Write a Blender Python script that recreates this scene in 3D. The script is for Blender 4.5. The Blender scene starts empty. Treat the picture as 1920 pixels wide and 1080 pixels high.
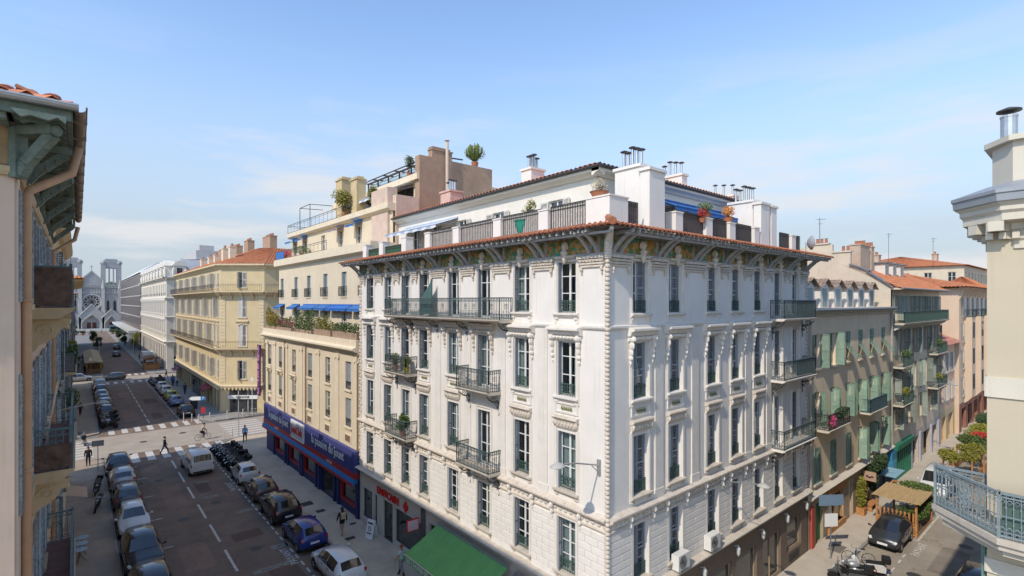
import bpy, math, random
from mathutils import Vector
SC = bpy.context.scene
COL = SC.collection
RND = random.Random(11)
rad = math.radians

# ---------------------------------------------------------------- camera
cam_d = bpy.data.cameras.new('camera')
cam = bpy.data.objects.new('camera', cam_d)
COL.objects.link(cam)
cam.location = (0, 0, 15)
cam.rotation_euler = (rad(90), 0, rad(-40.271))
cam_d.sensor_width = 36
cam_d.lens = 36 * 962 / 1920
cam_d.shift_y = 26 / 1920
cam_d.clip_start = 0.1
cam_d.clip_end = 6000
SC.camera = cam

# ---------------------------------------------------------------- sky and sun
SUN = Vector((1.0, 0.225, -1.0)).normalized()       # the way the light travels
SUN_ELEV = math.asin(-SUN.z)
wld = bpy.data.worlds.new('World')
SC.world = wld
wld.use_nodes = True
_n = wld.node_tree.nodes
_l = wld.node_tree.links
_n.clear()
_out = _n.new('ShaderNodeOutputWorld')
_bg = _n.new('ShaderNodeBackground')
_sky = _n.new('ShaderNodeTexSky')
_sky.sky_type = 'NISHITA'
_sky.sun_disc = False
_sky.sun_elevation = SUN_ELEV
_sky.sun_rotation = math.atan2(-SUN.x, -SUN.y)
_sky.air_density = 1.0
_sky.dust_density = 0.1
_sky.ozone_density = 2.2
_bg.inputs['Strength'].default_value = 0.15
# thin clouds: noise on the view direction, flattened towards the horizon
_tc = _n.new('ShaderNodeTexCoord')
_sep = _n.new('ShaderNodeSeparateXYZ')
_l.new(_tc.outputs['Generated'], _sep.inputs[0])
_map = _n.new('ShaderNodeMapping')
_map.inputs['Scale'].default_value = (1.0, 1.0, 5.5)
_l.new(_tc.outputs['Generated'], _map.inputs[0])
_noi = _n.new('ShaderNodeTexNoise')
_noi.inputs['Scale'].default_value = 2.6
_noi.inputs['Detail'].default_value = 7
_noi.inputs['Roughness'].default_value = 0.55
_l.new(_map.outputs[0], _noi.inputs['Vector'])
_cr = _n.new('ShaderNodeValToRGB')
_cr.color_ramp.elements[0].position = 0.47
_cr.color_ramp.elements[1].position = 0.6
_l.new(_noi.outputs['Fac'], _cr.inputs[0])
_hz = _n.new('ShaderNodeValToRGB')               # clouds only low over the horizon
_e = _hz.color_ramp.elements
_e[0].position = 0.0
_e[0].color = (1, 1, 1, 1)
_e[1].position = 0.42
_e[1].color = (0, 0, 0, 1)
_m = _e.new(0.2)
_m.color = (.75, .75, .75, 1)
_l.new(_sep.outputs['Z'], _hz.inputs[0])
_mul = _n.new('ShaderNodeMath')
_mul.operation = 'MULTIPLY'
_l.new(_cr.outputs[0], _mul.inputs[0])
_l.new(_hz.outputs[0], _mul.inputs[1])
_mul2 = _n.new('ShaderNodeMath')
_mul2.operation = 'MULTIPLY'
_mul2.inputs[1].default_value = 0.95
_l.new(_mul.outputs[0], _mul2.inputs[0])
_mix = _n.new('ShaderNodeMix')
_mix.data_type = 'RGBA'
_l.new(_mul2.outputs[0], _mix.inputs[0])
_mix.inputs[7].default_value = (2.95, 2.95, 3.0, 1)
# pale haze towards the horizon, the same all round
_hr = _n.new('ShaderNodeValToRGB')
_h = _hr.color_ramp.elements
_h[0].position = 0.0
_h[0].color = (1, 1, 1, 1)
_h[1].position = 0.62
_h[1].color = (0, 0, 0, 1)
for _p, _c in ((.12, .88), (.22, .60), (.34, .20), (.46, .0)):
    _q = _h.new(_p)
    _q.color = (_c, _c, _c, 1)
_l.new(_sep.outputs['Z'], _hr.inputs[0])
_mixh = _n.new('ShaderNodeMix')
_mixh.data_type = 'RGBA'
# towards the sun the sky keeps its own brightness (aureole)
_dot = _n.new('ShaderNodeVectorMath')
_dot.operation = 'DOT_PRODUCT'
_l.new(_tc.outputs['Generated'], _dot.inputs[0])
_dot.inputs[1].default_value = tuple(-SUN)
_au = _n.new('ShaderNodeMapRange')
_au.inputs[1].default_value = 0.0
_au.inputs[2].default_value = 0.6
_au.inputs[3].default_value = 1.0
_au.inputs[4].default_value = 0.0
_l.new(_dot.outputs['Value'], _au.inputs[0])
_hm = _n.new('ShaderNodeMath')
_hm.operation = 'MULTIPLY'
_l.new(_hr.outputs[0], _hm.inputs[0])
_l.new(_au.outputs[0], _hm.inputs[1])
_l.new(_hm.outputs[0], _mixh.inputs[0])
_l.new(_sky.outputs[0], _mixh.inputs[6])
_mixh.inputs[7].default_value = (1.85, 2.1, 2.36, 1)
_l.new(_mixh.outputs[2], _mix.inputs[6])
_l.new(_mix.outputs[2], _bg.inputs['Color'])
_l.new(_bg.outputs[0], _out.inputs['Surface'])

sun_d = bpy.data.lights.new('sun', 'SUN')
sun_d.energy = 2.0
sun_d.angle = rad(0.55)
sun_d.color = (1.0, 0.905, 0.765)
sun = bpy.data.objects.new('sun', sun_d)
COL.objects.link(sun)
sun.rotation_euler = SUN.to_track_quat('-Z', 'Y').to_euler()
sun.location = (-40, -8, 60)

SC.view_settings.view_transform = 'Standard'
SC.view_settings.look = 'None'
SC.view_settings.gamma = 1
SC.view_settings.use_curve_mapping = False
SC.view_settings.exposure = 0.9
SC.render.engine = 'CYCLES'
SC.cycles.max_bounces = 8
SC.cycles.diffuse_bounces = 6
SC.cycles.glossy_bounces = 3
SC.cycles.transparent_max_bounces = 8

# ---------------------------------------------------------------- materials
MATS = {}
def mat(name, col, rough=0.8, metal=0.0, var=0.10, scale=1.2, bump=0.0, bscale=20, streak=0.0, spec=0.3, coat=0.0, emit=None, objvar=0.0):
    """procedural surface: base colour broken up by noise in world space, optional rain streaks, bump"""
    if name in MATS:
        return MATS[name]
    m = bpy.data.materials.new(name)
    m.use_nodes = True
    nt = m.node_tree
    n, l = nt.nodes, nt.links
    b = n['Principled BSDF']
    b.inputs['Roughness'].default_value = rough
    b.inputs['Metallic'].default_value = metal
    b.inputs['Specular IOR Level'].default_value = spec
    if coat:
        b.inputs['Coat Weight'].default_value = coat
        b.inputs['Coat Roughness'].default_value = 0.05
    c = (*col, 1)
    geo = n.new('ShaderNodeNewGeometry')
    src = None
    if var > 0:
        t = n.new('ShaderNodeTexNoise')
        t.inputs['Scale'].default_value = scale
        t.inputs['Detail'].default_value = 6
        t.inputs['Roughness'].default_value = 0.65
        l.new(geo.outputs['Position'], t.inputs['Vector'])
        r = n.new('ShaderNodeValToRGB')
        r.color_ramp.elements[0].position = 0.3
        r.color_ramp.elements[1].position = 0.7
        r.color_ramp.elements[0].color = tuple(max(0, x * (1 - var)) for x in col) + (1,)
        r.color_ramp.elements[1].color = tuple(min(1, x * (1 + var)) for x in col) + (1,)
        l.new(t.outputs['Fac'], r.inputs[0])
        src = r.outputs[0]
    if streak > 0:
        mp = n.new('ShaderNodeMapping')
        mp.inputs['Scale'].default_value = (7.0, 7.0, 0.3)
        l.new(geo.outputs['Position'], mp.inputs[0])
        t2 = n.new('ShaderNodeTexNoise')
        t2.inputs['Scale'].default_value = 1.3
        t2.inputs['Detail'].default_value = 5
        l.new(mp.outputs[0], t2.inputs['Vector'])
        r2 = n.new('ShaderNodeValToRGB')
        r2.color_ramp.elements[0].position = 0.57
        r2.color_ramp.elements[1].position = 0.78
        r2.color_ramp.elements[0].color = (1, 1, 1, 1)
        r2.color_ramp.elements[1].color = (1 - streak, 1 - streak * 1.08, 1 - streak * 1.2, 1)
        l.new(t2.outputs['Fac'], r2.inputs[0])
        mx = n.new('ShaderNodeMix')
        mx.data_type = 'RGBA'
        mx.blend_type = 'MULTIPLY'
        mx.inputs[0].default_value = 1
        if src: l.new(src, mx.inputs[6])
        else: mx.inputs[6].default_value = c
        l.new(r2.outputs[0], mx.inputs[7])
        src = mx.outputs[2]
    if objvar > 0:
        oi = n.new('ShaderNodeObjectInfo')
        hs = n.new('ShaderNodeHueSaturation')
        mr = n.new('ShaderNodeMapRange')
        mr.inputs[3].default_value = 1 - objvar
        mr.inputs[4].default_value = 1 + objvar
        l.new(oi.outputs['Random'], mr.inputs[0])
        l.new(mr.outputs[0], hs.inputs['Value'])
        if src: l.new(src, hs.inputs['Color'])
        else: hs.inputs['Color'].default_value = c
        src = hs.outputs[0]
    if src: l.new(src, b.inputs['Base Color'])
    else: b.inputs['Base Color'].default_value = c
    if emit:
        b.inputs['Emission Color'].default_value = (*emit[:3], 1)
        b.inputs['Emission Strength'].default_value = emit[3]
    if bump > 0:
        t3 = n.new('ShaderNodeTexNoise')
        t3.inputs['Scale'].default_value = bscale
        t3.inputs['Detail'].default_value = 5
        l.new(geo.outputs['Position'], t3.inputs['Vector'])
        bp = n.new('ShaderNodeBump')
        bp.inputs['Strength'].default_value = bump
        bp.inputs['Distance'].default_value = 0.02
        l.new(t3.outputs['Fac'], bp.inputs['Height'])
        l.new(bp.outputs[0], b.inputs['Normal'])
    MATS[name] = m
    return m

def glass_mat(name, tint, clear):
    if name in MATS: return MATS[name]
    m = bpy.data.materials.new(name)
    m.use_nodes = True
    n, l = m.node_tree.nodes, m.node_tree.links
    n.clear()
    o = n.new('ShaderNodeOutputMaterial')
    tr = n.new('ShaderNodeBsdfTransparent')
    tr.inputs[0].default_value = (*[clear * t for t in tint], 1)
    gl = n.new('ShaderNodeBsdfGlossy')
    gl.inputs['Roughness'].default_value = 0.02
    gl.inputs[0].default_value = (.9, .95, 1, 1)
    lw = n.new('ShaderNodeLayerWeight')
    lw.inputs[0].default_value = 0.5
    pw = n.new('ShaderNodeMath'); pw.operation = 'POWER'; pw.inputs[1].default_value = 3.0
    l.new(lw.outputs['Facing'], pw.inputs[0])
    fr = n.new('ShaderNodeMath'); fr.operation = 'MULTIPLY_ADD'; fr.inputs[1].default_value = 0.7; fr.inputs[2].default_value = 0.07
    l.new(pw.outputs[0], fr.inputs[0])
    mx = n.new('ShaderNodeMixShader')
    l.new(fr.outputs[0], mx.inputs[0])
    l.new(tr.outputs[0], mx.inputs[1])
    l.new(gl.outputs[0], mx.inputs[2])
    l.new(mx.outputs[0], o.inputs[0])
    MATS[name] = m
    return m

def asphalt(name, col):
    """road surface: aggregate speckle, broad worn bands, patches and fine cracks"""
    m = mat(name, col, .9, var=.20, scale=.45, bump=.35, bscale=70)
    n, l = m.node_tree.nodes, m.node_tree.links
    b = n['Principled BSDF']
    geo = [x for x in n if x.type == 'NEW_GEOMETRY'][0]
    src = b.inputs['Base Color'].links[0].from_socket
    def mul(src, fac_socket, dark, p0, p1):
        r = n.new('ShaderNodeValToRGB'); r.color_ramp.elements[0].position = p0; r.color_ramp.elements[1].position = p1
        r.color_ramp.elements[0].color = (dark, dark, dark, 1); r.color_ramp.elements[1].color = (1, 1, 1, 1)
        l.new(fac_socket, r.inputs[0])
        x = n.new('ShaderNodeMix'); x.data_type = 'RGBA'; x.blend_type = 'MULTIPLY'; x.inputs[0].default_value = 1
        l.new(src, x.inputs[6]); l.new(r.outputs[0], x.inputs[7])
        return x.outputs[2]
    t = n.new('ShaderNodeTexNoise'); t.inputs['Scale'].default_value = 22; t.inputs['Detail'].default_value = 4
    l.new(geo.outputs['Position'], t.inputs['Vector']); src = mul(src, t.outputs['Fac'], .72, .35, .6)
    v = n.new('ShaderNodeTexVoronoi'); v.feature = 'DISTANCE_TO_EDGE'; v.inputs['Scale'].default_value = .32
    w = n.new('ShaderNodeTexNoise'); w.inputs['Scale'].default_value = 1.1; w.inputs['Detail'].default_value = 5
    l.new(geo.outputs['Position'], w.inputs['Vector'])
    a = n.new('ShaderNodeVectorMath'); a.operation = 'MULTIPLY_ADD'; a.inputs[1].default_value = (1.2, 1.2, 1.2)
    l.new(w.outputs['Color'], a.inputs[0]); l.new(geo.outputs['Position'], a.inputs[2]); l.new(a.outputs[0], v.inputs['Vector'])
    src = mul(src, v.outputs['Distance'], .62, .0, .006)
    k = n.new('ShaderNodeTexVoronoi'); k.inputs['Scale'].default_value = .17; l.new(geo.outputs['Position'], k.inputs['Vector'])
    src = mul(src, k.outputs['Color'], .80, .1, .35)
    l.new(src, b.inputs['Base Color'])
    return m

M_GLASS = glass_mat('window_glass', (.85, .93, .95), .8)
M_CARGLASS = mat('car_glass', (.012, .014, .016), .04, spec=.9, var=0, coat=.6)
M_DARKGLASS = mat('dark_glass', (.035, .042, .05), .05, spec=.8, var=.3, scale=.7, objvar=.5)
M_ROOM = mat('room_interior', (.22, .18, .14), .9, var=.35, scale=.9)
M_CURTAIN = mat('curtain', (.76, .73, .67), .9, var=.08, scale=4)
M_WHITE = mat('white_plaster', (.71, .665, .61), .85, var=.05, scale=.9, streak=.13, bump=.12, bscale=26)
M_WHITE2 = mat('white_stone_trim', (.68, .63, .565), .8, var=.07, scale=2.2, streak=.16, bump=.2, bscale=18)
M_ORN = mat('weathered_ornament', (.56, .49, .41), .85, var=.18, scale=5, streak=.2, bump=.35, bscale=14)
M_SILL = mat('sill_stone', (.50, .44, .36), .85, var=.16, scale=3, bump=.2)
M_IRON = mat('blue_green_iron', (.075, .105, .105), .5, var=.25, scale=8, metal=.2)
M_IRONDK = mat('dark_iron', (.05, .048, .046), .5, var=.25, scale=8)
M_IRONGR = mat('green_iron', (.055, .10, .085), .45, var=.2, scale=6)
M_TIMBER = mat('grey_painted_timber', (.36, .35, .335), .7, var=.22, scale=6, bump=.2)
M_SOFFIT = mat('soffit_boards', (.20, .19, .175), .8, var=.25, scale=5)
M_TILE = mat('terracotta_tile', (.43, .165, .085), .8, var=.28, scale=3.5, bump=.25, bscale=30, objvar=.22)
M_TILEFAR = mat('terracotta_roof', (.45, .175, .085), .85, var=.25, scale=1.6, bump=.3, bscale=9)
M_SHUTGREY = mat('grey_blue_shutter', (.235, .26, .295), .6, var=.1, scale=4)
M_SHUTGREEN = mat('green_shutter', (.20, .30, .225), .6, var=.12, scale=4, objvar=.15)
M_SHUTPALE = mat('pale_shutter', (.55, .53, .49), .7, var=.1, scale=3)
M_FRAME = mat('window_frame_white', (.66, .655, .63), .55, var=.05)
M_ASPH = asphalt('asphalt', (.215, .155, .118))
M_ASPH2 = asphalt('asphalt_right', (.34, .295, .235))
M_PALEROAD = mat('pale_road', (.36, .305, .25), .9, var=.12, scale=.5, bump=.2, bscale=50)
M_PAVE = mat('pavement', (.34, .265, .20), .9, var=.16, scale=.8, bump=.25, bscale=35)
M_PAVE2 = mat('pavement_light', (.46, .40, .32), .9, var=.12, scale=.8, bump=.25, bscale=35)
M_KERB = mat('kerb_stone', (.27, .255, .235), .85, var=.12, scale=2.5)
M_PAINT = mat('road_paint', (.52, .49, .45), .75, var=.42, scale=6)
M_PAINTW = mat('worn_road_paint', (.20, .185, .16), .8, var=.4, scale=3)
M_STEEL = mat('galvanised_steel', (.48, .49, .50), .38, metal=.8, var=.12, scale=6)
M_BLACK = mat('black_rubber', (.018, .018, .018), .7, var=.2, scale=9)
M_LEAF = mat('leaf_green', (.075, .115, .028), .6, var=.5, scale=4, objvar=.25)
M_LEAFY = mat('leaf_yellow_green', (.20, .19, .03), .6, var=.5, scale=4, objvar=.2)
M_LEAFD = mat('leaf_dark', (.04, .07, .025), .6, var=.45, scale=4)
M_FLOWP = mat('flower_pink', (.55, .07, .18), .6, var=.4, scale=9)
M_FLOWO = mat('flower_orange', (.65, .25, .03), .6, var=.4, scale=9)
M_FLOWR = mat('flower_red', (.5, .03, .03), .6, var=.35, scale=9)
M_POT = mat('terracotta_pot', (.38, .15, .08), .85, var=.15, scale=6)
M_WOOD = mat('larch_wood', (.42, .20, .075), .7, var=.3, scale=5, bump=.2)

# ---------------------------------------------------------------- mesh builder
class MB:
    def __init__(s):
        s.v = []; s.f = []; s.mi = []
    def face(s, pts, mi=0):
        b = len(s.v)
        s.v += [tuple(p) for p in pts]
        s.f.append(tuple(range(b, b + len(pts)))); s.mi.append(mi)
    def idx(s, verts, faces, mi=0):
        b = len(s.v)
        s.v += [tuple(p) for p in verts]
        for f in faces:
            s.f.append(tuple(b + i for i in f)); s.mi.append(mi)
        return s
    def box(s, x0, y0, z0, x1, y1, z1, mi=0):
        if x1 < x0: x0, x1 = x1, x0
        if y1 < y0: y0, y1 = y1, y0
        if z1 < z0: z0, z1 = z1, z0
        return s.idx([(x0,y0,z0),(x1,y0,z0),(x1,y1,z0),(x0,y1,z0),(x0,y0,z1),(x1,y0,z1),(x1,y1,z1),(x0,y1,z1)],
              [(0,3,2,1),(4,5,6,7),(0,1,5,4),(1,2,6,5),(2,3,7,6),(3,0,4,7)], mi)
    def cbox(s, x0, y0, z0, x1, y1, z1, c=.01, mi=0):
        """box with its four vertical-front edges chamfered on the -y side (proud stones)"""
        return s.idx([(x0,y1,z0),(x1,y1,z0),(x1,y1,z1),(x0,y1,z1),(x0,y0+c,z0),(x1,y0+c,z0),(x1,y0+c,z1),(x0,y0+c,z1),
               (x0+c,y0,z0+c),(x1-c,y0,z0+c),(x1-c,y0,z1-c),(x0+c,y0,z1-c)],
              [(0,4,5,1),(1,5,6,2),(2,6,7,3),(3,7,4,0),(4,8,9,5),(5,9,10,6),(6,10,11,7),(7,11,8,4),(8,11,10,9)], mi)
    def bar(s, p, q, w, d=None, mi=0, up=(0,0,1)):
        """square bar from p to q"""
        d = d or w
        p = Vector(p); q = Vector(q)
        a = (q - p).normalized()
        u = Vector(up)
        if abs(a.dot(u)) > .98: u = Vector((1, 0, 0))
        x = a.cross(u).normalized() * w / 2
        y = x.cross(a).normalized() * d / 2
        vs = [p-x-y, p+x-y, p+x+y, p-x+y, q-x-y, q+x-y, q+x+y, q-x+y]
        return s.idx(vs, [(0,3,2,1),(4,5,6,7),(0,1,5,4),(1,2,6,5),(2,3,7,6),(3,0,4,7)], mi)
    def tube(s, pts, r, n=6, mi=0, cap=True):
        P = [Vector(p) for p in pts]
        rs = r if isinstance(r, (list, tuple)) else [r] * len(P)
        vs = []; fs = []
        prev = None
        for i, p in enumerate(P):
            t = (P[min(i+1, len(P)-1)] - P[max(i-1, 0)]).normalized()
            u = prev if prev is not None else (Vector((0,0,1)) if abs(t.z) < .9 else Vector((1,0,0)))
            x = (u - t * u.dot(t))
            if x.length < 1e-4: x = t.orthogonal()
            x.normalize(); prev = x
            y = t.cross(x)
            for k in range(n):
                a = 2 * math.pi * k / n
                vs.append(p + (x * math.cos(a) + y * math.sin(a)) * rs[i])
        for i in range(len(P) - 1):
            for k in range(n):
                fs.append((i*n+k, i*n+(k+1) % n, (i+1)*n+(k+1) % n, (i+1)*n+k))
        if cap:
            fs.append(tuple(range(n))[::-1]); fs.append(tuple(range((len(P)-1)*n, len(P)*n)))
        return s.idx(vs, fs, mi)
    def lathe(s, prof, c=(0,0,0), n=10, mi=0, sx=1, sy=1):
        vs = []; fs = []
        for r, z in prof:
            for k in range(n):
                a = 2 * math.pi * k / n
                vs.append((c[0] + r*math.cos(a)*sx, c[1] + r*math.sin(a)*sy, c[2] + z))
        for i in range(len(prof) - 1):
            for k in range(n):
                fs.append((i*n+k, i*n+(k+1) % n, (i+1)*n+(k+1) % n, (i+1)*n+k))
        fs.append(tuple(range(n))[::-1]); fs.append(tuple(range((len(prof)-1)*n, len(prof)*n)))
        return s.idx(vs, fs, mi)
    def ell(s, c, rx, ry, rz, nu=8, nv=5, mi=0):
        prof = [(math.sin(math.pi*i/nv), -math.cos(math.pi*i/nv)) for i in range(nv+1)]
        prof[0] = (.02, -1); prof[-1] = (.02, 1)
        vs = []; fs = []
        for r, z in prof:
            for k in range(nu):
                a = 2*math.pi*k/nu
                vs.append((c[0]+rx*r*math.cos(a), c[1]+ry*r*math.sin(a), c[2]+rz*z))
        for i in range(nv):
            for k in range(nu):
                fs.append((i*nu+k, i*nu+(k+1) % nu, (i+1)*nu+(k+1) % nu, (i+1)*nu+k))
        return s.idx(vs, fs, mi)
    def extr(s, poly, x0, x1, mi=0):
        """profile polygon in (y,z), swept along x from x0 to x1"""
        n = len(poly)
        vs = [(x0, y, z) for y, z in poly] + [(x1, y, z) for y, z in poly]
        fs = [(i, (i+1) % n, n+(i+1) % n, n+i) for i in range(n)]
        fs += [tuple(range(n))[::-1], tuple(range(n, 2*n))]
        return s.idx(vs, fs, mi)
    def extz(s, poly, z0, z1, mi=0):
        n = len(poly)
        vs = [(x, y, z0) for x, y in poly] + [(x, y, z1) for x, y in poly]
        fs = [(i, (i+1) % n, n+(i+1) % n, n+i) for i in range(n)]
        fs += [tuple(range(n))[::-1], tuple(range(n, 2*n))]
        return s.idx(vs, fs, mi)
    def extyx(s, poly, y0, y1, mi=0):
        """polygon in (x,z), swept along y"""
        n = len(poly)
        vs = [(x, y0, z) for x, z in poly] + [(x, y1, z) for x, z in poly]
        fs = [(i, (i+1) % n, n+(i+1) % n, n+i) for i in range(n)]
        fs += [tuple(range(n))[::-1], tuple(range(n, 2*n))]
        return s.idx(vs, fs, mi)
    def leaves(s, c, r, n, size, rnd, mi=0, shell=.35):
        """n small leaf faces in the ellipsoid c, r=(rx,ry,rz)"""
        for _ in range(n):
            while True:
                d = Vector((rnd.uniform(-1,1), rnd.uniform(-1,1), rnd.uniform(-1,1)))
                if shell < d.length <= 1: break
            p = Vector((c[0]+d.x*r[0], c[1]+d.y*r[1], c[2]+d.z*r[2]))
            a = Vector((rnd.gauss(0,1), rnd.gauss(0,1), rnd.gauss(0,1))).normalized()
            b = a.orthogonal().normalized()
            k = size * rnd.uniform(.6, 1.4)
            s.face([p - a*k, p + b*k*.45, p + a*k, p - b*k*.45], mi)
        return s
    def mesh(s, name, mats, smooth=False):
        me = bpy.data.meshes.new(name)
        me.from_pydata(s.v, [], s.f)
        for m in (mats if isinstance(mats, (list, tuple)) else [mats]):
            me.materials.append(m)
        if any(s.mi): me.polygons.foreach_set('material_index', s.mi)
        if smooth: me.polygons.foreach_set('use_smooth', [True]*len(s.f))
        me.update()
        return me
    def build(s, name, mats, parent=None, loc=(0,0,0), rz=0, smooth=False):
        return link(name, s.mesh(name, mats, smooth), parent, loc, rz)

def link(name, me, parent=None, loc=(0,0,0), rz=0):
    o = bpy.data.objects.new(name, me)
    COL.objects.link(o)
    o.parent = parent
    o.location = loc
    if rz: o.rotation_euler = (0, 0, rz)
    return o

def tag(o, label=None, cat=None, group=None, kind=None):
    if label: o['label'] = label
    if cat: o['category'] = cat
    if group: o['group'] = group
    if kind: o['kind'] = kind
    return o

def thing(name, label, cat, loc=(0,0,0), rz=0, group=None):
    o = bpy.data.objects.new(name, None)
    COL.objects.link(o)
    o.empty_display_size = .2
    o.location = loc
    o.rotation_euler = (0, 0, rz)
    return tag(o, label, cat, group)

def copy_tree(o, parent=None):
    c = o.copy()
    COL.objects.link(c)
    c.parent = parent
    for ch in o.children:
        copy_tree(ch, c)
    return c

def struct(name, mb, m, smooth=False):
    return tag(mb.build(name, m, smooth=smooth), kind='structure')

def lettering(txt, size, m, parent, loc, rot, depth=.02, align='CENTER', name='lettering', bold=0.0, sx=1.0):
    cu = bpy.data.curves.new('txt', 'FONT')
    cu.body = txt
    cu.size = size
    cu.extrude = depth
    cu.offset = bold
    cu.align_x = align
    cu.align_y = 'CENTER'
    cu.resolution_u = 2
    tmp = bpy.data.objects.new('txt', cu)
    me = bpy.data.meshes.new_from_object(tmp)
    bpy.data.objects.remove(tmp)
    me.materials.clear()
    me.materials.append(m)
    o = bpy.data.objects.new(name, me)
    COL.objects.link(o)
    o.parent = parent
    o.location = loc
    o.rotation_euler = rot
    o.scale = (sx, 1, 1)
    return o

# ---------------------------------------------------------------- facade helper
class Fac:
    """a facade line: origin at the left end of the wall (seen from the street), u to the right, outward = -y local"""
    def __init__(s, x, y, ang, root):
        s.x, s.y, s.a, s.root = x, y, rad(ang), root
        s.c, s.s = math.cos(s.a), math.sin(s.a)
    def pt(s, u, out=0, z=0):
        lx, ly = u, -out
        return Vector((s.x + lx*s.c - ly*s.s, s.y + lx*s.s + ly*s.c, z))
    def put(s, name, me, u=0, out=0, z=0, parent=None):
        if parent is not None:
            return link(name, me, parent)
        return link(name, me, s.root, s.pt(u, out, z) - s.root.location, s.a)
    def mb(s, name, mb, mats, u=0, out=0, z=0, smooth=False):
        return s.put(name, mb.mesh(name, mats, smooth), u, out, z)
    def text(s, txt, size, m, u, out, z, **k):
        return lettering(txt, size, m, s.root, s.pt(u, out, z) - s.root.location, (rad(90), 0, s.a), **k)

def wall_mb(u0, u1, z0, z1, holes, depth=.28, room=0.0, mb=None):
    """wall sheet with rectangular openings (ua,ub,za,zb), reveals of the given depth and a room recess behind (slot 1)"""
    mb = mb or MB()
    us = sorted({u0, u1, *[h[0] for h in holes], *[h[1] for h in holes]})
    zs = sorted({z0, z1, *[h[2] for h in holes], *[h[3] for h in holes]})
    us = [u for u in us if u0 <= u <= u1]; zs = [z for z in zs if z0 <= z <= z1]
    for j in range(len(zs)-1):
        zc = (zs[j]+zs[j+1])/2
        run = None
        for i in range(len(us)-1):
            uc = (us[i]+us[i+1])/2
            inside = any(h[0] < uc < h[1] and h[2] < zc < h[3] for h in holes)
            if not inside:
                if run is None: run = us[i]
            if (inside or i == len(us)-2) and run is not None:
                e = us[i] if inside else us[i+1]
                mb.face([(run,0,zs[j]),(e,0,zs[j]),(e,0,zs[j+1]),(run,0,zs[j+1])])
                run = None
    for a, b, c, d in holes:
        D = depth
        mb.face([(a,0,c),(a,0,d),(a,D,d),(a,D,c)]); mb.face([(b,0,d),(b,0,c),(b,D,c),(b,D,d)])
        mb.face([(a,0,d),(b,0,d),(b,D,d),(a,D,d)]); mb.face([(b,0,c),(a,0,c),(a,D,c),(b,D,c)])
        if room:
            E = D + room
            mb.face([(a-.3,D,c),(a-.3,D,d+.1),(a-.3,E,d+.1),(a-.3,E,c)], 1); mb.face([(b+.3,D,d+.1),(b+.3,D,c),(b+.3,E,c),(b+.3,E,d+.1)], 1)
            mb.face([(a-.3,D,d+.1),(b+.3,D,d+.1),(b+.3,E,d+.1),(a-.3,E,d+.1)], 1); mb.face([(b+.3,D,c),(a-.3,D,c),(a-.3,E,c),(b+.3,E,c)], 1)
            mb.face([(a-.3,E,c),(b+.3,E,c),(b+.3,E,d+.1),(a-.3,E,d+.1)], 1)
    return mb

CACHE = {}
def cached(key, fn):
    if key not in CACHE: CACHE[key] = fn()
    return CACHE[key]

def frame_mesh(w, h, bars=2, d=.24, m=None):
    def f():
        b = MB()
        y0, y1 = d-.05, d
        b.box(-w/2, y0, 0, -w/2+.06, y1, h); b.box(w/2-.06, y0, 0, w/2, y1, h)
        b.box(-w/2+.06, y0, h-.06, w/2-.06, y1, h); b.box(-w/2+.06, y0, 0, w/2-.06, y1, .09)
        b.box(-.045, y0-.012, .09, .045, y1, h-.06)
        for k in range(bars):
            z = h * (k+1)/(bars+1) + .12
            for a, c in ((-w/2+.06, -.045), (.045, w/2-.06)):
                b.box(a, y0+.006, z-.018, c, y1-.006, z+.018)
        return b.mesh('window_frame', m or M_FRAME)
    return cached(('frame', w, h, bars, d, (m or M_FRAME).name), f)

def pane_mesh(w, h, side, d=.24, m=None):
    def f():
        b = MB()
        a, c = (-w/2+.06, -.045) if side == 0 else (.045, w/2-.06)
        b.box(a, d-.032, .09, c, d-.022, h-.06)
        return b.mesh('pane', m or M_GLASS)
    return cached(('pane', w, h, side, d, (m or M_GLASS).name), f)

def shutter_mesh(w, h, m, slat=.075):
    """louvred leaf hinged at x=0, lying in +x, thickness in y (front = -y)"""
    def f():
        b = MB()
        b.box(0, -.018, 0, .06, .018, h); b.box(w-.06, -.018, 0, w, .018, h)
        for z in (0, h*.48, h-.08):
            b.box(.06, -.018, z, w-.06, .018, z+.08)
        n = int(h/slat)
        for k in range(n):
            z = h*(k+.5)/n
            b.face([(.06, -.014, z-.03), (w-.06, -.014, z-.03), (w-.06, .014, z+.02), (.06, .014, z+.02)])
        return b.mesh('shutter', m)
    return cached(('shut', w, h, m.name, slat), f)

def curtain_mesh(w, h, part):
    def f():
        b = MB()
        n = 14
        a0, a1 = {0: (-w/2, w/2), 1: (-w/2, -w*.12), 2: (w*.1, w/2)}[part]
        P = [(a0+(a1-a0)*i/n, .34+.03*math.sin(i*2.1+part)) for i in range(n+1)]
        for i in range(n):
            b.face([(P[i][0], P[i][1], .05), (P[i+1][0], P[i+1][1], .05), (P[i+1][0], P[i+1][1], h), (P[i][0], P[i][1], h)])
        return b.mesh('curtain', M_CURTAIN, True)
    return cached(('curt', w, h, part), f)

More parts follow.
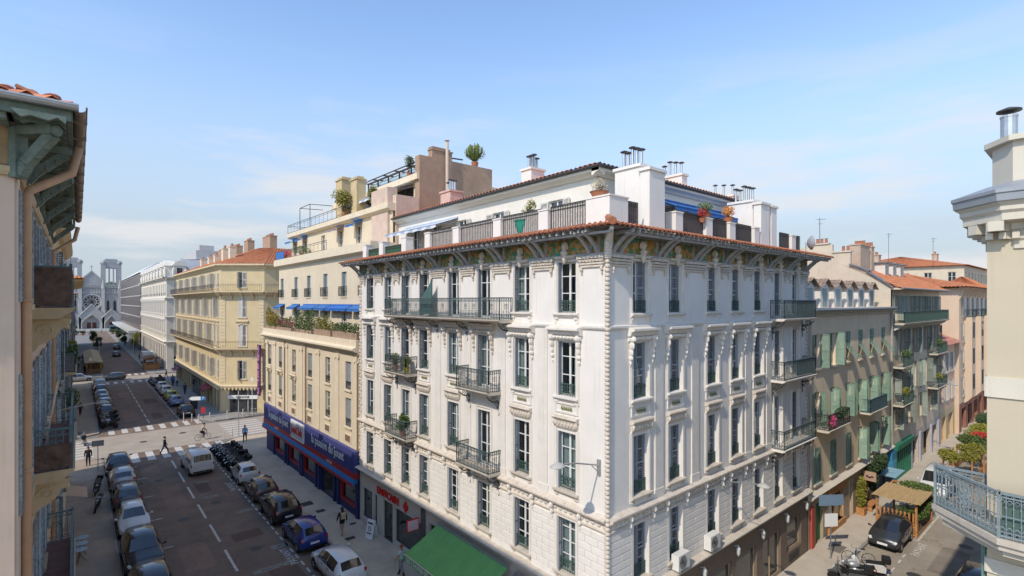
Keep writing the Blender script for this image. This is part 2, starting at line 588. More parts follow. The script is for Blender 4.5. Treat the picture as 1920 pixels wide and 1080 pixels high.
def window(fac, u, z, w, h, bars=2, d=.24, fm=None, gm=None, curtain=None, shut=None, shut_open=None, ws=None, name='window', panes=True):
    """window = frame mesh with panes, shutters, curtain as sub-parts. shut_open: (left angle, right angle) degrees, 0 closed"""
    o = fac.put(name, frame_mesh(w, h, bars, d, fm), u, 0, z)
    if panes:
        link('pane', pane_mesh(w, h, 0, d, gm), o); link('pane', pane_mesh(w, h, 1, d, gm), o)
    if curtain is not None: link('curtain', curtain_mesh(w, h, curtain), o)
    if shut:
        me = shutter_mesh(ws or w/2-.005, h-.02, shut)
        for side, ang in enumerate(shut_open):
            if ang is None: continue
            s = link('shutter', me, o)
            yy = -.03
            if side == 0:
                s.location = (-w/2, yy, .01); s.rotation_euler = (0, 0, rad(-ang))
            else:
                s.location = (w/2, yy, .01); s.rotation_euler = (0, 0, rad(180+ang))
    return o

def rail_mb(pts, h, m_sp=.11, mb=None, orn=True, mid=True):
    """iron railing along a polyline of (x,y) at z=0: rails, balusters, scroll rings"""
    b = mb or MB()
    for (x0, y0), (x1, y1) in zip(pts, pts[1:]):
        L = math.hypot(x1-x0, y1-y0)
        b.bar((x0,y0,h), (x1,y1,h), .05, .035)
        b.bar((x0,y0,.06), (x1,y1,.06), .03)
        if mid: b.bar((x0,y0,h-.15), (x1,y1,h-.15), .022)
        n = max(2, int(L/m_sp))
        for i in range(n+1):
            t = i/n
            x, y = x0+(x1-x0)*t, y0+(y1-y0)*t
            r = .03 if i in (0, n) else .016
            b.bar((x,y,0), (x,y,h), r)
        if orn:
            dx, dy = (x1-x0)/L, (y1-y0)/L
            for i in range(n):
                t = (i+.5)/n
                x, y = x0+(x1-x0)*t, y0+(y1-y0)*t
                for zc, rr in ((h-.075, .048), (.17, .05)) + (((.36, .05),) if i % 2 else ()) + (((h*.55, .055), (h*.68, .045)) if i % 6 in (2, 3) else ()):
                    P = [(x+dx*rr*math.cos(a), y+dy*rr*math.cos(a), zc+rr*math.sin(a)) for a in [k*math.pi/3 for k in range(7)]]
                    b.tube(P, .009, 3, cap=False)
    return b

def scroll_bracket_mb(b, x, out, drop):
    """wrought iron scroll bracket under a balcony in the plane x=const"""
    P = []
    for k in range(15):
        t = k/14
        P.append((x, -out*.92*(1-t)**1.4, -.05-drop*.55*t - .12*math.sin(t*6)*out))
    b.tube(P, .025, 4)
    for c, r in (((-out*.5, -.2), .16), ((-out*.25, -.38), .13), ((-.1, -.6), .09)):
        b.tube([(x, c[0]+r*(1-k/16)*math.cos(k*.75), c[1]+r*(1-k/16)*math.sin(k*.75)) for k in range(14)], .018, 4)
    b.tube([(x, -.03, -.05), (x, -.03, -drop*.8), (x+.04, -.05, -drop*.9), (x-.03, -.04, -drop)], .022, 4)

def tile_roof_mb(p0, p1, p2, p3, pitch=.25, row=.4, amp=.045, mb=None):
    """barrel tiled slope: p0-p1 eave, p3-p2 ridge; real corrugation with stepped courses"""
    b = mb or MB()
    p0, p1, p2, p3 = map(Vector, (p0, p1, p2, p3))
    L = max((p1-p0).length, (p2-p3).length); Hh = ((p3-p0).length + (p2-p1).length)/2
    nu = max(2, int(L/pitch))*4; nv = max(1, int(Hh/row))
    nrm = (p1-p0).cross(p3-p0).normalized()
    if nrm.z < 0: nrm = -nrm
    base = len(b.v)
    for j in range(nv):
        for e in (0, 1):
            v = (j+e)/nv
            for i in range(nu+1):
                u = i/nu
                p = (p0*(1-u)+p1*u)*(1-v) + (p3*(1-u)+p2*u)*v
                hgt = amp*math.sin(i*math.pi/2) + (.045 if e == 0 else .0)
                q = p + nrm*hgt
                b.v.append((q.x, q.y, q.z))
    for j in range(nv):
        for i in range(nu):
            a = base + (2*j)*(nu+1) + i; c = base + (2*j+1)*(nu+1) + i
            b.f.append((a, a+1, c+1, c)); b.mi.append(0)
            if j < nv-1:
                d = base + (2*j+2)*(nu+1) + i
                b.f.append((c, c+1, d+1, d)); b.mi.append(0)
    return b
# ================================================================ ground, roads, pavements
b = MB(); b.box(-500, -120, -.5, 700, 900, -.03)
struct('ground', b, mat('far_ground', (.20, .185, .165), .95, var=.15, scale=.3))
def sheet(x0, y0, x1, y1, z=0.0, th=.2):
    return MB().box(x0, y0, z-th, x1, y1, z)
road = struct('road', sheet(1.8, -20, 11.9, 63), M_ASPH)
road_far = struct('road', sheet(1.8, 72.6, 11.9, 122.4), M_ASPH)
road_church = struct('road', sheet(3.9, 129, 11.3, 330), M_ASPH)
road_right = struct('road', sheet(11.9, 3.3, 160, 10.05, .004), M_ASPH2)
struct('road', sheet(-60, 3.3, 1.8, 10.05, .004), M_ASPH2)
cross1 = struct('crossing', sheet(-60, 63, 120, 72.6, .004), M_PALEROAD)
cross2 = struct('crossing', sheet(-60, 122.4, 120, 129, .004), M_PALEROAD)
PAVES = []
def pavement(poly, m=M_PAVE, z=.13, kerbs=()):
    b = MB(); b.extz(poly, -.2, z)
    o = struct('pavement', b, m)
    if kerbs:
        k = MB()
        for (x0, y0, x1, y1) in kerbs:
            n = max(1, int(math.hypot(x1-x0, y1-y0)/1.0))
            for i in range(n):
                ta, tb = i/n, (i+1)/n
                p = Vector((x0+(x1-x0)*ta, y0+(y1-y0)*ta, .075)); q = Vector((x0+(x1-x0)*tb, y0+(y1-y0)*tb, .075))
                d = (q-p).normalized()*.006
                k.bar(p+d, q-d, .16, .15 + .006)
        k.build('kerb', M_KERB, o)['kind'] = 'stuff'
    PAVES.append(o)
    return o
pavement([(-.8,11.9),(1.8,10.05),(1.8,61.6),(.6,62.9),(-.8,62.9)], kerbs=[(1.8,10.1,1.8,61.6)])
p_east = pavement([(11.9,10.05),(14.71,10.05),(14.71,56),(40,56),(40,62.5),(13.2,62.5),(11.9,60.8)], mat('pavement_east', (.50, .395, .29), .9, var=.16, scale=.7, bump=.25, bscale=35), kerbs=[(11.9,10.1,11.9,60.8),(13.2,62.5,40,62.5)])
p_right = pavement([(14.71,10.05),(160,10.05),(160,11.96),(14.71,11.96)], M_PAVE2, kerbs=[(14.8,10.05,110,10.05)])
pavement([(11.9,-20),(14.71,-20),(14.71,1.8),(160,1.8),(160,3.3),(11.9,3.3)], M_PAVE2, kerbs=[(12,3.3,110,3.3)])
pavement([(-.8,73),(1.8,74.5),(1.8,121),(.8,122.3),(-.8,122.3)], kerbs=[(1.8,74.5,1.8,121)])
pavement([(11.9,76),(13.2,73.2),(60,73.0),(60,80),(30,80),(14.9,78),(14.71,122),(12.8,122),(11.9,121)], mat('pavement_corner', (.30, .28, .255), .9, var=.12, scale=.8, bump=.2, bscale=40), kerbs=[(11.9,76,11.9,121),(13.2,73.2,60,73.0)])
pavement([(-.8,129.2),(3.9,130.5),(3.9,330),(-.8,330)], mat('pavement_terrace', (.22, .21, .20), .9, var=.14, scale=.6), kerbs=[(3.9,130.5,3.9,300)])
pavement([(11.3,131),(12.3,129.4),(60,129.2),(60,133),(14.71,133),(14.71,330),(11.3,330)], mat('pavement_plaza', (.27, .255, .235), .9, var=.12, scale=.6), kerbs=[(11.3,131,11.3,300)])

PAINT_Z = .0045
def mark(par, x0, y0, x1, y1, m=M_PAINT, name='road_marking', z=0):
    b = MB(); b.box(min(x0,x1), min(y0,y1), z-.02, max(x0,x1), max(y0,y1), z+PAINT_Z)
    return b.build(name, m, par)
for y0, y1 in ((22.4,25.4),(27.1,30.2),(31.7,34.9),(36.3,39.5),(40.9,44.0),(45.6,48.7),(50.2,53.4),(54.9,57.8)):
    mark(road, 6.74, y0, 6.88, y1)
for k in range(11):
    mark(road_far, 6.74, 77.5+k*4.1, 6.88, 80.3+k*4.1)
for k in range(8):
    x = 2.7+k*1.22
    mark(road, x, 59.2+.03*k, x+.62, 62.8, name='crosswalk_stripe')
    mark(road_far, x, 73.3, x+.56, 76.0, name='crosswalk_stripe')
    mark(road_far, x, 118.6, x+.56, 121.6, name='crosswalk_stripe')
for k in range(6):
    x = 4.5+k*1.13
    mark(road_church, x, 130, x+.56, 133, name='crosswalk_stripe')
for k in range(7):
    mark(cross1, -1.6, 64.0+k*1.15, 1.2, 64.55+k*1.15, name='crosswalk_stripe', z=.004)
    mark(cross1, 13.2, 63.7+k*1.2, 17.5, 64.25+k*1.2, name='crosswalk_stripe', z=.004)
for k in range(34):
    mark(road, 9.82, 23.0+k*1.0, 9.93, 23.55+k*1.0)
for k in range(22):
    mark(road_far, 9.82, 77+k*2.0, 9.93, 78.2+k*2.0)
for y in (26.9, 32.2, 37.5, 42.8, 48.2, 53.5):
    mark(road, 3.85, y-.05, 4.5, y+.05)
for x, y, w, l, r in ((9.0,33.0,1.5,.6,.1),(8.6,40.3,1.2,.5,.0),(7.3,44.9,1.1,.5,0),(7.4,30.6,2.2,.5,0),(7.5,49.0,.9,.4,0)):
    mark(road, x, y, x+w, y+l, M_PAINTW)
lettering('PAYANT', .62, M_PAINT, road, (9.55, 31.6, .003), (0, 0, rad(90)), depth=.002)
lettering('PAYANT', .62, M_PAINT, road, (9.55, 46.6, .003), (0, 0, rad(90)), depth=.002)
# right street bays
for x0, y0, x1, y1 in ((33.9,8.2,34.02,9.9),(33.9,8.1,35.2,8.2),(36.0,8.1,36.5,8.2),(37.0,8.1,37.5,8.2),(40.2,8.05,46.5,8.15),(40.2,8.15,40.3,8.6)):
    mark(road_right, x0, y0, x1, y1, z=.004)
lettering('PAYANT', .60, M_PAINT, road_right, (38.9, 7.75, .007), (0, 0, 0), depth=.002)
for x0, y0, x1, y1 in ((12.5,38.2,13.3,39.0),(12.9,36.4,13.5,36.9),(13.9,33.0,14.3,33.3),(12.8,31.0,13.4,31.4)):
    b = MB(); b.box(x0, y0, .1, x1, y1, .135)
    n = 8
    for k in range(n):
        b.box(x0+(x1-x0)*(k+.2)/n, y0+.03, .1, x0+(x1-x0)*(k+.6)/n, y1-.03, .142)
    b.build('drain_cover', M_IRONDK, p_east)
b = MB(); b.box(34.4, 10.6, .1, 35.6, 11.3, .134); b.build('paving_patch', mat('paving_patch', (.17,.15,.13), .9), p_right)

# repairs and covers in the asphalt
M_PATCHD = asphalt('asphalt_patch_dark', (.145, .095, .072)); M_PATCHL = asphalt('asphalt_patch_light', (.26, .175, .13))
for i, (x0, y0, x1, y1) in enumerate(((4.6,33.2,6.1,37.0),(7.5,35.6,9.2,36.9),(5.0,44.5,6.3,50.2),(7.3,46.5,8.2,49.4),(4.3,54.2,5.6,57.3),(8.1,28.2,9.6,31.0),(7.2,56.2,9.5,58.6))):
    mark(road, x0, y0, x1, y1, M_PATCHD if i % 2 else M_PATCHL, 'asphalt_patch', z=-.0022)
for i, (x0, y0, x1, y1) in enumerate(((4.5,80,6.2,88),(7.6,92,9.3,97),(5.0,100,6.4,106),(7.5,80,8.6,84))):
    mark(road_far, x0, y0, x1, y1, M_PATCHD if i % 2 else M_PATCHL, 'asphalt_patch', z=-.0022)
M_PATCHR = asphalt('asphalt_patch_right', (.25, .215, .175))
for (x0, y0, x1, y1) in ((36.2,5.6,40.5,6.9),(44,4.0,47,7.2),(30,6.2,33.2,7.4)): mark(road_right, x0, y0, x1, y1, M_PATCHR, 'asphalt_patch', z=.0018)
def manhole(par, x, y, z, r=.36):
    b = MB(); b.lathe([(r,-.02),(r,.004),(r*.9,.007),(.02,.007)], (x, y, z), 18)
    for k in range(5): b.box(x-r*.7, y-r*.6+k*r*.3-.015, z, x+r*.7, y-r*.6+k*r*.3+.015, z+.012)
    b.build('manhole_cover', M_IRONDK, par)
for x, y in ((5.6,41.6),(8.3,33.9),(5.2,52.0),(7.9,43.6)): manhole(road, x, y, 0)
for x, y in ((5.5,90.5),(8.0,101)): manhole(road_far, x, y, 0)
for x, y in ((41.5,6.0),(35.0,7.2)): manhole(road_right, x, y, .004)
manhole(cross1, 5.4, 67.5, .004); manhole(cross1, 9.2, 69.2, .004)
# ================================================================ white corner building
WX, WY = 14.71, 11.97
WL, WR = 21.43, 18.5            # lengths of the two street fronts
root = thing('corner_building', 'ornate white corner apartment building with bracketed tiled eaves and roof terraces', 'building', (WX, WY, 0))
FL = Fac(WX, WY+WL, -90, root)  # street front towards the long street, u = WY+WL-Y
FR = Fac(WX, WY, 0, root)       # front towards the side street, u = X-WX
uL = [WY+WL-y for y in (31.76, 29.23, 26.97, 24.88, 22.0, 19.43, 16.7, 14.03)]
uR = [x-WX for x in (16.68, 19.1, 22.14, 24.4, 26.77, 29.14, 31.49)]
Z1, Z2, Z3, Z4, ZT = 3.85, 7.05, 10.6, 14.0, 16.72
FLOORS = [(4.28, 2.16, .98), (7.55, 2.30, 1.0), (11.25, 2.18, 1.0), (14.55, 2.02, 1.0)]   # sill z, height, width
def is_balc_L(i, fl): return (fl in (1, 2) and i in (2, 5)) or (fl == 3 and 2 <= i <= 5)
def is_balc_R(i, fl): return fl in (1, 2, 3) and i >= 5
def w_dim(fl, balc):
    z, h, w = FLOORS[fl]
    if balc: return z-.3, h+.3, w
    return z, h, w
for F, us, LEN, isb, side in ((FL, uL, WL, is_balc_L, 0), (FR, uR, WR, is_balc_R, 1)):
    holes = []
    for fl in range(4):
        for i, u in enumerate(us):
            z, h, w = w_dim(fl, isb(i, fl))
            holes.append((u-w/2, u+w/2, z, z+h))
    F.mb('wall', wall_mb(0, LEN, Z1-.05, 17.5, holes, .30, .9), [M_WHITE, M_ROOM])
    for fl in range(4):
        for i, u in enumerate(us):
            z, h, w = w_dim(fl, isb(i, fl))
            rr = RND.random()
            if side == 0:
                cur = RND.choice((None, 0, 0, 1, 2, 1, 2))
                o = window(F, u, z, w, h, 2 if fl else 3, .26, curtain=cur)
                # shutters folded back into the reveal
                me = cached(('fold', h), lambda: MB().box(0, -.012, 0, .2, .012, h-.02).box(.02, -.02, h*.45, .18, .02, h*.45+.06).mesh('shutter', M_SHUTGREY))
                me2 = shutter_mesh(.34, h-.02, M_SHUTGREY)
                for sx, ang in ((-1, -84), (1, -96)):
                    s = link('shutter', me2 if (sx == -1 and rr > .3) else me, o, (sx*(w/2-.02), .22, .01))
                    s.rotation_euler = (0, 0, rad(ang))
                    if me2 is s.data: s.rotation_euler = (0, 0, rad(-70))
            else:
                o = window(F, u, z, w, h, 2 if fl else 3, .27, curtain=RND.choice((None, None, 1)))
                me = shutter_mesh(w/2-.006, h-.02, M_SHUTGREY)
                if (fl, i) in ((3,0),(2,1),(0,1),(0,2)): la, ra = 84, 4
                elif (fl, i) in ((3,2),(3,3),(1,2),(0,4)): la, ra = 70, 14
                elif (fl, i) in ((1,1),): la, ra = 78, 2
                else: la, ra = RND.choice(((3, 3), (3, 3), (3, 28), (24, 3), (62, 4), (4, 75), (84, 84)))
                s = link('shutter', me, o, (-w/2+.003, .17, .01)); s.rotation_euler = (0, 0, rad(la))
                s = link('shutter', me, o, (w/2-.003, .17, .01)); s.rotation_euler = (0, 0, rad(180-ra))
            # low iron guard on windows without a balcony
            if not isb(i, fl) and fl < 4:
                g = MB()
                gw = w/2-.02
                g.bar((-gw,.12,.5), (gw,.12,.5), .03); g.bar((-gw,.12,.08), (gw,.12,.08), .025)
                n = 7
                for k in range(n+1):
                    x = -gw+2*gw*k/n
                    g.bar((x,.12,.0), (x,.12,.5), .016)
                for k in range(n):
                    x = -gw+2*gw*(k+.5)/n
                    for zc in (.16, .3, .42):
                        g.tube([(x+.05*math.cos(a), .12, zc+.05*math.sin(a)) for a in [q*math.pi/3 for q in range(7)]], .008, 3, cap=False)
                link('window_guard', cached(('guard', w), lambda: g.mesh('window_guard', M_IRONGR)), o)
            if not isb(i, fl):
                def sillf():
                    q = MB()
                    q.extr([(0,-.16),(-.05,-.16),(-.09,-.08),(-.16,-.06),(-.16,0),(0,.02)], -w/2-.17, w/2+.17)
                    q.box(-w/2-.1, -.07, -.24, -w/2+.06, 0, -.16); q.box(w/2-.06, -.07, -.24, w/2+.1, 0, -.16)
                    q.box(-w/2+.004, 0, -.02, w/2-.004, .29, .015)
                    return q.mesh('window_sill', M_SILL if fl < 2 else M_WHITE2)
                link('window_sill', cached(('sill', w, fl < 2), sillf), o)

# ---- mouldings: hoods, panels, surrounds
def hood3(b, u, w):
    """heavy third-floor hood: slab on a carved frieze with hanging consoles"""
    h = w/2+.36
    z = 14.0
    b.extr([(0,z-.30),(-.16,z-.30),(-.20,z-.24),(-.20,z-.17),(-.30,z-.11),(-.36,z-.10),(-.36,z-.02),(-.30,z),(0,z+.05)], u-h, u+h)
    for k in range(9):                                        # carved rolls
        x = u-h+.12+(2*h-.24)*k/8
        b.ell((x, -.10, z-.40), .085, .10, .075, 6, 4)
    b.extr([(0,z-.50),(-.07,z-.50),(-.10,z-.44),(-.10,z-.34),(-.06,z-.30),(0,z-.30)], u-h+.05, u+h-.05)
    for sx in (-1, 1):
        x = u+sx*(w/2+.2)
        b.ell((x, -.16, z-.42), .11, .16, .13, 8, 5)
        b.ell((x, -.12, z-.66), .085, .13, .17, 7, 5)
        b.ell((x, -.09, z-.92), .065, .10, .14, 7, 5)
        b.ell((x, -.08, z-1.14), .09, .10, .10, 7, 5)
        b.lathe([(.03,0),(.06,.08),(.03,.2)], (x, -.06, z-1.42), 6)
def hood2(b, u, w):
    z = 10.42
    h = w/2+.16
    b.extr([(0,z-.10),(-.10,z-.10),(-.18,z-.03),(-.20,z),(-.18,z+.05),(0,z+.08)], u-h, u+h)
    b.extr([(0,z-.42),(-.05,z-.42),(-.09,z-.34),(-.07,z-.2),(-.10,z-.10),(0,z-.10)], u-h+.04, u+h-.04)
    for k in range(7):
        x = u-h+.14+(2*h-.28)*k/6
        b.ell((x, -.09, z-.24), .07, .06, .09, 6, 4)
    for sx in (-1, 1):
        b.ell((u+sx*(h-.07), -.10, z-.2), .06, .09, .14, 6, 4)
def surround(b, u, w, z0, z1, t=.14, p=.05):
    b.box(u-w/2-t, -p, z0, u-w/2-.02, .0, z1); b.box(u+w/2+.02, -p, z0, u+w/2+t, 0, z1)
    b.box(u-w/2-t-.05, -p*.5, z0, u-w/2-t, 0, z1); b.box(u+w/2+t, -p*.5, z0, u+w/2+t+.05, 0, z1)
def tile_panel(b, u, w, z=10.80):
    """framed panel with a strip of coloured ceramic flowers (slot 1 green, slot 2 red)"""
    h = w/2+.12
    for (x0, z0, x1, z1) in ((-h, -.20, h, -.14), (-h, .16, h, .20), (-h, -.14, -h+.07, .16), (h-.07, -.14, h, .16)):
        b.box(u+x0, -.05, z+z0, u+x1, 0, z+z1)
    b.box(u-.3, -.02, z-.09, u+.3, 0, z+.1, 3)
    for k in range(5):
        b.ell((u-.24+.12*k, -.03, z), .045, .03, .055, 6, 4, 2 if k % 2 else 1)
        b.ell((u-.24+.12*k+.05, -.03, z-.04), .03, .025, .03, 5, 3, 1)
M_CER_G = mat('ceramic_green', (.10, .19, .06), .35, var=.3, scale=12)
M_CER_R = mat('ceramic_red', (.36, .13, .10), .35, var=.3, scale=12)
M_CER_B = mat('ceramic_ground', (.46, .44, .34), .5, var=.2, scale=10)
for F, us, LEN, isb, side in ((FL, uL, WL, is_balc_L, 0), (FR, uR, WR, is_balc_R, 1)):
    for i, u in enumerate(us):
        under_top = isb(i, 3)
        b = MB(); hood3(b, u, 1.0)
        if not under_top or side == 0: F.mb('window_hood', b, M_ORN if under_top else M_WHITE2)
        if not isb(i, 2):
            b = MB(); tile_panel(b, u, 1.0); F.mb('ceramic_panel', b, [M_WHITE2, M_CER_G, M_CER_R, M_CER_B])
            b = MB(); hood2(b, u, 1.0); F.mb('window_hood', b, M_ORN)
        for z0, z1, t, p in ((7.32, 10.0, .14, .05), (11.0, 13.5, .16, .06), (14.16, 16.6, .12, .035)):
            b = MB(); surround(b, u, 1.0, z0, z1, t, p); b.box(u-.5-t, -p, z1, u+.5+t, 0, z1+.05)
            F.mb('window_surround', b, M_WHITE2)
    # continuous string at hood level between the windows, 3rd floor
    b = MB()
    b.extr([(0,13.98),(-.07,13.98),(-.10,14.04),(-.10,14.10),(0,14.13)], 0 if side else .02, LEN-(.0 if side == 0 else .02))
    F.mb('string_course', b, M_WHITE2)
    # main ledge above the first floor with carved band
    b = MB()
    z = 7.02
    b.extr([(0,z-.12),(-.12,z-.12),(-.2,z-.06),(-.24,z),(-.24,z+.06),(-.1,z+.12),(0,z+.16)], 0, LEN)
    b.extr([(0,z-.5),(-.05,z-.5),(-.08,z-.46),(-.08,z-.42),(0,z-.40)], 0, LEN)
    n = int(LEN/.28)
    for k in range(n):
        b.ell((LEN*(k+.5)/n, -.02, z-.26), .10, .05, .085, 6, 4)
    F.mb('ledge', b, M_ORN)
    for u in sorted([u-.75 for u in us] + [u+.75 for u in us]):
        if u < .25 or u > LEN-.2: continue
        b = MB(); b.ell((u, -.12, z-.2), .09, .12, .14, 7, 5); b.ell((u, -.09, z-.46), .07, .09, .13, 7, 5); b.ell((u, -.06, z-.66), .04, .05, .07, 6, 4)
        F.mb('ledge_console', b, M_WHITE2)
    # pedestals and pilaster strips between the bays, 2nd and 3rd floor
    mids = [0.45] + [(us[i]+us[i+1])/2 for i in range(len(us)-1) if us[i+1]-us[i] > 2.35] + [LEN-.5]
    for u in mids[1:-1]:
        b = MB(); b.box(u-.28, -.045, 7.5, u+.28, 0, 13.9); b.box(u-.33, -.07, 7.16, u+.33, 0, 7.5)
        F.mb('pilaster', b, M_WHITE2)
    # capitals under the eaves between top floor windows
    caps = [(.05, us[0]-.62)] + [(us[i]+.62, us[i+1]-.62) for i in range(len(us)-1)] + [(us[-1]+.62, LEN-.05)]
    for a, c in caps:
        if c-a < .25: continue
        a += .04; c -= .04
        b = MB()
        for k, (zz, hh, pr, ins) in enumerate(((16.62,.10,.17,0), (16.50,.08,.13,.04), (16.40,.07,.10,.02), (16.30,.07,.07,.1))):
            b.box(a+ins, -pr, zz, c-ins, 0, zz+hh)
        nn = max(2, int((c-a)/.16))
        for k in range(nn):
            b.ell((a+(c-a)*(k+.5)/nn, -.12, 16.56), .05, .06, .04, 5, 3)
        for x in (a+.16, c-.16):
            b.ell((x, -.07, 16.22), .06, .07, .09, 6, 4); b.ell((x, -.05, 16.08), .035, .04, .06, 6, 4)
        F.mb('capital', b, M_ORN)
# ---- rusticated stones of the first floor, each a block of its own
cnt = 0
extra = {0: MB(), 1: MB()}
for F, us, LEN, side in ((FL, uL, WL, 0), (FR, uR, WR, 1)):
    gaps = [(.12, us[0]-.62)] + [(us[i]+.62, us[i+1]-.62) for i in range(len(us)-1)] + [(us[-1]+.62, LEN-.12)]
    rows = 9
    rh = (6.46-Z1-.02)/rows
    for a, c in gaps:
        L = c-a
        nb = max(1, round(L/.75)) if side == 0 else max(1, round(L/1.9))
        for r in range(rows):
            z0 = Z1+.02+r*rh
            off = (.5 if r % 2 else 0)
            cuts = sorted({0, 1, *[min(1, max(0, (k+off)/nb)) for k in range(nb+1)]})
            for q in range(len(cuts)-1):
                if cuts[q+1]-cuts[q] < .06: continue
                x0, x1 = a+L*cuts[q], a+L*cuts[q+1]
                w_, h_ = round(x1-x0, 3), round(rh, 3)
                if cnt < 296:
                    me = cached(('stone', w_, h_), lambda: MB().cbox(.008, -.045, .008, w_-.008, .01, h_-.014, .014).mesh('stone_block', M_WHITE))
                    F.put('stone_block', me, x0, 0, z0)
                    cnt += 1
                else:
                    extra[side].cbox(x0+.008, -.045, z0+.008, x1-.008, .01, z0+rh-.014, .014)
    if extra[side].v: tag(F.mb('stone_block', extra[side], M_WHITE), kind='stuff')
    for u in us:
        b = MB(); b.box(u-.62, -.05, 4.2, u-.5, 0, 6.46); b.box(u+.5, -.05, 4.2, u+.62, 0, 6.46); b.box(u-.62, -.06, 6.46, u+.62, 0, 6.56)
        F.mb('window_surround', b, M_WHITE2)
# ---- corner chain of knobbed stones, and the chains at both ends
def chain(F, u, sgn, z0, z1, corner):
    st = .165 if corner else .235
    n = int((z1-z0)/st)
    def q():
        m = MB()
        if corner: m.ell((0, 0, .08), .105, .105, .095, 8, 5)
        else: m.cbox(-.13, -.09, .01, .13, .02, .225, .05)
        return m.mesh('quoin', M_ORN)
    me = cached(('quoin', corner), q)
    for k in range(n):
        off = (.035 if k % 2 else -.035)
        F.put('quoin', me, u + (0 if corner else off*sgn), .03 if corner else 0, z0+k*st)
chain(FL, WL, 1, Z1, 16.9, True)
chain(FL, .16, 1, 4.0, 16.9, False)
chain(FR, WR-.16, 1, 4.0, 16.9, False)
# ---- painted frieze, brackets and eaves
def frieze_mat():
    m = bpy.data.materials.new('painted_frieze'); m.use_nodes = True
    n, l = m.node_tree.nodes, m.node_tree.links
    b = n['Principled BSDF']; b.inputs['Roughness'].default_value = .7
    g = n.new('ShaderNodeNewGeometry')
    v = n.new('ShaderNodeTexVoronoi'); v.inputs['Scale'].default_value = 8
    l.new(g.outputs['Position'], v.inputs['Vector'])
    r = n.new('ShaderNodeValToRGB'); r.color_ramp.interpolation = 'CONSTANT'
    e = r.color_ramp.elements
    e[0].color = (.36, .21, .05, 1); e[1].position = .45; e[1].color = (.12, .18, .05, 1)
    for p, c in ((.2, (.48, .26, .09, 1)), (.6, (.05, .27, .18, 1)), (.75, (.30, .17, .04, 1)), (.88, (.48, .18, .10, 1))):
        x = e.new(p); x.color = c
    l.new(v.outputs['Color'], r.inputs[0]); l.new(r.outputs[0], b.inputs['Base Color'])
    return m
M_FRIEZE = frieze_mat()
EZ = 17.45
def strut_pair_mesh():
    b = MB()
    for x in (-.2, .2):
        b.box(x-.055, -.10, -.72, x+.055, -.005, .02)
        P = [(x, -.12, -.66), (x, -.30, -.42), (x, -.62, -.14), (x, -.92, .02)]
        for p, q in zip(P, P[1:]): b.bar(p, q, .095, .11, up=(1,0,0))
        b.ell((x, -.95, .03), .07, .07, .06, 6, 4)
        b.bar((x, 0, .0), (x, -.98, .06), .09, .09)
    b.box(-.34, -.16, -.80, .34, -.005, -.70)
    return b.mesh('eave_bracket', M_TIMBER)
SP = strut_pair_mesh()
def bust_mesh():
    b = MB()
    b.extr([(0,-.78),(-.1,-.78),(-.16,-.72),(-.16,-.66),(0,-.62)], -.5, .5)
    b.lathe([(.05,-.95),(.1,-.8),(.08,-.7),(.14,-.6),(.17,-.5),(.09,-.44),(.08,-.4)], (0,-.13,0), 8)
    b.ell((0,-.14,-.28), .11, .12, .15, 8, 6); b.ell((0,-.12,-.2), .15, .11, .11, 8, 5)
    b.ell((-.13,-.1,-.3), .05,.06,.12, 6, 4); b.ell((.13,-.1,-.3), .05,.06,.12, 6, 4); b.ell((0,-.265,-.29), .025,.03,.04, 5, 3)
    return b.mesh('bust', M_ORN)
BUST = bust_mesh()
for F, us, LEN, side in ((FL, uL, WL, 0), (FR, uR, WR, 1)):
    b = MB(); b.box(.02, -.02, 16.78, LEN-.02, .0, 17.45); F.mb('painted_frieze', b, M_FRIEZE)
    b = MB(); b.extr([(0,16.70),(-.10,16.70),(-.15,16.76),(-.15,16.80),(0,16.83)], 0, LEN); F.mb('string_course', b, M_TIMBER)
    for u in us: F.put('bust', BUST, u, 0, EZ)
    for u in [.35] + [(us[i]+us[i+1])/2 for i in range(len(us)-1)] + [LEN-.55]: F.put('eave_bracket', SP, u, 0, EZ)
    # soffit, rafters, fascia beam
    x0, x1 = (-.95 if side == 0 else 0, LEN) if side == 0 else (0, LEN+.95)
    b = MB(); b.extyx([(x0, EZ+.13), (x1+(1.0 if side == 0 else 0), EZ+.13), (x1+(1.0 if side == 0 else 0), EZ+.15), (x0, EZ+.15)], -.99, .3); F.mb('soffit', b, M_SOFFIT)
    b = MB()
    n = int((x1-x0)/.36)
    for k in range(n):
        u = x0+(x1-x0)*(k+.5)/n
        b.box(u-.045, -1.02, EZ+.02, u+.045, 0, EZ+.13)
    tag(F.mb('rafter', b, M_TIMBER), kind='stuff')
    b = MB(); b.box(x0, -.84, EZ-.06, x1+(.84 if side == 0 else 0), -.74, EZ+.02); F.mb('eave_beam', b, M_TIMBER)
# corner bracket, a long knobbed console on the diagonal
b = MB()
P = [(0,0,-.85), (-.06,-.06,-.55), (-.2,-.2,-.2), (-.55,-.55,.0), (-.9,-.9,.08)]
b.tube(P, [.12,.15,.15,.11,.07], 8)
for k in range(11):
    t = k/10; p = Vector(P[0]).lerp(Vector(P[2]), t); b.ell(p, .16, .16, .05, 8, 4)
b.build('corner_bracket', M_WHITE2, root, (0, 0, EZ))
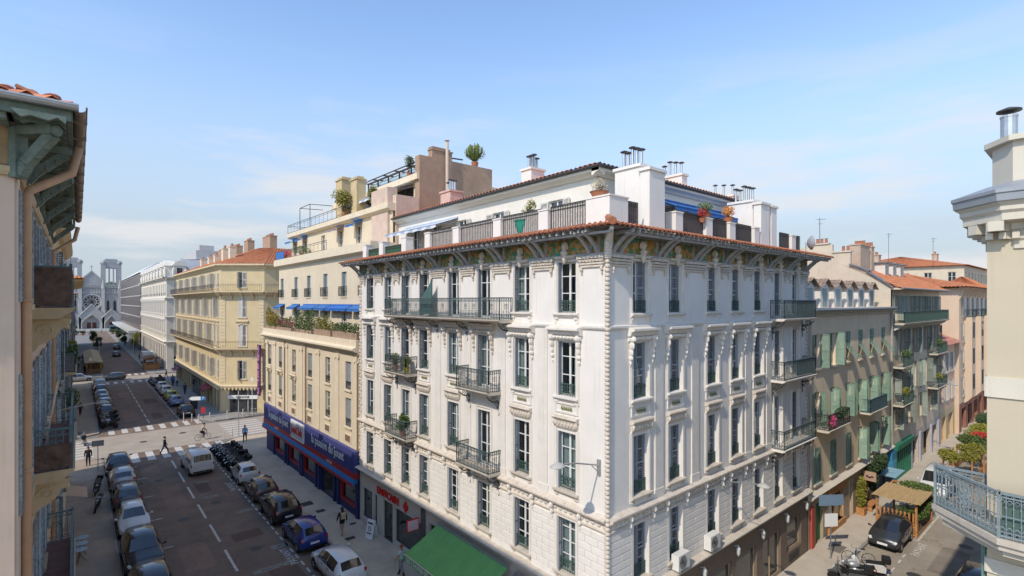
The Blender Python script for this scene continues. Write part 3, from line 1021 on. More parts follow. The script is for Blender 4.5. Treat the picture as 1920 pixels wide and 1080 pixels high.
# tiled eave: rows of barrel tiles; the edge row is built tile by tile
def tile_mesh(L, wid=.2):
    b = MB(); n = 5
    top = []; bot = []
    for e, (y, s, z) in enumerate(((0, 1.0, 0), (-L, 1.12, -.0))):
        for k in range(n+1):
            a = math.pi*k/n
            top.append((wid/2*s*math.cos(a), y, z+.075*s*math.sin(a)))
            bot.append((wid/2*s*.82*math.cos(a), y, z+.075*s*.8*math.sin(a)-.006))
    m = n+1
    b.idx(top+bot, [(k, k+1, m+k+1, m+k) for k in range(n)] + [(2*m+k+1, 2*m+k, 3*m+k, 3*m+k+1) for k in range(n)] + [(m+k+1, m+k, 3*m+k, 3*m+k+1) for k in range(n)])
    return b.mesh('roof_tile', M_TILE, True)
TM = tile_mesh(.42)
SL = .30          # slope of the eave roof
for F, LEN, side in ((FL, WL, 0), (FR, WR, 1)):
    a0, a1 = (-.95, LEN+1.05) if side == 0 else (-1.05, LEN+.95)
    n = int((a1-a0)/.275)
    for k in range(n):
        u = a0+(a1-a0)*(k+.5)/n
        o = F.put('roof_tile', TM, u, .72, EZ+.26+RND.uniform(-.006, .006))
        o.rotation_euler = (-math.atan(SL)*0, 0, F.a)
        o.rotation_mode = 'XYZ'
        o.rotation_euler = (math.atan(SL), 0, F.a + RND.uniform(-.02, .02))
    o0 = F.pt(a0, 1.1, EZ+.16); o1 = F.pt(a1, 1.1, EZ+.16); i1 = F.pt(a1-(1.0 if side == 0 else 0), -.1, EZ+.16+1.2*SL); i0 = F.pt(a0+(1.0 if side == 1 else 0), -.1, EZ+.16+1.2*SL)
    rl = root.location
    b = tile_roof_mb(o0-rl, o1-rl, i1-rl, i0-rl, .275, .42, .04)
    b.build('eave_roof', M_TILE, root)
b = MB(); b.tube([(-1.12,-1.12,EZ+.26), (-.6,-.6,EZ+.42), (-.05,-.05,EZ+.62)], [.14,.13,.12], 8); b.build('hip_tiles', M_TILE, root)
# ---- balconies
def balcony(F, u0, u1, z, out, m=M_IRON, h=.98, slab=.13, brackets=True, orn=True, name='balcony', sm=None, sp=.11, brk=None):
    b = MB()
    b.extr([(0,-slab),(-out+.1,-slab),(-out,-slab*.6),(-out-.04,-.03),(-out-.04,0),(0,.0)], u0-.04, u1+.04)
    o = F.mb(name, b, sm or M_SILL, 0, 0, z)
    r = rail_mb([(u0,-.02),(u0,-out+.04),(u1,-out+.04),(u1,-.02)], h, sp, orn=orn)
    link('railing', r.mesh('railing', m), o)
    if brackets:
        def bk():
            k = MB(); scroll_bracket_mb(k, 0, out, 1.0); return k.mesh('iron_bracket', M_IRONDK)
        for x in (brk or (u0+.12, u1-.12)): link('iron_bracket', cached(('ibr', out), bk), o, (x, 0, -slab))
    return o
def Lr(ya, yb): return WY+WL-ya, WY+WL-yb
top_b = balcony(FL, *Lr(28.15, 17.3), 14.2, .80, brk=[WY+WL-y for y in (28.0, 26.0, 23.4, 20.7, 17.45)])
bal = {}
for fl, z in ((2, 10.92), (1, 7.28)):
    bal[fl, 0] = balcony(FL, *Lr(28.13, 25.68), z, .80)
    bal[fl, 1] = balcony(FL, *Lr(20.6, 18.12), z, .80)
for z in (14.1, 10.85, 7.2):
    bal[z] = balcony(FR, 28.2-WX, 32.5-WX, z, .74, m=M_IRON, sm=M_WHITE2)
# canvas screen on the right hand balconies
M_GLASSGRN = mat('green_canvas', (.12, .17, .165), .5, var=.2, scale=5)
for z in (14.1, 10.85):
    b = MB(); b.box(29.9-WX, -.68, .1, 32.4-WX, -.665, .93); link('screen', b.mesh('screen', M_GLASSGRN), bal[z])
# green folded parasol screen on the long balcony: a pointed canvas sail
b = MB()
uc = WY+WL-23.9
P = [(uc-.75, .15), (uc+.45, .15), (uc+.45, 2.05), (uc+.25, 1.75), (uc-.1, 1.45), (uc-.5, 1.15), (uc-.7, .8)]
b.extyx(P, -.42, -.36)
b.build('canvas_screen', mat('canvas_dark_green', (.07, .13, .115), .7, var=.2, scale=5), root, FL.pt(0, 0, 14.2)-root.location, FL.a)
# ---- attic storey, set back behind terraces
AX, AY, ASB = 17.6, 14.9, 0
AZ0, AZ1 = 17.6, 20.9
RA = Fac(AX, WY+WL, -90, root); RB = Fac(AX, AY, 0, root)
LA, LB = WY+WL-AY, 33.0-AX
hA = [(u-.5, u+.5, 17.7, 19.9) for u in (2.5, 5.0, 8.0, 11.5, 15.9)]; hB = [(u-.5, u+.5, 17.7, 19.9) for u in (2.0, 4.6, 6.8, 9.0, 11.4, 13.6)]
M_ATTIC = mat('attic_plaster', (.70, .655, .585), .85, var=.06, scale=.8, streak=.1)
for F, LEN, hs in ((RA, LA, hA), (RB, LB, hB)):
    F.mb('wall', wall_mb(0, LEN, AZ0, AZ1, hs, .2), M_ATTIC)
    for (a, c, z0, z1) in hs:
        window(F, (a+c)/2, z0, c-a, z1-z0, 2, .18, gm=M_DARKGLASS, shut=M_SHUTPALE, shut_open=(172, 172))
    b = MB()
    b.extr([(0,20.55),(-.1,20.55),(-.2,20.65),(-.42,20.72),(-.42,20.8),(-.42,20.86),(0,20.92)], -.0 if F is RA else -.42, LEN+(.42 if F is RA else 0)); F.mb('cornice', b, M_ATTIC)
    b = MB(); b.tube([(-.1 if F is RA else -.5, -.5, 20.9), (LEN+(.5 if F is RA else 0), -.5, 20.9)], .07, 8); F.mb('gutter', b, M_IRONDK)
# attic roof
rl = root.location
ax, ay = AX-.5, AY-.5
rb = MB()
ridge_z = 22.45
tile_roof_mb((ax, 33.4, 20.96), (ax, ay, 20.96), (21.4, 18.7, ridge_z), (21.4, 33.4, ridge_z), .28, .4, .04, rb)
tile_roof_mb((ax, ay, 20.96), (33.0, ay, 20.96), (33.0, 18.7, ridge_z), (21.4, 18.7, ridge_z), .28, .4, .04, rb)
rb.v = [(x-rl.x, y-rl.y, z) for x, y, z in rb.v]
rb.build('roof', M_TILE, root)
b = MB(); b.box(AX+.3-rl.x, AY+.3-rl.y, 17, 33-rl.x, 33.3-rl.y, 20.85); b.build('core', M_ATTIC, root)
b = MB(); b.box(0.05, .05, 17.3, 33.1-rl.x, 33.3-rl.y, 17.62); b.build('terrace_floor', M_SILL, root)
# terrace parapets with pillars and mesh railings
M_MESHRAIL = mat('bamboo_screen', (.17, .135, .12), .8, var=.35, scale=14)
M_MESHRAIL2 = mat('wire_screen', (.44, .40, .36), .8, var=.35, scale=14)
TZ = 17.95
def pillar(F, u, w, h, z=17.55, d=.5, out=-.12, m=M_WHITE):
    b = MB(); b.box(-w/2, 0, 0, w/2, d, h); b.box(-w/2-.03, -.03, h, w/2+.03, d+.03, h+.06)
    return F.mb('terrace_pillar', b, m, u, out, z)
for F, LEN, ps in ((FL, WL, (.45, 2.9, 5.9, 8.6, 11.4, 14.8, 17.9)), (FR, WR, (4.9, 7.4, 9.6, 12.2, 16.9))):
    b = MB(); b.box(.4, .2, 17.45, LEN-.3, .45, TZ); F.mb('parapet', b, M_WHITE)
    for u in ps: pillar(F, u, .55, 1.25)
pillar(FL, WL-.6, 1.15, 1.35, d=1.1); 
def mesh_rail(F, u0, u1, m, h=.95, z=TZ, out=-.3):
    b = rail_mb([(u0, 0), (u1, 0)], h, .13, orn=False)
    o = F.mb('terrace_railing', b, M_IRONDK, 0, out, z)
    s = MB(); s.box(u0, .03, .05, u1, .045, h-.02); link('screen', s.mesh('screen', m), o)
    return o
gap = [(.75,2.6,'g'),(3.2,5.6,'g'),(6.2,8.3,'n'),(8.9,11.1,'w'),(11.7,14.5,'w'),(15.1,17.6,'w'),(18.2,20.2,'w')]
M_GRAIL = mat('green_rail', (.06, .17, .09), .6, var=.3, scale=10)
for a, c, k in gap:
    if k == 'n': continue
    mesh_rail(FL, a, c, {'g': M_GRAIL, 'w': M_MESHRAIL2}[k], h=.55 if k == 'g' else .98)
for a, c in ((.6,2.2),(5.2,7.1),(7.7,9.3),(9.9,11.9),(12.5,13.4),(15.4,16.6),(17.2,18.2)): mesh_rail(FR, a, c, M_MESHRAIL)
# tall chimney breasts and stacks with cowls
def cowls(par, x0, y0, z, n, dx, dy, h=.6):
    for k in range(n):
        b = MB(); hh = h*(1+.15*((k*7) % 3))
        b.lathe([(.07,0),(.07,hh)], n=8); b.lathe([(.02,hh+.06),(.17,hh+.05),(.17,hh+.08),(.02,hh+.14)], n=8, mi=1)
        for a in range(3): b.bar((.06*math.cos(a*2.1), .06*math.sin(a*2.1), hh-.02), (.1*math.cos(a*2.1), .1*math.sin(a*2.1), hh+.07), .012)
        b.build('chimney_cowl', [M_STEEL, M_IRONDK], par, (x0+dx*k, y0+dy*k, z), smooth=False)
def stack(x0, y0, x1, y1, z0, z1, n, along='x', m=M_WHITE, cap=.07):
    b = MB(); b.box(x0-rl.x, y0-rl.y, z0, x1-rl.x, y1-rl.y, z1); b.box(x0-rl.x-cap, y0-rl.y-cap, z1, x1-rl.x+cap, y1-rl.y+cap, z1+.12)
    o = b.build('chimney', m, root)
    if n:
        if along == 'x': cowls(o, x0-rl.x+.2, (y0+y1)/2-rl.y, z1+.12, n, (x1-x0-.4)/max(1, n-1), 0)
        else: cowls(o, (x0+x1)/2-rl.x, y0-rl.y+.2, z1+.12, n, 0, (y1-y0-.4)/max(1, n-1))
    return o
stack(17.46, 12.1, 18.53, 12.55, 17.5, 20.3, 0)
stack(17.55, 12.62, 18.3, 13.9, 17.6, 20.55, 5, 'y')
stack(26.2, 16.0, 26.75, 17.5, 20.6, 22.2, 4, 'y')
stack(27.4, 12.1, 28.4, 12.5, 17.5, 20.15, 0)
stack(28.65, 12.1, 29.3, 12.5, 17.5, 20.1, 0)
stack(27.5, 12.57, 28.3, 13.9, 17.6, 20.35, 5, 'y')
stack(32.6, 16.2, 33.3, 17.8, 20.6, 21.9, 3, 'y')
stack(19.0, 20.8, 20.0, 21.6, 20.9, 22.3, 4, 'x')
stack(19.0, 28.8, 20.0, 30.0, 20.9, 22.4, 4, 'y', mat('pink_render', (.55, .38, .33), .9, var=.15, scale=2, streak=.2))
# blue awning on the side terrace, pale awning on the long one
def awning(F, u0, u1, z, out, drop, m, name='awning', val=.22, strip=None, z_in=0, o_in=0.0):
    b = MB()
    n = max(2, int((u1-u0)/.5))
    for k in range(n):
        a, c = u0+(u1-u0)*k/n, u0+(u1-u0)*(k+1)/n
        mi = (k % 2) if strip else 0
        b.face([(a,-o_in,z),(c,-o_in,z),(c,-out,z-drop),(a,-out,z-drop)], mi)
        s = .05*(k % 2)
        b.face([(a,-out,z-drop),(c,-out,z-drop),(c,-out-.01,z-drop-val+s),(a,-out-.01,z-drop-val+.05-s)], mi)
    b.bar((u0, -out, z-drop), (u1, -out, z-drop), .05); b.bar((u0, -o_in-.03, z+.02), (u1, -o_in-.03, z+.02), .09)
    for a in (u0+.1, u1-.1): b.bar((a, -o_in, z-.25), (a, -out, z-drop-.04), .03)
    return F.mb(name, b, [m, strip or m])
M_BLUEAWN = mat('blue_canvas', (.045, .15, .40), .8, var=.12, scale=3)
M_STRIPE = mat('pale_blue_canvas', (.36, .42, .52), .8, var=.1, scale=6)
M_WCANVAS = mat('white_canvas', (.62, .63, .64), .8, var=.08, scale=4)
awning(RB, 3.8, 11.8, 20.15, 1.5, .62, M_BLUEAWN)
awning(RA, 1.2, 7.6, 20.1, 1.6, .55, M_STRIPE, strip=M_WCANVAS)
root_white = root
# ---- ground floor: shop fronts on the long street
M_SHOPBEIGE = mat('shop_fascia_beige', (.50, .45, .385), .8, var=.06, scale=1, streak=.08)
M_SHOPDARK = mat('shop_dark_frame', (.10, .095, .09), .6, var=.15, scale=4)
M_SHOPGLASS = glass_mat('shop_glass', (.75, .9, .85), .55)
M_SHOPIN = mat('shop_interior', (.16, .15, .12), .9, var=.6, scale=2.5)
def Lu(y): return WY+WL-y
b = MB(); z = 3.83
b.extr([(0,z-.28),(-.08,z-.28),(-.14,z-.18),(-.26,z-.1),(-.36,z-.06),(-.36,z),(-.2,z+.06),(0,z+.1)], 0, WL); FL.mb('shop_cornice', b, M_SILL)
b = MB(); b.extr([(0,z-.28),(-.08,z-.28),(-.14,z-.18),(-.26,z-.1),(-.36,z-.06),(-.36,z),(-.2,z+.06),(0,z+.1)], 0, WR); FR.mb('shop_cornice', b, M_SILL)
holesL = [(.35, 1.9, .5, 2.55), (2.1, 2.6, .4, 2.55), (3.35, 4.75, .06, 2.6), (4.95, 8.1, .45, 2.55), (9.0, 10.6, .06, 2.9), (10.9, 15.4, .5, 2.7), (15.8, 20.9, .3, 2.7)]
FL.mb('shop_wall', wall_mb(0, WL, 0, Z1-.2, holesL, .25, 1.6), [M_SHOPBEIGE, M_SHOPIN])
for (a, c, z0, z1) in holesL:
    b = MB(); b.box(a, .2, z0, c, .215, z1); FL.mb('shop_window', b, M_SHOPGLASS)
    b = MB()
    for x in (a+.03, c-.03): b.box(x-.03, .15, z0, x+.03, .25, z1)
    b.box(a, .15, z1-.06, c, .25, z1); b.box(a, .15, z0, c, .25, z0+.08)
    FL.mb('shop_frame', b, M_SHOPDARK)
for k, (u, z) in enumerate(((.7, 1.9), (.7, 1.5), (.7, 1.1), (1.3, 1.4), (2.3, 1.6), (3.7, 1.6), (3.9, 1.15), (6.3, 1.2), (7.2, 1.5))):
    b = MB(); b.box(u-.2, .4, z-.15, u+.2, .42, z+.15); FL.mb('shop_poster', b, mat('poster_%d' % (k % 3), ((.55,.55,.5), (.5,.28,.08), (.35,.08,.07))[k % 3], .7, var=.5, scale=9))
b = MB(); b.box(8.3, -.12, .0, 8.65, .0, 3.5); FL.mb('pier', b, M_SHOPDARK)
M_RED = mat('sign_red', (.55, .015, .012), .5, var=.05)
M_SIGNW = mat('sign_white', (.72, .72, .70), .5, var=.03)
FL.text('EASYCASH', .62, M_RED, 4.15, .05, 2.98, bold=.008, depth=.03, sx=.98)
b = MB(); b.extyx([(6.15, 2.98), (6.45, 3.32), (6.75, 2.98), (6.45, 2.64)], -.08, -.01); FL.mb('logo_diamond', b, M_RED)
b = MB(); b.box(8.2, -.95, 2.35, 8.27, -.2, 3.0); o = FL.mb('hanging_sign', b, M_RED)
b = MB(); b.box(8.19, -.9, 2.4, 8.28, -.25, 2.95); link('sign_panel', b.mesh('sign_panel', mat('sign_pink', (.62, .42, .42), .6)), o)
b = MB(); b.extyx([(0,-.12),(.13,.05),(.1,.12),(.04,.13),(0,.08),(-.04,.13),(-.1,.12),(-.13,.05)], -.01, .01)
h = link('heart', b.mesh('heart', M_RED), o); h.location = (8.17, -.575, 2.7); h.rotation_euler = (0, 0, rad(90))
# dark shop front on the side street
M_BROWNSHOP = mat('brown_shopfront', (.165, .125, .10), .6, var=.1, scale=2)
holesR = [(1.2, 3.6, .4, 3.0), (4.2, 6.2, .4, 3.0), (6.7, 9.3, .3, 2.55), (9.7, 11.9, .3, 2.55), (12.6, 14.8, .1, 2.5), (15.6, 17.6, .9, 2.6)]
FR.mb('shop_wall', wall_mb(0, WR, 0, Z1-.25, holesR, .22, 1.4), [M_BROWNSHOP, M_SHOPIN])
for (a, c, z0, z1) in holesR:
    b = MB(); b.box(a, .17, z0, c, .185, z1); FR.mb('shop_window', b, M_DARKGLASS if a > 6 else M_SHOPGLASS)
    b = MB()
    for x in (a+.03, (a+c)/2 if 12 < a < 13 else a+.03, c-.03): b.box(x-.03, .12, z0, x+.03, .2, z1)
    b.box(a, .12, z1-.05, c, .2, z1); b.box(a, .12, z0, c, .2, z0+.06)
    FR.mb('shop_frame', b, mat('brass_frame', (.33, .25, .16), .5))
for u in (6.4, 9.5, 12.2, 15.2, 17.9):
    b = MB(); b.lathe([(.03,-.3),(.09,-.2),(.11,.05),(.02,.2)], (0,-.2,0), 6); b.bar((0,0,.1), (0,-.2,.22), .03)
    FR.mb('wall_lantern', b, mat('lantern_pale', (.5, .5, .48), .4), u, 0, 3.1)
b = MB(); b.box(15.9, -.02, .3, 17.3, .0, .75)
for k in range(6): b.box(15.95, -.035, .33+k*.07, 17.25, -.02, .36+k*.07)
FR.mb('vent_grille', b, M_IRONDK)
# ---- things fixed to the fronts: street lamps, air conditioners
def wall_lamp(F, u, z, out, rise, label, head_u=0):
    o = thing('street_lamp', label, 'street lamp', F.pt(u, 0, z), F.a, 'street lamps on wall arms')
    b = MB(); b.tube([(0,0,0), (0,-.3,.1), (head_u*.5,-out*.55,rise*.75), (head_u,-out+.3,rise)], .03, 6); b.lathe([(.07,-.3),(.07,.25)], (0,-.06,0), 8); b.tube([(0,-.1,-.2),(0,-.45,.1)], .018, 5)
    b.build('arm', M_STEEL, o)
    b = MB(); b.lathe([(.03,.11),(.08,.10),(.14,.06),(.23,.0),(.245,-.03),(.23,-.035)], (head_u,-out,rise), 14, sy=1.25)
    s = b.build('lamp_shade', mat('lamp_shade', (.42, .40, .36), .5, var=.08), o, smooth=True)
    b = MB(); b.lathe([(.2,-.03),(.14,-.075),(.04,-.095)], (head_u,-out,rise), 12, sy=1.2); b.build('lens', mat('lamp_lens', (.5,.5,.48), .2), s, smooth=True)
    return o
wall_lamp(FL, WL-.38, 8.95, 2.2, .45, 'street lamp with oval shade on arm from white corner building above green awning')
wall_lamp(FR, 8.35, 6.55, 1.9, .35, 'street lamp on white building above the shaded side street shopfront')
def ac_unit(F, u, z, label):
    o = thing('air_conditioner', label, 'air conditioner', F.pt(u, 0, z), F.a, 'air conditioners on the white facade')
    b = MB(); b.box(-.42, -.42, 0, .42, -.08, .62); b.build('casing', mat('ac_casing', (.62,.60,.56), .6, var=.06), o)
    b = MB()
    for r in (.08, .14, .2, .255): b.tube([(-.1+r*math.cos(a), -.43, .31+r*math.sin(a)) for a in [k*math.pi/7 for k in range(15)]], .008, 4, cap=False)
    b.ell((-.1,-.425,.31), .05, .02, .05)
    for k in range(6): b.bar((-.1,-.43,.31), (-.1+.26*math.cos(k*1.05), -.43, .31+.26*math.sin(k*1.05)), .01)
    b.build('fan_grille', M_IRONDK, o)
    b = MB()
    for x in (-.32, .32): b.bar((x,0,-.03), (x,-.46,-.03), .04); b.bar((x,0,-.33), (x,-.36,-.03), .03)
    b.build('bracket', M_STEEL, o)
ac_unit(FR, 4.4, 3.98, 'white air conditioner box under the window nearest the corner, above the shopfront')
ac_unit(FR, 6.95, 4.02, 'white air conditioner box further along the side street facade')
# ---- awnings over the shops
M_GREENAWN = mat('green_canvas_awning', (.12, .30, .085), .75, var=.1, scale=1.5)
def shop_awning(F, u0, u1, z, out, drop, m, label, txt=None, o_in=.38):
    o = thing('shop_awning', label, 'awning', F.pt(u0, 0, z), F.a, 'shop awnings')
    L = u1-u0
    b = MB(); n = 10
    for k in range(n):
        t0, t1 = k/n, (k+1)/n
        sag = lambda t: -.05*math.sin(math.pi*t)
        b.face([(0,-o_in-(out-o_in)*t0,-drop*t0+sag(t0)),(L,-o_in-(out-o_in)*t0,-drop*t0+sag(t0)),(L,-o_in-(out-o_in)*t1,-drop*t1+sag(t1)),(0,-o_in-(out-o_in)*t1,-drop*t1+sag(t1))])
    b.build('canvas', m, o, smooth=True)
    for k in range(1, int(L/1.2)+1):
        x = k*L/(int(L/1.2)+1); q = MB(); q.tube([(x, -o_in-(out-o_in)*t, -drop*t-.05*math.sin(math.pi*t)+.004) for t in [i/8 for i in range(9)]], .008, 4); q.build('seam', m, o)
    b = MB(); b.box(0, -out-.012, -drop-.3, L, -out, -drop); v = b.build('valance', m, o)
    if txt: lettering(txt, .3, M_SIGNW, v, (.25, -out-.02, -drop-.15), (rad(90), 0, 0), depth=.004, align='LEFT')
    b = MB(); b.bar((0,-out,-drop+.01), (L,-out,-drop+.01), .06); b.bar((0,-o_in,.02), (L,-o_in,.02), .12)
    for x in (.2, L-.2): b.bar((x,-o_in,-.5), (x,-out+.05,-drop-.02), .04)
    b.build('frame', M_STEEL, o)
shop_awning(FL, Lu(22.9), Lu(17.15), 3.42, 2.35, .95, M_GREENAWN, 'green canvas shop awning on the white corner building', 'LES CHOSES DE')
shop_awning(FL, Lu(16.75), Lu(12.4), 3.3, 1.5, .75, mat('red_canvas', (.42,.055,.03), .75, var=.1, scale=1.5), 'red canvas awning beside the green one at the corner')
# ================================================================ cream building with the toy shop
root = thing('apartment_building', 'cream stepped apartment building with roof terraces above the blue toy shop', 'building', (14.71, 33.45, 0))
BL = 22.55
M_CREAM = mat('cream_plaster', (.63, .53, .385), .85, var=.06, scale=.8, streak=.14, bump=.1)
M_CREAM2 = mat('cream_trim', (.66, .56, .41), .85, var=.08, scale=2, streak=.1)
F1 = Fac(14.71, 56.0, -90, root)
def By(y): return 56.0-y
colsB = [By(y) for y in (54.87, 51.37, 47.41, 43.29, 39.32, 35.39)]
holes = []
for u in colsB:
    holes += [(u-.5, u+.5, 6.1, 8.15), (u-.5, u+.5, 8.75, 10.75)]
F1.mb('wall', wall_mb(0, BL, 4.7, 12.0, holes, .28), M_CREAM)
for i, u in enumerate(colsB):
    for z, h in ((6.1, 2.05), (8.75, 2.0)):
        op = (88, 88) if (i+int(z)) % 3 else (4, 80)
        o = window(F1, u, z, 1.0, h, 2, .24, gm=M_DARKGLASS)
        me = shutter_mesh(.34, h-.02, M_SHUTGREY)
        s = link('shutter', me, o, (.48, .2, .01)); s.rotation_euler = (0, 0, rad(180-78))
        if (i + int(z)) % 2:
            s = link('shutter', shutter_mesh(.49, h-.02, M_SHUTGREY), o, (-.497, .15, .01)); s.rotation_euler = (0, 0, rad(3))
        q = MB(); q.box(-.62, -.12, -.12, .62, 0, 0); q.box(-.5, 0, -.02, .5, .28, .01); link('window_sill', cached('bsill', lambda: q.mesh('window_sill', M_CREAM2)), o)
        g = rail_mb([(-.5,.06),(.5,.06)], .55, .12, orn=False); link('window_guard', cached('bguard', lambda: g.mesh('window_guard', M_IRONDK)), o)
    b = MB(); b.box(u-.55, -.05, 5.0, u+.55, 0, 5.6); b.box(u-.42, -.065, 5.08, u+.42, -.05, 5.52, 1); F1.mb('wall_panel', b, [M_CREAM2, mat('brown_panel', (.20,.12,.09), .8)])
    if i < 3:
        b = MB(); b.extr([(0,8.28),(-.1,8.28),(-.2,8.4),(-.24,8.5),(0,8.56)], u-.75, u+.75)
        for sx in (-.6, .6): b.ell((u+sx, -.1, 8.2), .09, .1, .16, 6, 5)
        F1.mb('window_hood', b, M_CREAM2)
for u in [.3] + [(colsB[i]+colsB[i+1])/2 for i in range(5)] + [BL-.35]:
    b = MB(); b.box(u-.34, -.07, 4.85, u+.34, 0, 10.9); b.box(u-.42, -.12, 10.9, u+.42, 0, 11.15); b.ell((u-.3,-.1,10.85), .1,.08,.1,6,4); b.ell((u+.3,-.1,10.85), .1,.08,.1,6,4)
    F1.mb('pilaster', b, M_CREAM2)
b = MB(); z = 11.6
b.extr([(0,z-.25),(-.1,z-.25),(-.15,z-.1),(-.4,z+.0),(-.5,z+.08),(-.5,z+.2),(-.3,z+.28),(-.25,z+.32),(-.25,z+.75),(0,z+.75)], -.5, BL-.05); F1.mb('terrace_parapet', b, M_CREAM2)
for u in (6.3, 12.0, BL-.1):
    b = MB(); b.tube([(u,-.12,4.8),(u,-.12,11.4)], .06, 7); F1.mb('downpipe', b, mat('downpipe_brown', (.26,.17,.10), .6))
# north end wall
FN = Fac(40, 56.0, 180, root)
FN.mb('wall', wall_mb(0, 25.29, 0, 12.0, [], .2), M_CREAM)
# --- set back storeys
F2 = Fac(15.9, 56.0, -90, root)
colsD = [By(y) for y in (54.95, 50.61, 47.07, 43.03, 39.08, 35.4)]
holes = []
for u in colsD: holes += [(u-.48, u+.48, 15.45, 17.35), (u-.5, u+.5, 12.4, 14.2)]
F2.mb('wall', wall_mb(0, BL, 11.9, 18.5, holes, .25), M_CREAM)
M_TEALSH = mat('blue_green_shutter', (.14, .21, .23), .6, var=.12, scale=4)
for i, u in enumerate(colsD):
    o = window(F2, u, 15.45, .96, 1.9, 2, .2, gm=M_DARKGLASS)
    s = link('shutter', shutter_mesh(.45, 1.88, M_TEALSH), o, (-.47, .12, .01)); s.rotation_euler = (0, 0, rad(2))
    g = rail_mb([(-.55,-.0),(-.55,-.22),(.55,-.22),(.55,0)], .75, .1, orn=False); link('window_guard', cached('bguard2', lambda: g.mesh('window_guard', M_IRONDK)), o)
    window(F2, u, 12.4, 1.0, 1.8, 1, .2, gm=M_DARKGLASS)
for a, c in ((.2, 2.0), (4.4, 6.6), (7.6, 11.6), (11.8, 14.2), (14.4, 18.6), (18.8, 22.2)):
    awning(F2, a, c, 14.75, .6, .28, M_BLUEAWN if (a < 13 or a > 17.9) else mat('blue_canvas_dark', (.03,.13,.42), .8), val=.2)
b = MB()
b.extr([(.3,18.4),(0,18.4),(-.1,18.5),(-.35,18.58),(-.42,18.62),(-.42,19.25),(1.6,19.25),(1.6,18.4)], -.35, BL); F2.mb('roof_slab', b, M_CREAM2)
F2n = Fac(40, 56.0, 180, root); F2n.mb('wall', wall_mb(0, 24.1, 12, 18.5, [], .2), M_CREAM)
# level with small awnings
F3 = Fac(17.2, 56.0, -90, root)
colsE = [By(y) for y in (55.0, 51.99, 47.08, 43.02, 39.31)]
F3.mb('wall', wall_mb(0, BL, 19.2, 21.7, [(u-.5, u+.5, 19.35, 21.1) for u in colsE], .25), M_CREAM)
for i, u in enumerate(colsE):
    window(F3, u, 19.35, 1.0, 1.75, 1, .2, gm=M_DARKGLASS)
    if i in (0, 1, 3, 4): awning(F3, u-.75, u+.75, 21.45, .8, .35, M_BLUEAWN if i != 3 else mat('mauve_canvas', (.30,.24,.27), .8), val=.18)
b = MB(); b.extr([(.3,21.55),(-.2,21.55),(-.42,21.7),(-.42,22.1),(3,22.1),(3,21.55)], -.3, BL); F3.mb('roof_slab', b, M_CREAM2)
b = rail_mb([(-.25, -.3), (14.0, -.3)], .8, .9, orn=False); F2.mb('terrace_railing', b, M_IRONDK, 0, 0, 19.25)
b = MB(); b.box(.1, -.33, .05, 2.6, -.3, .75); F2.mb('windbreak', b, M_BLUEAWN, 0, 0, 19.25)
b = rail_mb([(-.25, 2.5), (-.25, -.35), (16.0, -.35)], .85, 1.0, orn=False); F3.mb('terrace_railing', b, M_IRONDK, 0, 0, 22.1)
b = MB()
for x in (3.4, 6.3): b.bar((x,-.3,0), (x,-.3,2.2), .05)
b.bar((3.4,-.3,2.2), (6.3,-.3,2.2), .05); b.bar((6.3,-.3,2.2), (6.3,2,2.3), .05); b.bar((3.4,-.3,2.2), (3.4,2,2.3), .05); F3.mb('pergola_frame', b, M_IRONDK, 0, 0, 22.1)
# penthouse with glazed wall, pale awning and pergola
F4 = Fac(19.6, 50.0, -90, root)
b = MB(); b.box(0, 0, 22.1, 16.5, 5, 24.1); b.box(-.1, -.5, 24.1, 16.6, 5, 24.55); F4.mb('penthouse', b, M_CREAM2)
for k in range(7):
    b = MB(); b.box(6.2+k*1.3, -.03, 22.15, 7.4+k*1.3, .0, 23.8); F4.mb('penthouse_window', b, M_DARKGLASS)
awning(F4, 6.0, 15.4, 24.05, 1.9, .75, M_STRIPE, strip=M_WCANVAS)
F5 = Fac(20.8, 46.0, -90, root)
b = MB(); b.box(.0, .4, 24.55, 12.4, 3, 24.9); F5.mb('penthouse_plinth', b, M_CREAM2)
for k in range(6):
    b = MB(); b.box(.1+k*2.05, .4, 24.9, 2.0+k*2.05, .43, 26.0); F5.mb('glass_screen', b, mat('pale_glass', (.35,.45,.52), .1, spec=.8, var=.1))
b = MB()
for k in range(7): b.bar((k*2.05,.3,24.6), (k*2.05,.3,26.15), .1); b.bar((k*2.05,-.2,26.15), (k*2.05,2.6,26.3), .09)
b.bar((0,.3,26.15), (12.3,.3,26.15), .13); b.bar((0,-.15,26.2), (12.3,-.15,26.2), .08); F5.mb('pergola', b, M_IRONDK)
# chimney piers, party walls
M_PIER = mat('ochre_pier', (.52, .40, .23), .9, var=.1, scale=1.5, streak=.15)
M_MAUVE = mat('mauve_party_wall', (.34, .235, .165), .9, var=.16, scale=1.1, streak=.22, bump=.2)
rl = root.location
def bx(name, x0, y0, z0, x1, y1, z1, m, cap=0):
    b = MB(); b.box(x0-rl.x, y0-rl.y, z0, x1-rl.x, y1-rl.y, z1)
    if cap:
        b.box(x0-rl.x-cap, y0-rl.y-cap, z1, x1-rl.x+cap, y1-rl.y+cap, z1+.1)
        for k in range(3): b.box(x0-rl.x+.1, y0-rl.y+.1+k*(y1-y0)/3, z1+.1, x1-rl.x-.1, y0-rl.y+.35+k*(y1-y0)/3, z1+.3)
    return b.build(name, m, root)
bx('chimney_pier', 17.3, 43.0, 22.1, 18.3, 44.3, 25.5, M_PIER, .08)
bx('chimney_pier', 17.5, 40.4, 22.1, 18.3, 41.6, 25.1, M_PIER, .08)
bx('roof_block', 20.9, 33.5, 19, 27.5, 45, 24.5, M_CREAM2)
bx('party_wall', 19.3, 33.35, 17.5, 26.1, 34.0, 25.9, M_MAUVE)
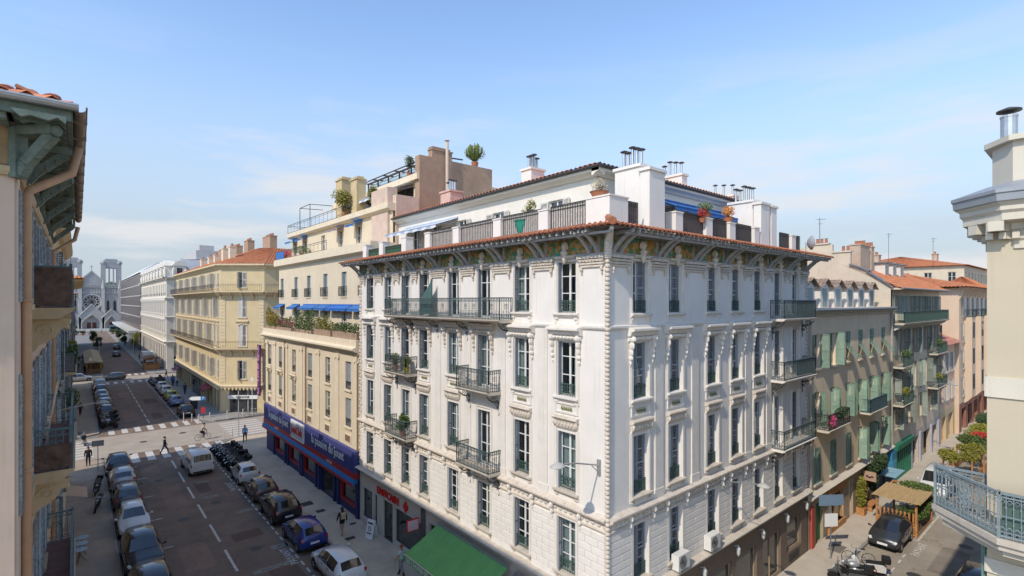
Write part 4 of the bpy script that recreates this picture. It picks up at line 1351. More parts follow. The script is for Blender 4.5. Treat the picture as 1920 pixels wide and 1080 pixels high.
bx('party_wall', 17.4, 33.35, 17.5, 19.28, 33.9, 22.7, mat('pink_party_wall', (.55,.42,.34), .9, var=.14, scale=1.5, streak=.2))
bx('party_wall', 17.02, 33.95, 19.3, 17.8, 36.6, 23.3, mat('pink_party_wall', (.5,.35,.3)))
bx('chimney', 20.4, 33.4, 25.9, 22.2, 33.95, 26.5, M_MAUVE, .06)
b = MB(); b.tube([(21.55-rl.x, 33.1-rl.y, 20.5), (21.55-rl.x, 33.1-rl.y, 27.2)], .12, 8); b.lathe([(.05,0),(.22,.05),(.05,.15)], (21.55-rl.x, 33.1-rl.y, 27.25), 8); b.build('flue_pipe', mat('flue_beige', (.55,.47,.40), .7), root)
bx('core', 17.6, 34, 0, 39, 55.5, 19, M_CREAM)
# ---- toy shop front
M_NAVY = mat('navy_shopfront', (.02, .03, .105), .55, var=.15, scale=2)
M_BLUESIGN = mat('blue_sign_panel', (.055, .062, .20), .5, var=.08, scale=2)
M_REDBAND = mat('red_sign_band', (.34, .025, .025), .5, var=.08, scale=2)
M_CYANAWN = mat('bright_blue_band', (.02, .14, .34), .6, var=.08, scale=2)
sh = [(By(b_), By(a_)) for a_, b_ in ((50.03, 52.88), (45.83, 48.61), (42.04, 44.73), (38.18, 40.73), (34.1, 36.74))]
holes = [(a, c, .75, 2.45) for a, c in sh]; holes[3] = (sh[3][0], sh[3][1], .05, 2.45)
F1.mb('shop_wall', wall_mb(0, BL-.05, 0, 4.72, holes, .22, 1.2), [M_NAVY, M_SHOPIN])
for k, (a, c) in enumerate(sh):
    if k != 3:
        b = MB(); b.box(a, .16, .75, c, .175, 2.45); F1.mb('shop_window', b, M_SHOPGLASS)
        b = MB(); b.box(a-.02, -.03, .68, c+.02, .2, .78); b.box(a-.02, -.03, 2.36, c+.02, .2, 2.45); b.box(a-.02, -.03, .78, a+.07, .2, 2.36); b.box(c-.07, -.03, .78, c+.02, .2, 2.36)
        F1.mb('window_border', b, M_REDBAND)
    for x in (a-.35, c+.35):
        b = MB(); b.box(x-.16, -.12, 0, x+.16, 0, 2.5); F1.mb('pier', b, M_NAVY)
b = MB(); b.box(.15, -.3, 3.28, BL-.1, -.02, 4.75)
for k in range(76): b.box(.18+k*.293, -.315, 3.28, .2+k*.293, -.3, 4.75)
F1.mb('sign_board', b, M_BLUESIGN)
b = MB(); b.box(.15, -.34, 2.88, BL-.1, -.02, 3.28); F1.mb('sign_band', b, M_REDBAND)
b = MB(); b.extr([(-.1,2.9),(-.34,2.9),(-.46,2.62),(-.46,2.55),(-.1,2.6)], .15, BL-.1); F1.mb('canopy', b, M_CYANAWN)
b = MB(); b.extr([(-.46,2.6),(-.48,2.6),(-.5,2.42),(-.48,2.42)], .15, BL-.1); F1.mb('canopy_valance', b, M_REDBAND)
F1.text('la passion du jouet', .95, M_SIGNW, 5.0, .33, 4.02, depth=.01, sx=.84, bold=.008)
F1.text('la passion du jouet', .95, M_SIGNW, 17.3, .33, 4.02, depth=.01, sx=.92, bold=.008)
b = MB(); b.box(9.0, -.40, 3.18, 12.3, -.3, 4.72); o = F1.mb('logo_board', b, M_SIGNW)
b = MB(); b.box(9.2, -.41, 3.32, 12.1, -.40, 4.58); link('logo_field', b.mesh('logo_field', mat('sign_grey', (.5,.5,.52), .5)), o)
F1.text('JouéClub', .92, M_RED, 10.6, .42, 3.95, depth=.02, bold=.012, sx=.82)
for u, sx in ((4.6, 1), (17.9, 1)): F1.text('JouéClub', .3, M_SIGNW, u, .36, 3.08, depth=.004)
root_beige = root
# ================================================================ generic street front
def front(F, LEN, z0, z1, us, rows, wm, d=.22, gm=None, fm=None, shut=None, shut_fn=None, sill=None, guard=None, bars=1, room=0):
    """wall with a grid of windows. rows: (z, h, w)"""
    holes = [(u-w/2, u+w/2, z, z+h) for z, h, w in rows for u in us]
    F.mb('wall', wall_mb(0, LEN, z0, z1, holes, d), wm)
    ws = []
    for r, (z, h, w) in enumerate(rows):
        for i, u in enumerate(us):
            o = window(F, u, z, w, h, bars, d-.03, gm=gm or M_DARKGLASS, fm=fm)
            if shut:
                a = shut_fn(i, r) if shut_fn else (170, 170)
                me = shutter_mesh(w/2-.005, h-.02, shut)
                for side, ang in enumerate(a):
                    if ang is None: continue
                    s = link('shutter', me, o, ((-w/2 if side == 0 else w/2), -.03, .01))
                    s.rotation_euler = (0, 0, rad(-ang) if side == 0 else rad(180+ang))
            if sill:
                q = MB(); q.box(-w/2-.12, -.12, -.11, w/2+.12, 0, 0); link('window_sill', cached(('fs', w, sill.name), lambda: q.mesh('window_sill', sill)), o)
            if guard:
                g = rail_mb([(-w/2+.02,-.02),(w/2-.02,-.02)], .6, .14, orn=False, mid=False); link('window_guard', cached(('fg', w, guard.name), lambda: g.mesh('window_guard', guard)), o)
            ws.append(o)
    return ws
def hip_roof(root, x0, y0, x1, y1, z, rise, over=.6, m=None, pitch=.35, mode='hip'):
    rl = root.location
    x0 -= over+rl.x; y0 -= over+rl.y; x1 += over-rl.x; y1 += over-rl.y
    w, l = x1-x0, y1-y0
    b = MB()
    if w < l:
        r0, r1 = ((x0+x1)/2, y0+(w/2 if mode == 'hip' else 0), z+rise), ((x0+x1)/2, y1-(w/2 if mode == 'hip' else 0), z+rise)
        S = [((x0,y1,z),(x0,y0,z),r0,r1), ((x1,y0,z),(x1,y1,z),r1,r0), ((x0,y0,z),(x1,y0,z),r0,r0), ((x1,y1,z),(x0,y1,z),r1,r1)]
    else:
        r0, r1 = (x0+(l/2 if mode == 'hip' else 0), (y0+y1)/2, z+rise), (x1-(l/2 if mode == 'hip' else 0), (y0+y1)/2, z+rise)
        S = [((x0,y0,z),(x1,y0,z),r1,r0), ((x1,y1,z),(x0,y1,z),r0,r1), ((x0,y1,z),(x0,y0,z),r0,r0), ((x1,y0,z),(x1,y1,z),r1,r1)]
    for s in S: tile_roof_mb(*s, pitch, .5, .05, b)
    return b.build('roof', m or M_TILEFAR, root)
def chim(root, x, y, z0, z1, wx=.7, wy=1.2, m=None, pots=2):
    rl = root.location
    b = MB(); b.box(x-wx/2-rl.x, y-wy/2-rl.y, z0, x+wx/2-rl.x, y+wy/2-rl.y, z1); b.box(x-wx/2-.06-rl.x, y-wy/2-.06-rl.y, z1, x+wx/2+.06-rl.x, y+wy/2+.06-rl.y, z1+.1)
    o = b.build('chimney', m or M_CREAM2, root)
    for k in range(pots):
        b = MB(); b.lathe([(.13,0),(.1,.35),(.13,.38)], (x-rl.x, y-wy/2+wy*(k+.5)/pots-rl.y, z1+.1), 7); b.build('chimney_pot', M_POT, o)
    return o
def antenna(x, y, z, h, label):
    b = MB(); b.tube([(0,0,0),(0,0,h)], .025, 5)
    for k in range(6): b.bar((-.35+.02*k, -.4+.12*k, h-.15), (.35-.02*k, -.4+.12*k, h-.15), .012)
    b.bar((0,-.5,h-.15), (0,.35,h-.15), .015)
    for k in range(3): b.bar((-.2,-.15+.1*k,h-.55), (.2,-.15+.1*k,h-.55), .012)
    b.bar((0,-.3,h-.55), (0,.2,h-.55), .015)
    return tag(b.build('antenna', M_IRONDK, None, (x, y, z), RND.uniform(0, 3)), label, 'antenna', 'rooftop antennas')

# ================================================================ yellow corner building with the salon
M_YEL = mat('yellow_plaster', (.575, .46, .275), .85, var=.07, scale=.8, streak=.12)
M_YEL2 = mat('yellow_trim', (.61, .50, .33), .85, var=.1, scale=2, streak=.1)
root = thing('apartment_building', 'yellow rounded corner apartment building with two long iron balconies and red roof', 'building', (14.71, 78, 0))
YA = Fac(14.71, 119.0, -90, root); YB = Fac(14.71, 78.0, math.degrees(math.atan2(-3.8, 4.49)), root); YC = Fac(19.2, 74.2, 0, root)
LA_, LB_, LC_ = 41.0, 5.88, 16.0
usA = [1.6+k*2.36 for k in range(17)]; usB = [2.94]; usC = [2.4, 5.2, 8.0, 10.8]
rows = [(4.6, 2.5, 1.05), (9.0, 2.9, 1.05), (12.9, 2.7, 1.05), (16.9, 2.1, 1.05)]
def ysh(i, r): return ((168, 168), (4, 4), (88, 20), (4, 4), (88, 88))[(i*3+r*2) % 5]
for F, L, us in ((YA, LA_, usA), (YB, LB_, usB), (YC, LC_, usC)):
    front(F, L, 3.6, 19.9, us, rows, M_YEL, sill=M_YEL2, shut=M_SHUTPALE if F is not YC else M_SHUTGREY, shut_fn=lambda i, r: (4, 4) if (i+r) % 3 else (86, 4))
    for u in us:
        b = MB()
        b.extr([(0,12.15),(-.1,12.15),(-.22,12.3),(-.25,12.42),(0,12.5)], u-.8, u+.8)
        for k in range(5): b.ell((u-.5+.25*k, -.1, 12.05-.08*abs(k-2)), .13, .1, .1, 6, 4)
        F.mb('window_hood', b, M_YEL2)
        b = MB()
        for sx in (-1, 1): b.box(u+sx*.62-.09, -.06, 9.0, u+sx*.62+.09, 0, 12.0)
        b.box(u-.71, -.06, 12.0, u+.71, 0, 12.08); F.mb('window_surround', b, M_YEL2)
    n = int(L/1.2)
    for zz in (8.8, 16.4):
        b = MB(); b.extr([(0,zz-.5),(-.15,zz-.5),(-.3,zz-.3),(-.75,zz-.16),(-.95,zz-.12),(-.95,zz),(0,zz)], -.3 if F is YB else 0, L+.3 if F is YB else L); o = F.mb('balcony', b, M_YEL2)
        link('railing', rail_mb([(0,-.88),(L,-.88)], .95, .22, orn=False).mesh('railing', M_IRONDK), o, (0, 0, zz))
        for k in range(n+1):
            me = cached('ycons', lambda: MB().extr([(0,-.95),(-.12,-.9),(-.2,-.55),(-.6,-.2),(-.75,0),(0,0)], -.12, .12).mesh('console', M_YEL2))
            link('console', me, o, (L*k/n, 0, zz-.14))
    b = MB(); b.extr([(0,19.5),(-.1,19.5),(-.2,19.7),(-.6,19.85),(-.65,19.9),(-.65,20.1),(0,20.15)], -.3 if F is YB else 0, L+.3 if F is YB else L); F.mb('cornice', b, M_YEL2)
    b = MB(); b.extr([(0,3.4),(-.2,3.4),(-.3,3.6),(-.35,3.7),(0,3.85)], 0, L)
    for k in range(int(L/.5)): b.ell((.25+k*.5, -.22, 3.3), .16, .14, .2, 6, 4)
    F.mb('shop_cornice', b, M_YEL2)
for F, us in ((YB, (.35, 5.5)),):
    for u in us:
        for k in range(26):
            me = cached('yq', lambda: MB().cbox(-.34, -.06, .015, .34, .01, .43, .03).mesh('quoin', M_YEL2))
            F.put('quoin', me, u, 0, 4.2+k*.455 if k < 10 else 4.5+k*.455)
# shop level
holesA = [(u-.85, u+.85, .1, 2.9) for u in usA]
YA.mb('shop_wall', wall_mb(0, LA_, 0, 3.45, holesA, .3), M_YEL)
for k, (a, c, z0, z1) in enumerate(holesA):
    b = MB(); b.box(a, .25, z0, c, .27, z1); YA.mb('shop_window', b, M_DARKGLASS)
    if k in (1, 2, 14, 13): awning(YA, a-.1, c+.1, 2.9, 1.1, .5, mat('burgundy_canvas', (.28,.04,.06), .8) if k > 5 else mat('plum_canvas', (.22,.07,.14), .8))
    elif k in (8, 9, 10):
        b = MB(); b.box(a-.25, -.08, .0, c+.25, -.02, 3.2); b.box(a, -.1, .4, c, -.08, 2.4, 1); YA.mb('shop_front', b, [M_SHOPDARK, M_DARKGLASS])
YB.mb('shop_wall', wall_mb(0, LB_, 0, 3.45, [(1.1, 4.9, .05, 3.2)], .3), M_YEL)
b = MB(); b.box(1.1, .22, .05, 4.9, .24, 3.2); YB.mb('shop_window', b, M_DARKGLASS)
b = MB()
for x in (1.13, 2.3, 3.6, 4.87): b.box(x-.03, .15, .05, x+.03, .3, 3.2)
YB.mb('shop_frame', b, M_FRAME)
b = MB(); b.box(1.0, -.08, 1.95, 5.0, -.02, 2.45); YB.mb('sign_board', b, M_SIGNW)
YB.text('DESSANGE', .38, M_IRONDK, 3.0, .1, 2.2, depth=.01, bold=.008)
YC.mb('shop_wall', wall_mb(0, LC_, 0, 3.45, [(1.5, 4.5, .1, 2.8)], .3), M_YEL)
b = MB(); b.box(-.9, -1.25, 2.6, -.75, -.05, 9.3); b.box(-.2, -.3, 8.7, -.1, .0, 8.8)
M_PURP = mat('purple_sign', (.10, .025, .11), .6, var=.5, scale=3)
o = YC.mb('vertical_sign', b, M_PURP)
for k, ch in enumerate('JOUETS'):
    t = lettering(ch, 1.15, mat('sign_lilac', (.62, .30, .46), .5), o, (-.93, -.65, 8.65-k*1.1), (rad(90), 0, rad(-90)), depth=.02, bold=.02)
rl = root.location
b = MB()
poly = [(14.2, 119.2), (14.2, 77.9), (19.0, 73.7), (35.5, 73.7)]
R_ = [(20.5, 119.2), (20.5, 81.5), (22.0, 80.0), (35.5, 80.0)]
for i in range(3):
    p0, p1 = poly[i], poly[i+1]; q0, q1 = R_[i], R_[i+1]
    tile_roof_mb((p0[0]-rl.x, p0[1]-rl.y, 20.1), (p1[0]-rl.x, p1[1]-rl.y, 20.1), (q1[0]-rl.x, q1[1]-rl.y, 22.9), (q0[0]-rl.x, q0[1]-rl.y, 22.9), .4, .5, .05, b)
b.build('roof', M_TILEFAR, root)
b = MB(); b.extz([(20.4-rl.x,118.9-rl.y),(20.4-rl.x,81.5-rl.y),(22-rl.x,80.1-rl.y),(35-rl.x,80.1-rl.y),(35-rl.x,118.9-rl.y)], 0, 22.7); b.build('core', M_YEL, root)
for x, y in ((16.2, 83), (16.4, 79.6), (17.5, 96), (17.5, 101), (17.5, 108)): chim(root, x, y, 20.2, 22.6, .7, 1.1)
M_BRICKY = mat('brown_render', (.36, .24, .17), .9, var=.15, scale=2)
for x, y, w in ((22.5, 84, 4.0), (21.5, 92, 2.4), (22, 103, 4.5), (21.5, 112, 3.5)): chim(root, x, y, 22.4, 24.9, 1.0, w, M_BRICKY, 6)
# ================================================================ white ornate building beyond
M_PALE = mat('pale_stone', (.66, .60, .51), .85, var=.07, scale=.6, streak=.1)
M_PALE2 = mat('pale_stone_trim', (.68, .635, .56), .85, var=.08, scale=2)
M_SLATE = mat('zinc_roof', (.36, .37, .39), .6, var=.12, scale=.8)
root = thing('ornate_building', 'long white ornate stone building with carved dormers towards the church', 'building', (14.71, 133, 0))
HA = Fac(14.71, 190.0, -90, root); HB = Fac(14.71, 133.0, 0, root)
rows = [(8.2, 2.9, 1.3), (12.4, 2.9, 1.3), (16.4, 2.6, 1.3)]
for F, L, us in ((HA, 57.0, [2.2+k*3.28 for k in range(17)]), (HB, 18.0, [2.4, 5.6, 8.8, 12])):
    front(F, L, 6.3, 20.4, us, rows, M_PALE, d=.35, guard=M_IRONDK)
    ush = [(u-1.05, u+1.05, .2, 5.4) for u in us]
    F.mb('shop_wall', wall_mb(0, L, 0, 6.3, ush, .5), M_PALE)
    for a, c, z0, z1 in ush:
        b = MB(); b.box(a, .45, z0, c, .47, z1); F.mb('shop_window', b, M_DARKGLASS)
    for zz, pr in ((6.3, .5), (11.7, .25), (15.8, .3), (20.3, .8)):
        b = MB(); b.extr([(0,zz-.35),(-pr*.3,zz-.35),(-pr*.5,zz-.15),(-pr,zz-.05),(-pr,zz+.1),(0,zz+.15)], -pr if F is HB else 0, L+(pr if F is HA else 0)); F.mb('cornice', b, M_PALE2)
    for k in range(len(us)-1):
        u = (us[k]+us[k+1])/2
        b = MB(); b.box(u-.3, -.12, 6.5, u+.3, 0, 15.5); b.box(u-.4, -.2, 14.9, u+.4, 0, 15.5); b.ell((u,-.2,11.2), .3,.2,.3,6,4); F.mb('pilaster', b, M_PALE2)
    def pedi():
        q = MB()
        for sx in (-1, 1): q.box(sx*.85-.12, -.16, 0, sx*.85+.12, 0, 2.95); q.ell((sx*.85,-.2,2.75), .16,.14,.22,6,4)
        q.extyx([(-1.15,3.0),(1.15,3.0),(.7,3.28),(0,3.5),(-.7,3.28)], -.3, 0); q.ell((0,-.22,3.1), .3,.14,.2,7,5); q.box(-1.0,-.28,-.35,1.0,0,-.1)
        for k in range(6): q.lathe([(.05,-.9),(.08,-.7),(.05,-.4)], (-.75+.3*k,-.2,.05), 6)
        return q.mesh('window_surround', M_PALE2)
    for u in us:
        for zz in (8.2, 12.4): F.put('window_surround', cached('pedi', pedi), u, 0, zz)
    for u in us[::2]:
        b = MB(); b.box(u-1.1, -.1, 20.4, u+1.1, 1.5, 22.9); b.extyx([(u-1.4,22.9),(u+1.4,22.9),(u+.8,23.7),(u,24.1),(u-.8,23.7)], -.3, 1.6); b.box(u-.5, -.14, 20.8, u+.5, -.1, 22.4, 1)
        for sx in (-1, 1): b.ell((u+sx*1.15,-.15,21.5), .3,.2,.9,6,5)
        F.mb('dormer', b, [M_PALE2, M_DARKGLASS])
rl = root.location
b = MB()
for (p0, p1, p2, p3) in (((14.9,190,20.4),(14.9,133.2,20.4),(18,136,24.6),(18,190,24.6)), ((14.9,133.2,20.4),(33,133.2,20.4),(33,136,24.6),(18,136,24.6)), ((18,190,24.6),(18,136,24.6),(33,136,25.2),(33,190,25.2))):
    b.face([(p[0]-rl.x, p[1]-rl.y, p[2]) for p in (p0, p1, p2, p3)])
b.build('roof', M_SLATE, root)
b = MB(); b.box(21-rl.x, 138-rl.y, 24, 32-rl.x, 158-rl.y, 27.0); b.box(22-rl.x, 140-rl.y, 27.0, 25-rl.x, 144-rl.y, 28.4); b.box(21.5-rl.x, 165-rl.y, 24, 30-rl.x, 180-rl.y, 26.8); b.build('roof_block', mat('grey_render', (.42,.41,.41), .9, var=.1), root)
# ================================================================ brown glass building next to the church
root = thing('glass_building', 'modern building of dark brown glass bands between white ornate building and church', 'building', (14.71, 192, 0))
GA = Fac(14.71, 285.0, -90, root)
M_BGLASS = mat('brown_glass', (.085, .06, .055), .25, spec=.6, var=.35, scale=.4)
for k in range(5):
    z = 7.2+k*3.3
    for j in range(15):
        b = MB(); b.box(j*6.2+.06, 0, z+.05, j*6.2+6.1, .2, z+3.0); GA.mb('glass_panel', b, M_BGLASS)
    b = MB(); b.box(0, -.12, z+3.0, 93, .2, z+3.3); GA.mb('floor_band', b, mat('pale_metal', (.45,.40,.37), .6))
b = MB(); b.box(-.2, .25, 0, 93, 18, 24); GA.mb('core', b, mat('brown_core', (.2,.16,.15), .8))
b = MB(); b.extr([(0,23.9),(-.5,23.9),(4,27.2),(16,27.4),(16,24)], -.2, 93.2); GA.mb('roof', b, mat('white_roof', (.62,.62,.62), .6, var=.06))
b = MB(); b.box(0, -3.0, 5.6, 93, 0, 6.3); GA.mb('canopy', b, mat('pale_canopy', (.5,.49,.46), .7))
for j in range(12):
    b = MB(); b.box(j*7.6+.2, .05, .3, j*7.6+7.2, .2, 5.4); GA.mb('shop_window', b, mat('teal_glass', (.06,.12,.13), .15, spec=.7, var=.3, scale=.3))
# red and white balconies of the narrow block beside the church
root = thing('apartment_block', 'narrow block with white and brick red balcony bands right of the church', 'building', (18.2, 318, 0))
for k in range(5):
    b = MB(); b.box(0, 0, 5+k*4.2, 7, 1.2, 7+k*4.2); b.build('balcony', M_PALE2, root)
    b = MB(); b.box(.2, .9, 7+k*4.2, 6.8, 1.1, 9.2+k*4.2); b.build('loggia', mat('brick_red', (.33,.15,.11), .8), root)
b = MB(); b.box(0, 1.2, 0, 8, 20, 26); b.build('wall', M_PALE, root)
# ================================================================ church
M_CH = mat('church_stone', (.33, .335, .345), .85, var=.1, scale=.35, streak=.12)
M_CH2 = mat('church_trim', (.42, .42, .415), .85, var=.1, scale=.6)
M_CHD = mat('church_dark', (.05, .045, .05), .7, var=.3, scale=.5)
CY = 345.0
root = thing('church', 'pale neo-gothic church with twin towers and rose window at the end of the street', 'church', (5.7, CY, 0))
b = MB()
W = 12.1
b.box(-W, 0, 0, W, 12, 23.5); b.extyx([(-4.6,23.5),(4.6,23.5),(4.6,26.0),(0,31.0),(-4.6,26.0)], 1.0, 30); b.build('wall', M_CH, root)
b = MB(); b.extyx([(-5.2,25.9),(0,31.6),(5.2,25.9),(4.8,25.6),(0,30.7),(-4.8,25.6)], .7, 1.4); b.bar((0,1,31.4),(0,1,34.2),.3); b.bar((-.7,1,33.3),(.7,1,33.3),.3); b.build('gable', M_CH2, root)
for sx in (-1, 1):
    t = MB()
    cx = sx*8.1
    for px in (-1, 1):
        for py in (0, 1):
            t.box(cx+px*3.3-.95, .4+py*6, 23.5, cx+px*3.3+.95, 2.2+py*6, 35.5)
            t.lathe([(1.35,0),(1.35,.8),(.9,1.6)], (cx+px*3.3, 1.3+py*6, 35.2), 8)
    for px in (-.9, .9): t.box(cx+px-.3, .8, 23.5, cx+px+.3, 1.6, 34.0)
    t.box(cx-3.2, .6, 33.0, cx+3.2, 7.9, 35.6); t.box(cx-3.0, .5, 35.6, cx+3.0, 8, 37.2); t.box(cx-2.5, 1.0, 37.2, cx+2.5, 7.5, 37.8)
    t.box(cx-3.2, 6.6, 23.5, cx-2.4, 7.6, 33); t.box(cx+2.4, 6.6, 23.5, cx+3.2, 7.6, 33)
    t.build('tower', M_CH, root)
    for px in (-3.5, 3.5):
        q = MB(); q.box(cx+px-.7, -1.3, 0, cx+px+.7, .0, 22); q.lathe([(.85,0),(.5,2.2),(.05,5.2)], (cx+px, -.7, 22), 6); q.box(cx+px-.9, -1.6, 0, cx+px+.9, -1.3, 11); q.build('buttress', M_CH2, root)
    w = MB()
    for px in (-1.4, 1.4): w.extyx([(cx+px-.55, 10.5),(cx+px+.55,10.5),(cx+px+.55,15),(cx+px,16),(cx+px-.55,15)], -.08, 0)
    w.build('lancet_window', M_CHD, root)
    w = MB()
    w.tube([(cx-2.9,-.1,10.2),(cx-2.9,-.1,15.0),(cx-1.8,-.1,17.6),(cx,-.1,19.4),(cx+1.8,-.1,17.6),(cx+2.9,-.1,15.0),(cx+2.9,-.1,10.2)], .28, 6); w.build('window_arch', M_CH2, root)
b = MB()
for zz in (19.6, 22.6, 23.6):
    b.box(-W-.3, -.5, zz, W+.3, 0, zz+.35)
b.build('string_course', M_CH2, root)
for k in range(22):
    b = MB(); x = -W+.6+k*1.09
    b.tube([(x-.4,-.15,19.9),(x-.4,-.15,21.6),(x,-.15,22.3),(x+.4,-.15,21.6),(x+.4,-.15,19.9)], .12, 4); b.build('blind_arch', M_CH2, root)
# rose window
b = MB(); b.tube([(4.0*math.cos(a), -.15, 14.9+4.0*math.sin(a)) for a in [k*math.pi/16 for k in range(33)]], .5, 6, cap=False); rose = b.build('rose_window', M_CH2, root)
b = MB(); b.extyx([(3.7*math.cos(k*math.pi/12), 14.9+3.7*math.sin(k*math.pi/12)) for k in range(24)], -.06, 0); b.build('glazing', M_CHD, rose)
for k in range(12):
    a = k*math.pi/6
    b = MB(); b.tube([(2.6*math.cos(a)+.75*math.cos(q), -.15, 14.9+2.6*math.sin(a)+.75*math.sin(q)) for q in [j*math.pi/5 for j in range(11)]], .15, 4, cap=False)
    b.bar((.8*math.cos(a), -.12, 14.9+.8*math.sin(a)), (2.0*math.cos(a), -.12, 14.9+2.0*math.sin(a)), .2); b.build('tracery', M_CH2, rose)
# portals
for cx, w, h, ap in ((0, 4.1, 7.4, 13.6), (-8.1, 2.9, 6.6, 10.9), (8.1, 2.9, 6.6, 10.9)):
    b = MB()
    b.extyx([(cx-w-1.0,0),(cx-w,0),(cx-w,h*.55),(cx-w*.72,h*.82),(cx,h+1.4),(cx+w*.72,h*.82),(cx+w,h*.55),(cx+w,0),(cx+w+1.0,0),(cx+w+1.0,h+.2),(cx,ap),(cx-w-1.0,h+.2)], -2.2, -.0)
    po = b.build('portal', M_CH, root)
    for r in (0, .5, 1.0):
        q = MB(); ww = w-r; q.tube([(cx-ww,-2.2+r*1.2,0),(cx-ww,-2.2+r*1.2,h*.55),(cx-ww*.72,-2.2+r*1.2,h*.82-r*.1),(cx,-2.2+r*1.2,h+1.2-r),(cx+ww*.72,-2.2+r*1.2,h*.82-r*.1),(cx+ww,-2.2+r*1.2,h*.55),(cx+ww,-2.2+r*1.2,0)], .22, 5); q.build('archivolt', M_CH2, po)
    q = MB(); q.tube([(cx-w-1.2,-2.3,h),(cx,-2.3,ap+.2),(cx+w+1.2,-2.3,h)], .3, 5); q.build('gable_moulding', M_CH2, po)
    for sx in ((-1.1, 1.1) if cx == 0 else (0,)):
        q = MB(); q.box(cx+sx-.85, -.1, .5, cx+sx+.85, -.02, 4.3); q.build('door', mat('church_door', (.10,.035,.03), .7), po)
b = MB()
for k in range(8): b.box(-W-3, -8+k*.6, 0, W+3, 0, .14*(k+1)-.001*k)
b.build('steps', M_CH2, root)
# distant wooded hill behind
b = MB()
for k in range(26):
    x = -60+k*11; b.ell((x, 700+RND.uniform(-40,40), 0), 28, 20, 30+8*math.sin(k*.9)+RND.uniform(-4,4), 8, 6)
tag(b.build('hill', mat('far_hill', (.10,.12,.085), .95, var=.3, scale=.05), None, smooth=True), kind='structure')
# ================================================================ near left building
LX, LY, LYE = -.8, 11.9, 26.6
M_PEACH = mat('peach_plaster', (.56, .42, .31), .85, var=.06, scale=1.2, streak=.12)
M_PINKW = mat('pale_pink_plaster', (.60, .45, .34), .85, var=.05, scale=1.2, streak=.1)
M_OCHTRIM = mat('ochre_trim', (.50, .385, .23), .8, var=.1, scale=2.5, streak=.1)
M_GREENTIM = mat('green_grey_timber', (.15, .185, .15), .7, var=.3, scale=5, bump=.25)
M_COPPER = mat('weathered_gutter', (.27, .20, .155), .6, var=.35, scale=5, metal=.2)
M_BLUEWORN = mat('worn_blue_paint', (.27, .32, .345), .75, var=.45, scale=7)
root = thing('apartment_building', 'peach apartment building with green bracketed eaves, gutter and balconies at the left edge', 'building', (LX, LY, 0))
E1 = Fac(LX, LY, 90, root); S1 = Fac(-14.0, LY, 0, root)
ELN = LYE-LY; SLN = LX+14.0
EZL = 17.92
usE = [2.2, 5.6, 8.6, 12.4]
rows = [(z, 2.4, 1.05) for z in (3.9, 7.35, 11.2, 15.0)]
rows[3] = (14.95, 2.05, 1.05)
front(E1, ELN, 0, EZL+.1, usE, rows, M_PEACH, shut=M_BLUEWORN, shut_fn=lambda i, r: (176, 176), sill=M_OCHTRIM)
front(S1, SLN, 0, EZL+.1, [3.0, 7.0], rows, M_PINKW, shut=M_BLUEWORN, sill=M_OCHTRIM)
# corner pilaster and strips
b = MB(); b.box(.08, -.04, 0, .42, 0, 17.1); E1.mb('corner_strip', b, mat('pale_strip', (.66,.53,.41), .85, var=.06, streak=.12))
b = MB(); b.extr([(0,17.1),(-.06,17.1),(-.1,17.16),(-.1,17.24),(0,17.28)], -.0, ELN); E1.mb('string_course', b, M_OCHTRIM)
b = MB(); b.extr([(0,17.1),(-.06,17.1),(-.1,17.16),(-.1,17.24),(0,17.28)], 0, SLN+.1); S1.mb('string_course', b, M_OCHTRIM)
b = MB(); b.box(-.02+.0, -.02, 17.28, ELN, 0, EZL); E1.mb('painted_frieze', b, mat('ochre_frieze', (.42,.30,.15), .8, var=.45, scale=3))
b = MB(); b.box(0, -.02, 17.28, SLN, 0, EZL); S1.mb('painted_frieze', b, mat('ochre_frieze2', (.36,.24,.13), .8, var=.3, scale=3))
for z0, h in ((15.0, 1.9), (11.35, 2.4), (7.5, 2.4)):
    b = MB(); b.box(.16, -.075, z0, .31, -.045, z0+h)
    for k in range(int(h/.09)): b.box(.18, -.085, z0+.05+k*.09, .29, -.075, z0+.09+k*.09)
    E1.mb('shutter', b, M_BLUEWORN)
# eaves: soffit with wavy boards, brackets, fascia, gutter, tiles
OV = .72
b = MB(); b.box(-OV, -OV+.06, EZL+.08, ELN, .2, EZL+.1); E1.mb('soffit', b, M_GREENTIM)
b = MB(); b.box(0, -OV+.06, EZL+.08, SLN, .2, EZL+.1); S1.mb('soffit', b, M_GREENTIM)
def rafter_mesh():
    b = MB(); n = 6
    P = [(-.02-.64*i/n, -.02-.10*abs(math.sin(i*1.3))) for i in range(n+1)]
    b.extr([(y, .0) for y, z in ((P[0]), (P[-1]))] + [(y, z) for y, z in reversed(P)], -.045, .045)
    return b.mesh('rafter', M_GREENTIM)
RM = rafter_mesh()
for k in range(42): E1.put('rafter', RM, -.85+k*.365, 0, EZL+.08)
for k in range(20): S1.put('rafter', RM, SLN-.1-k*.365, 0, EZL+.08)
def lbracket_mesh():
    b = MB()
    b.box(-.09, -.12, -.78, .09, -.0, -.02); b.bar((0,0,-.07), (0,-.68,-.07), .16, .14)
    P = [(0,-.1,-.72), (0,-.2,-.56), (0,-.36,-.4), (0,-.5,-.26), (0,-.64,-.13)]
    for p, q in zip(P, P[1:]): b.bar(p, q, .15, .12, up=(1,0,0))
    for p in P[1:4]: b.ell((0, p[1], p[2]-.04), .085, .07, .07, 6, 4)
    b.ell((0,-.69,-.08), .09, .06, .09, 7, 5)
    return b.mesh('eave_bracket', M_GREENTIM)
LBM = lbracket_mesh()
for u in (1.0, 3.9, 7.1, 10.4, 13.6): E1.put('eave_bracket', LBM, u, 0, EZL)
for u in (SLN-1.2, SLN-4.5, SLN-8): S1.put('eave_bracket', LBM, u, 0, EZL)
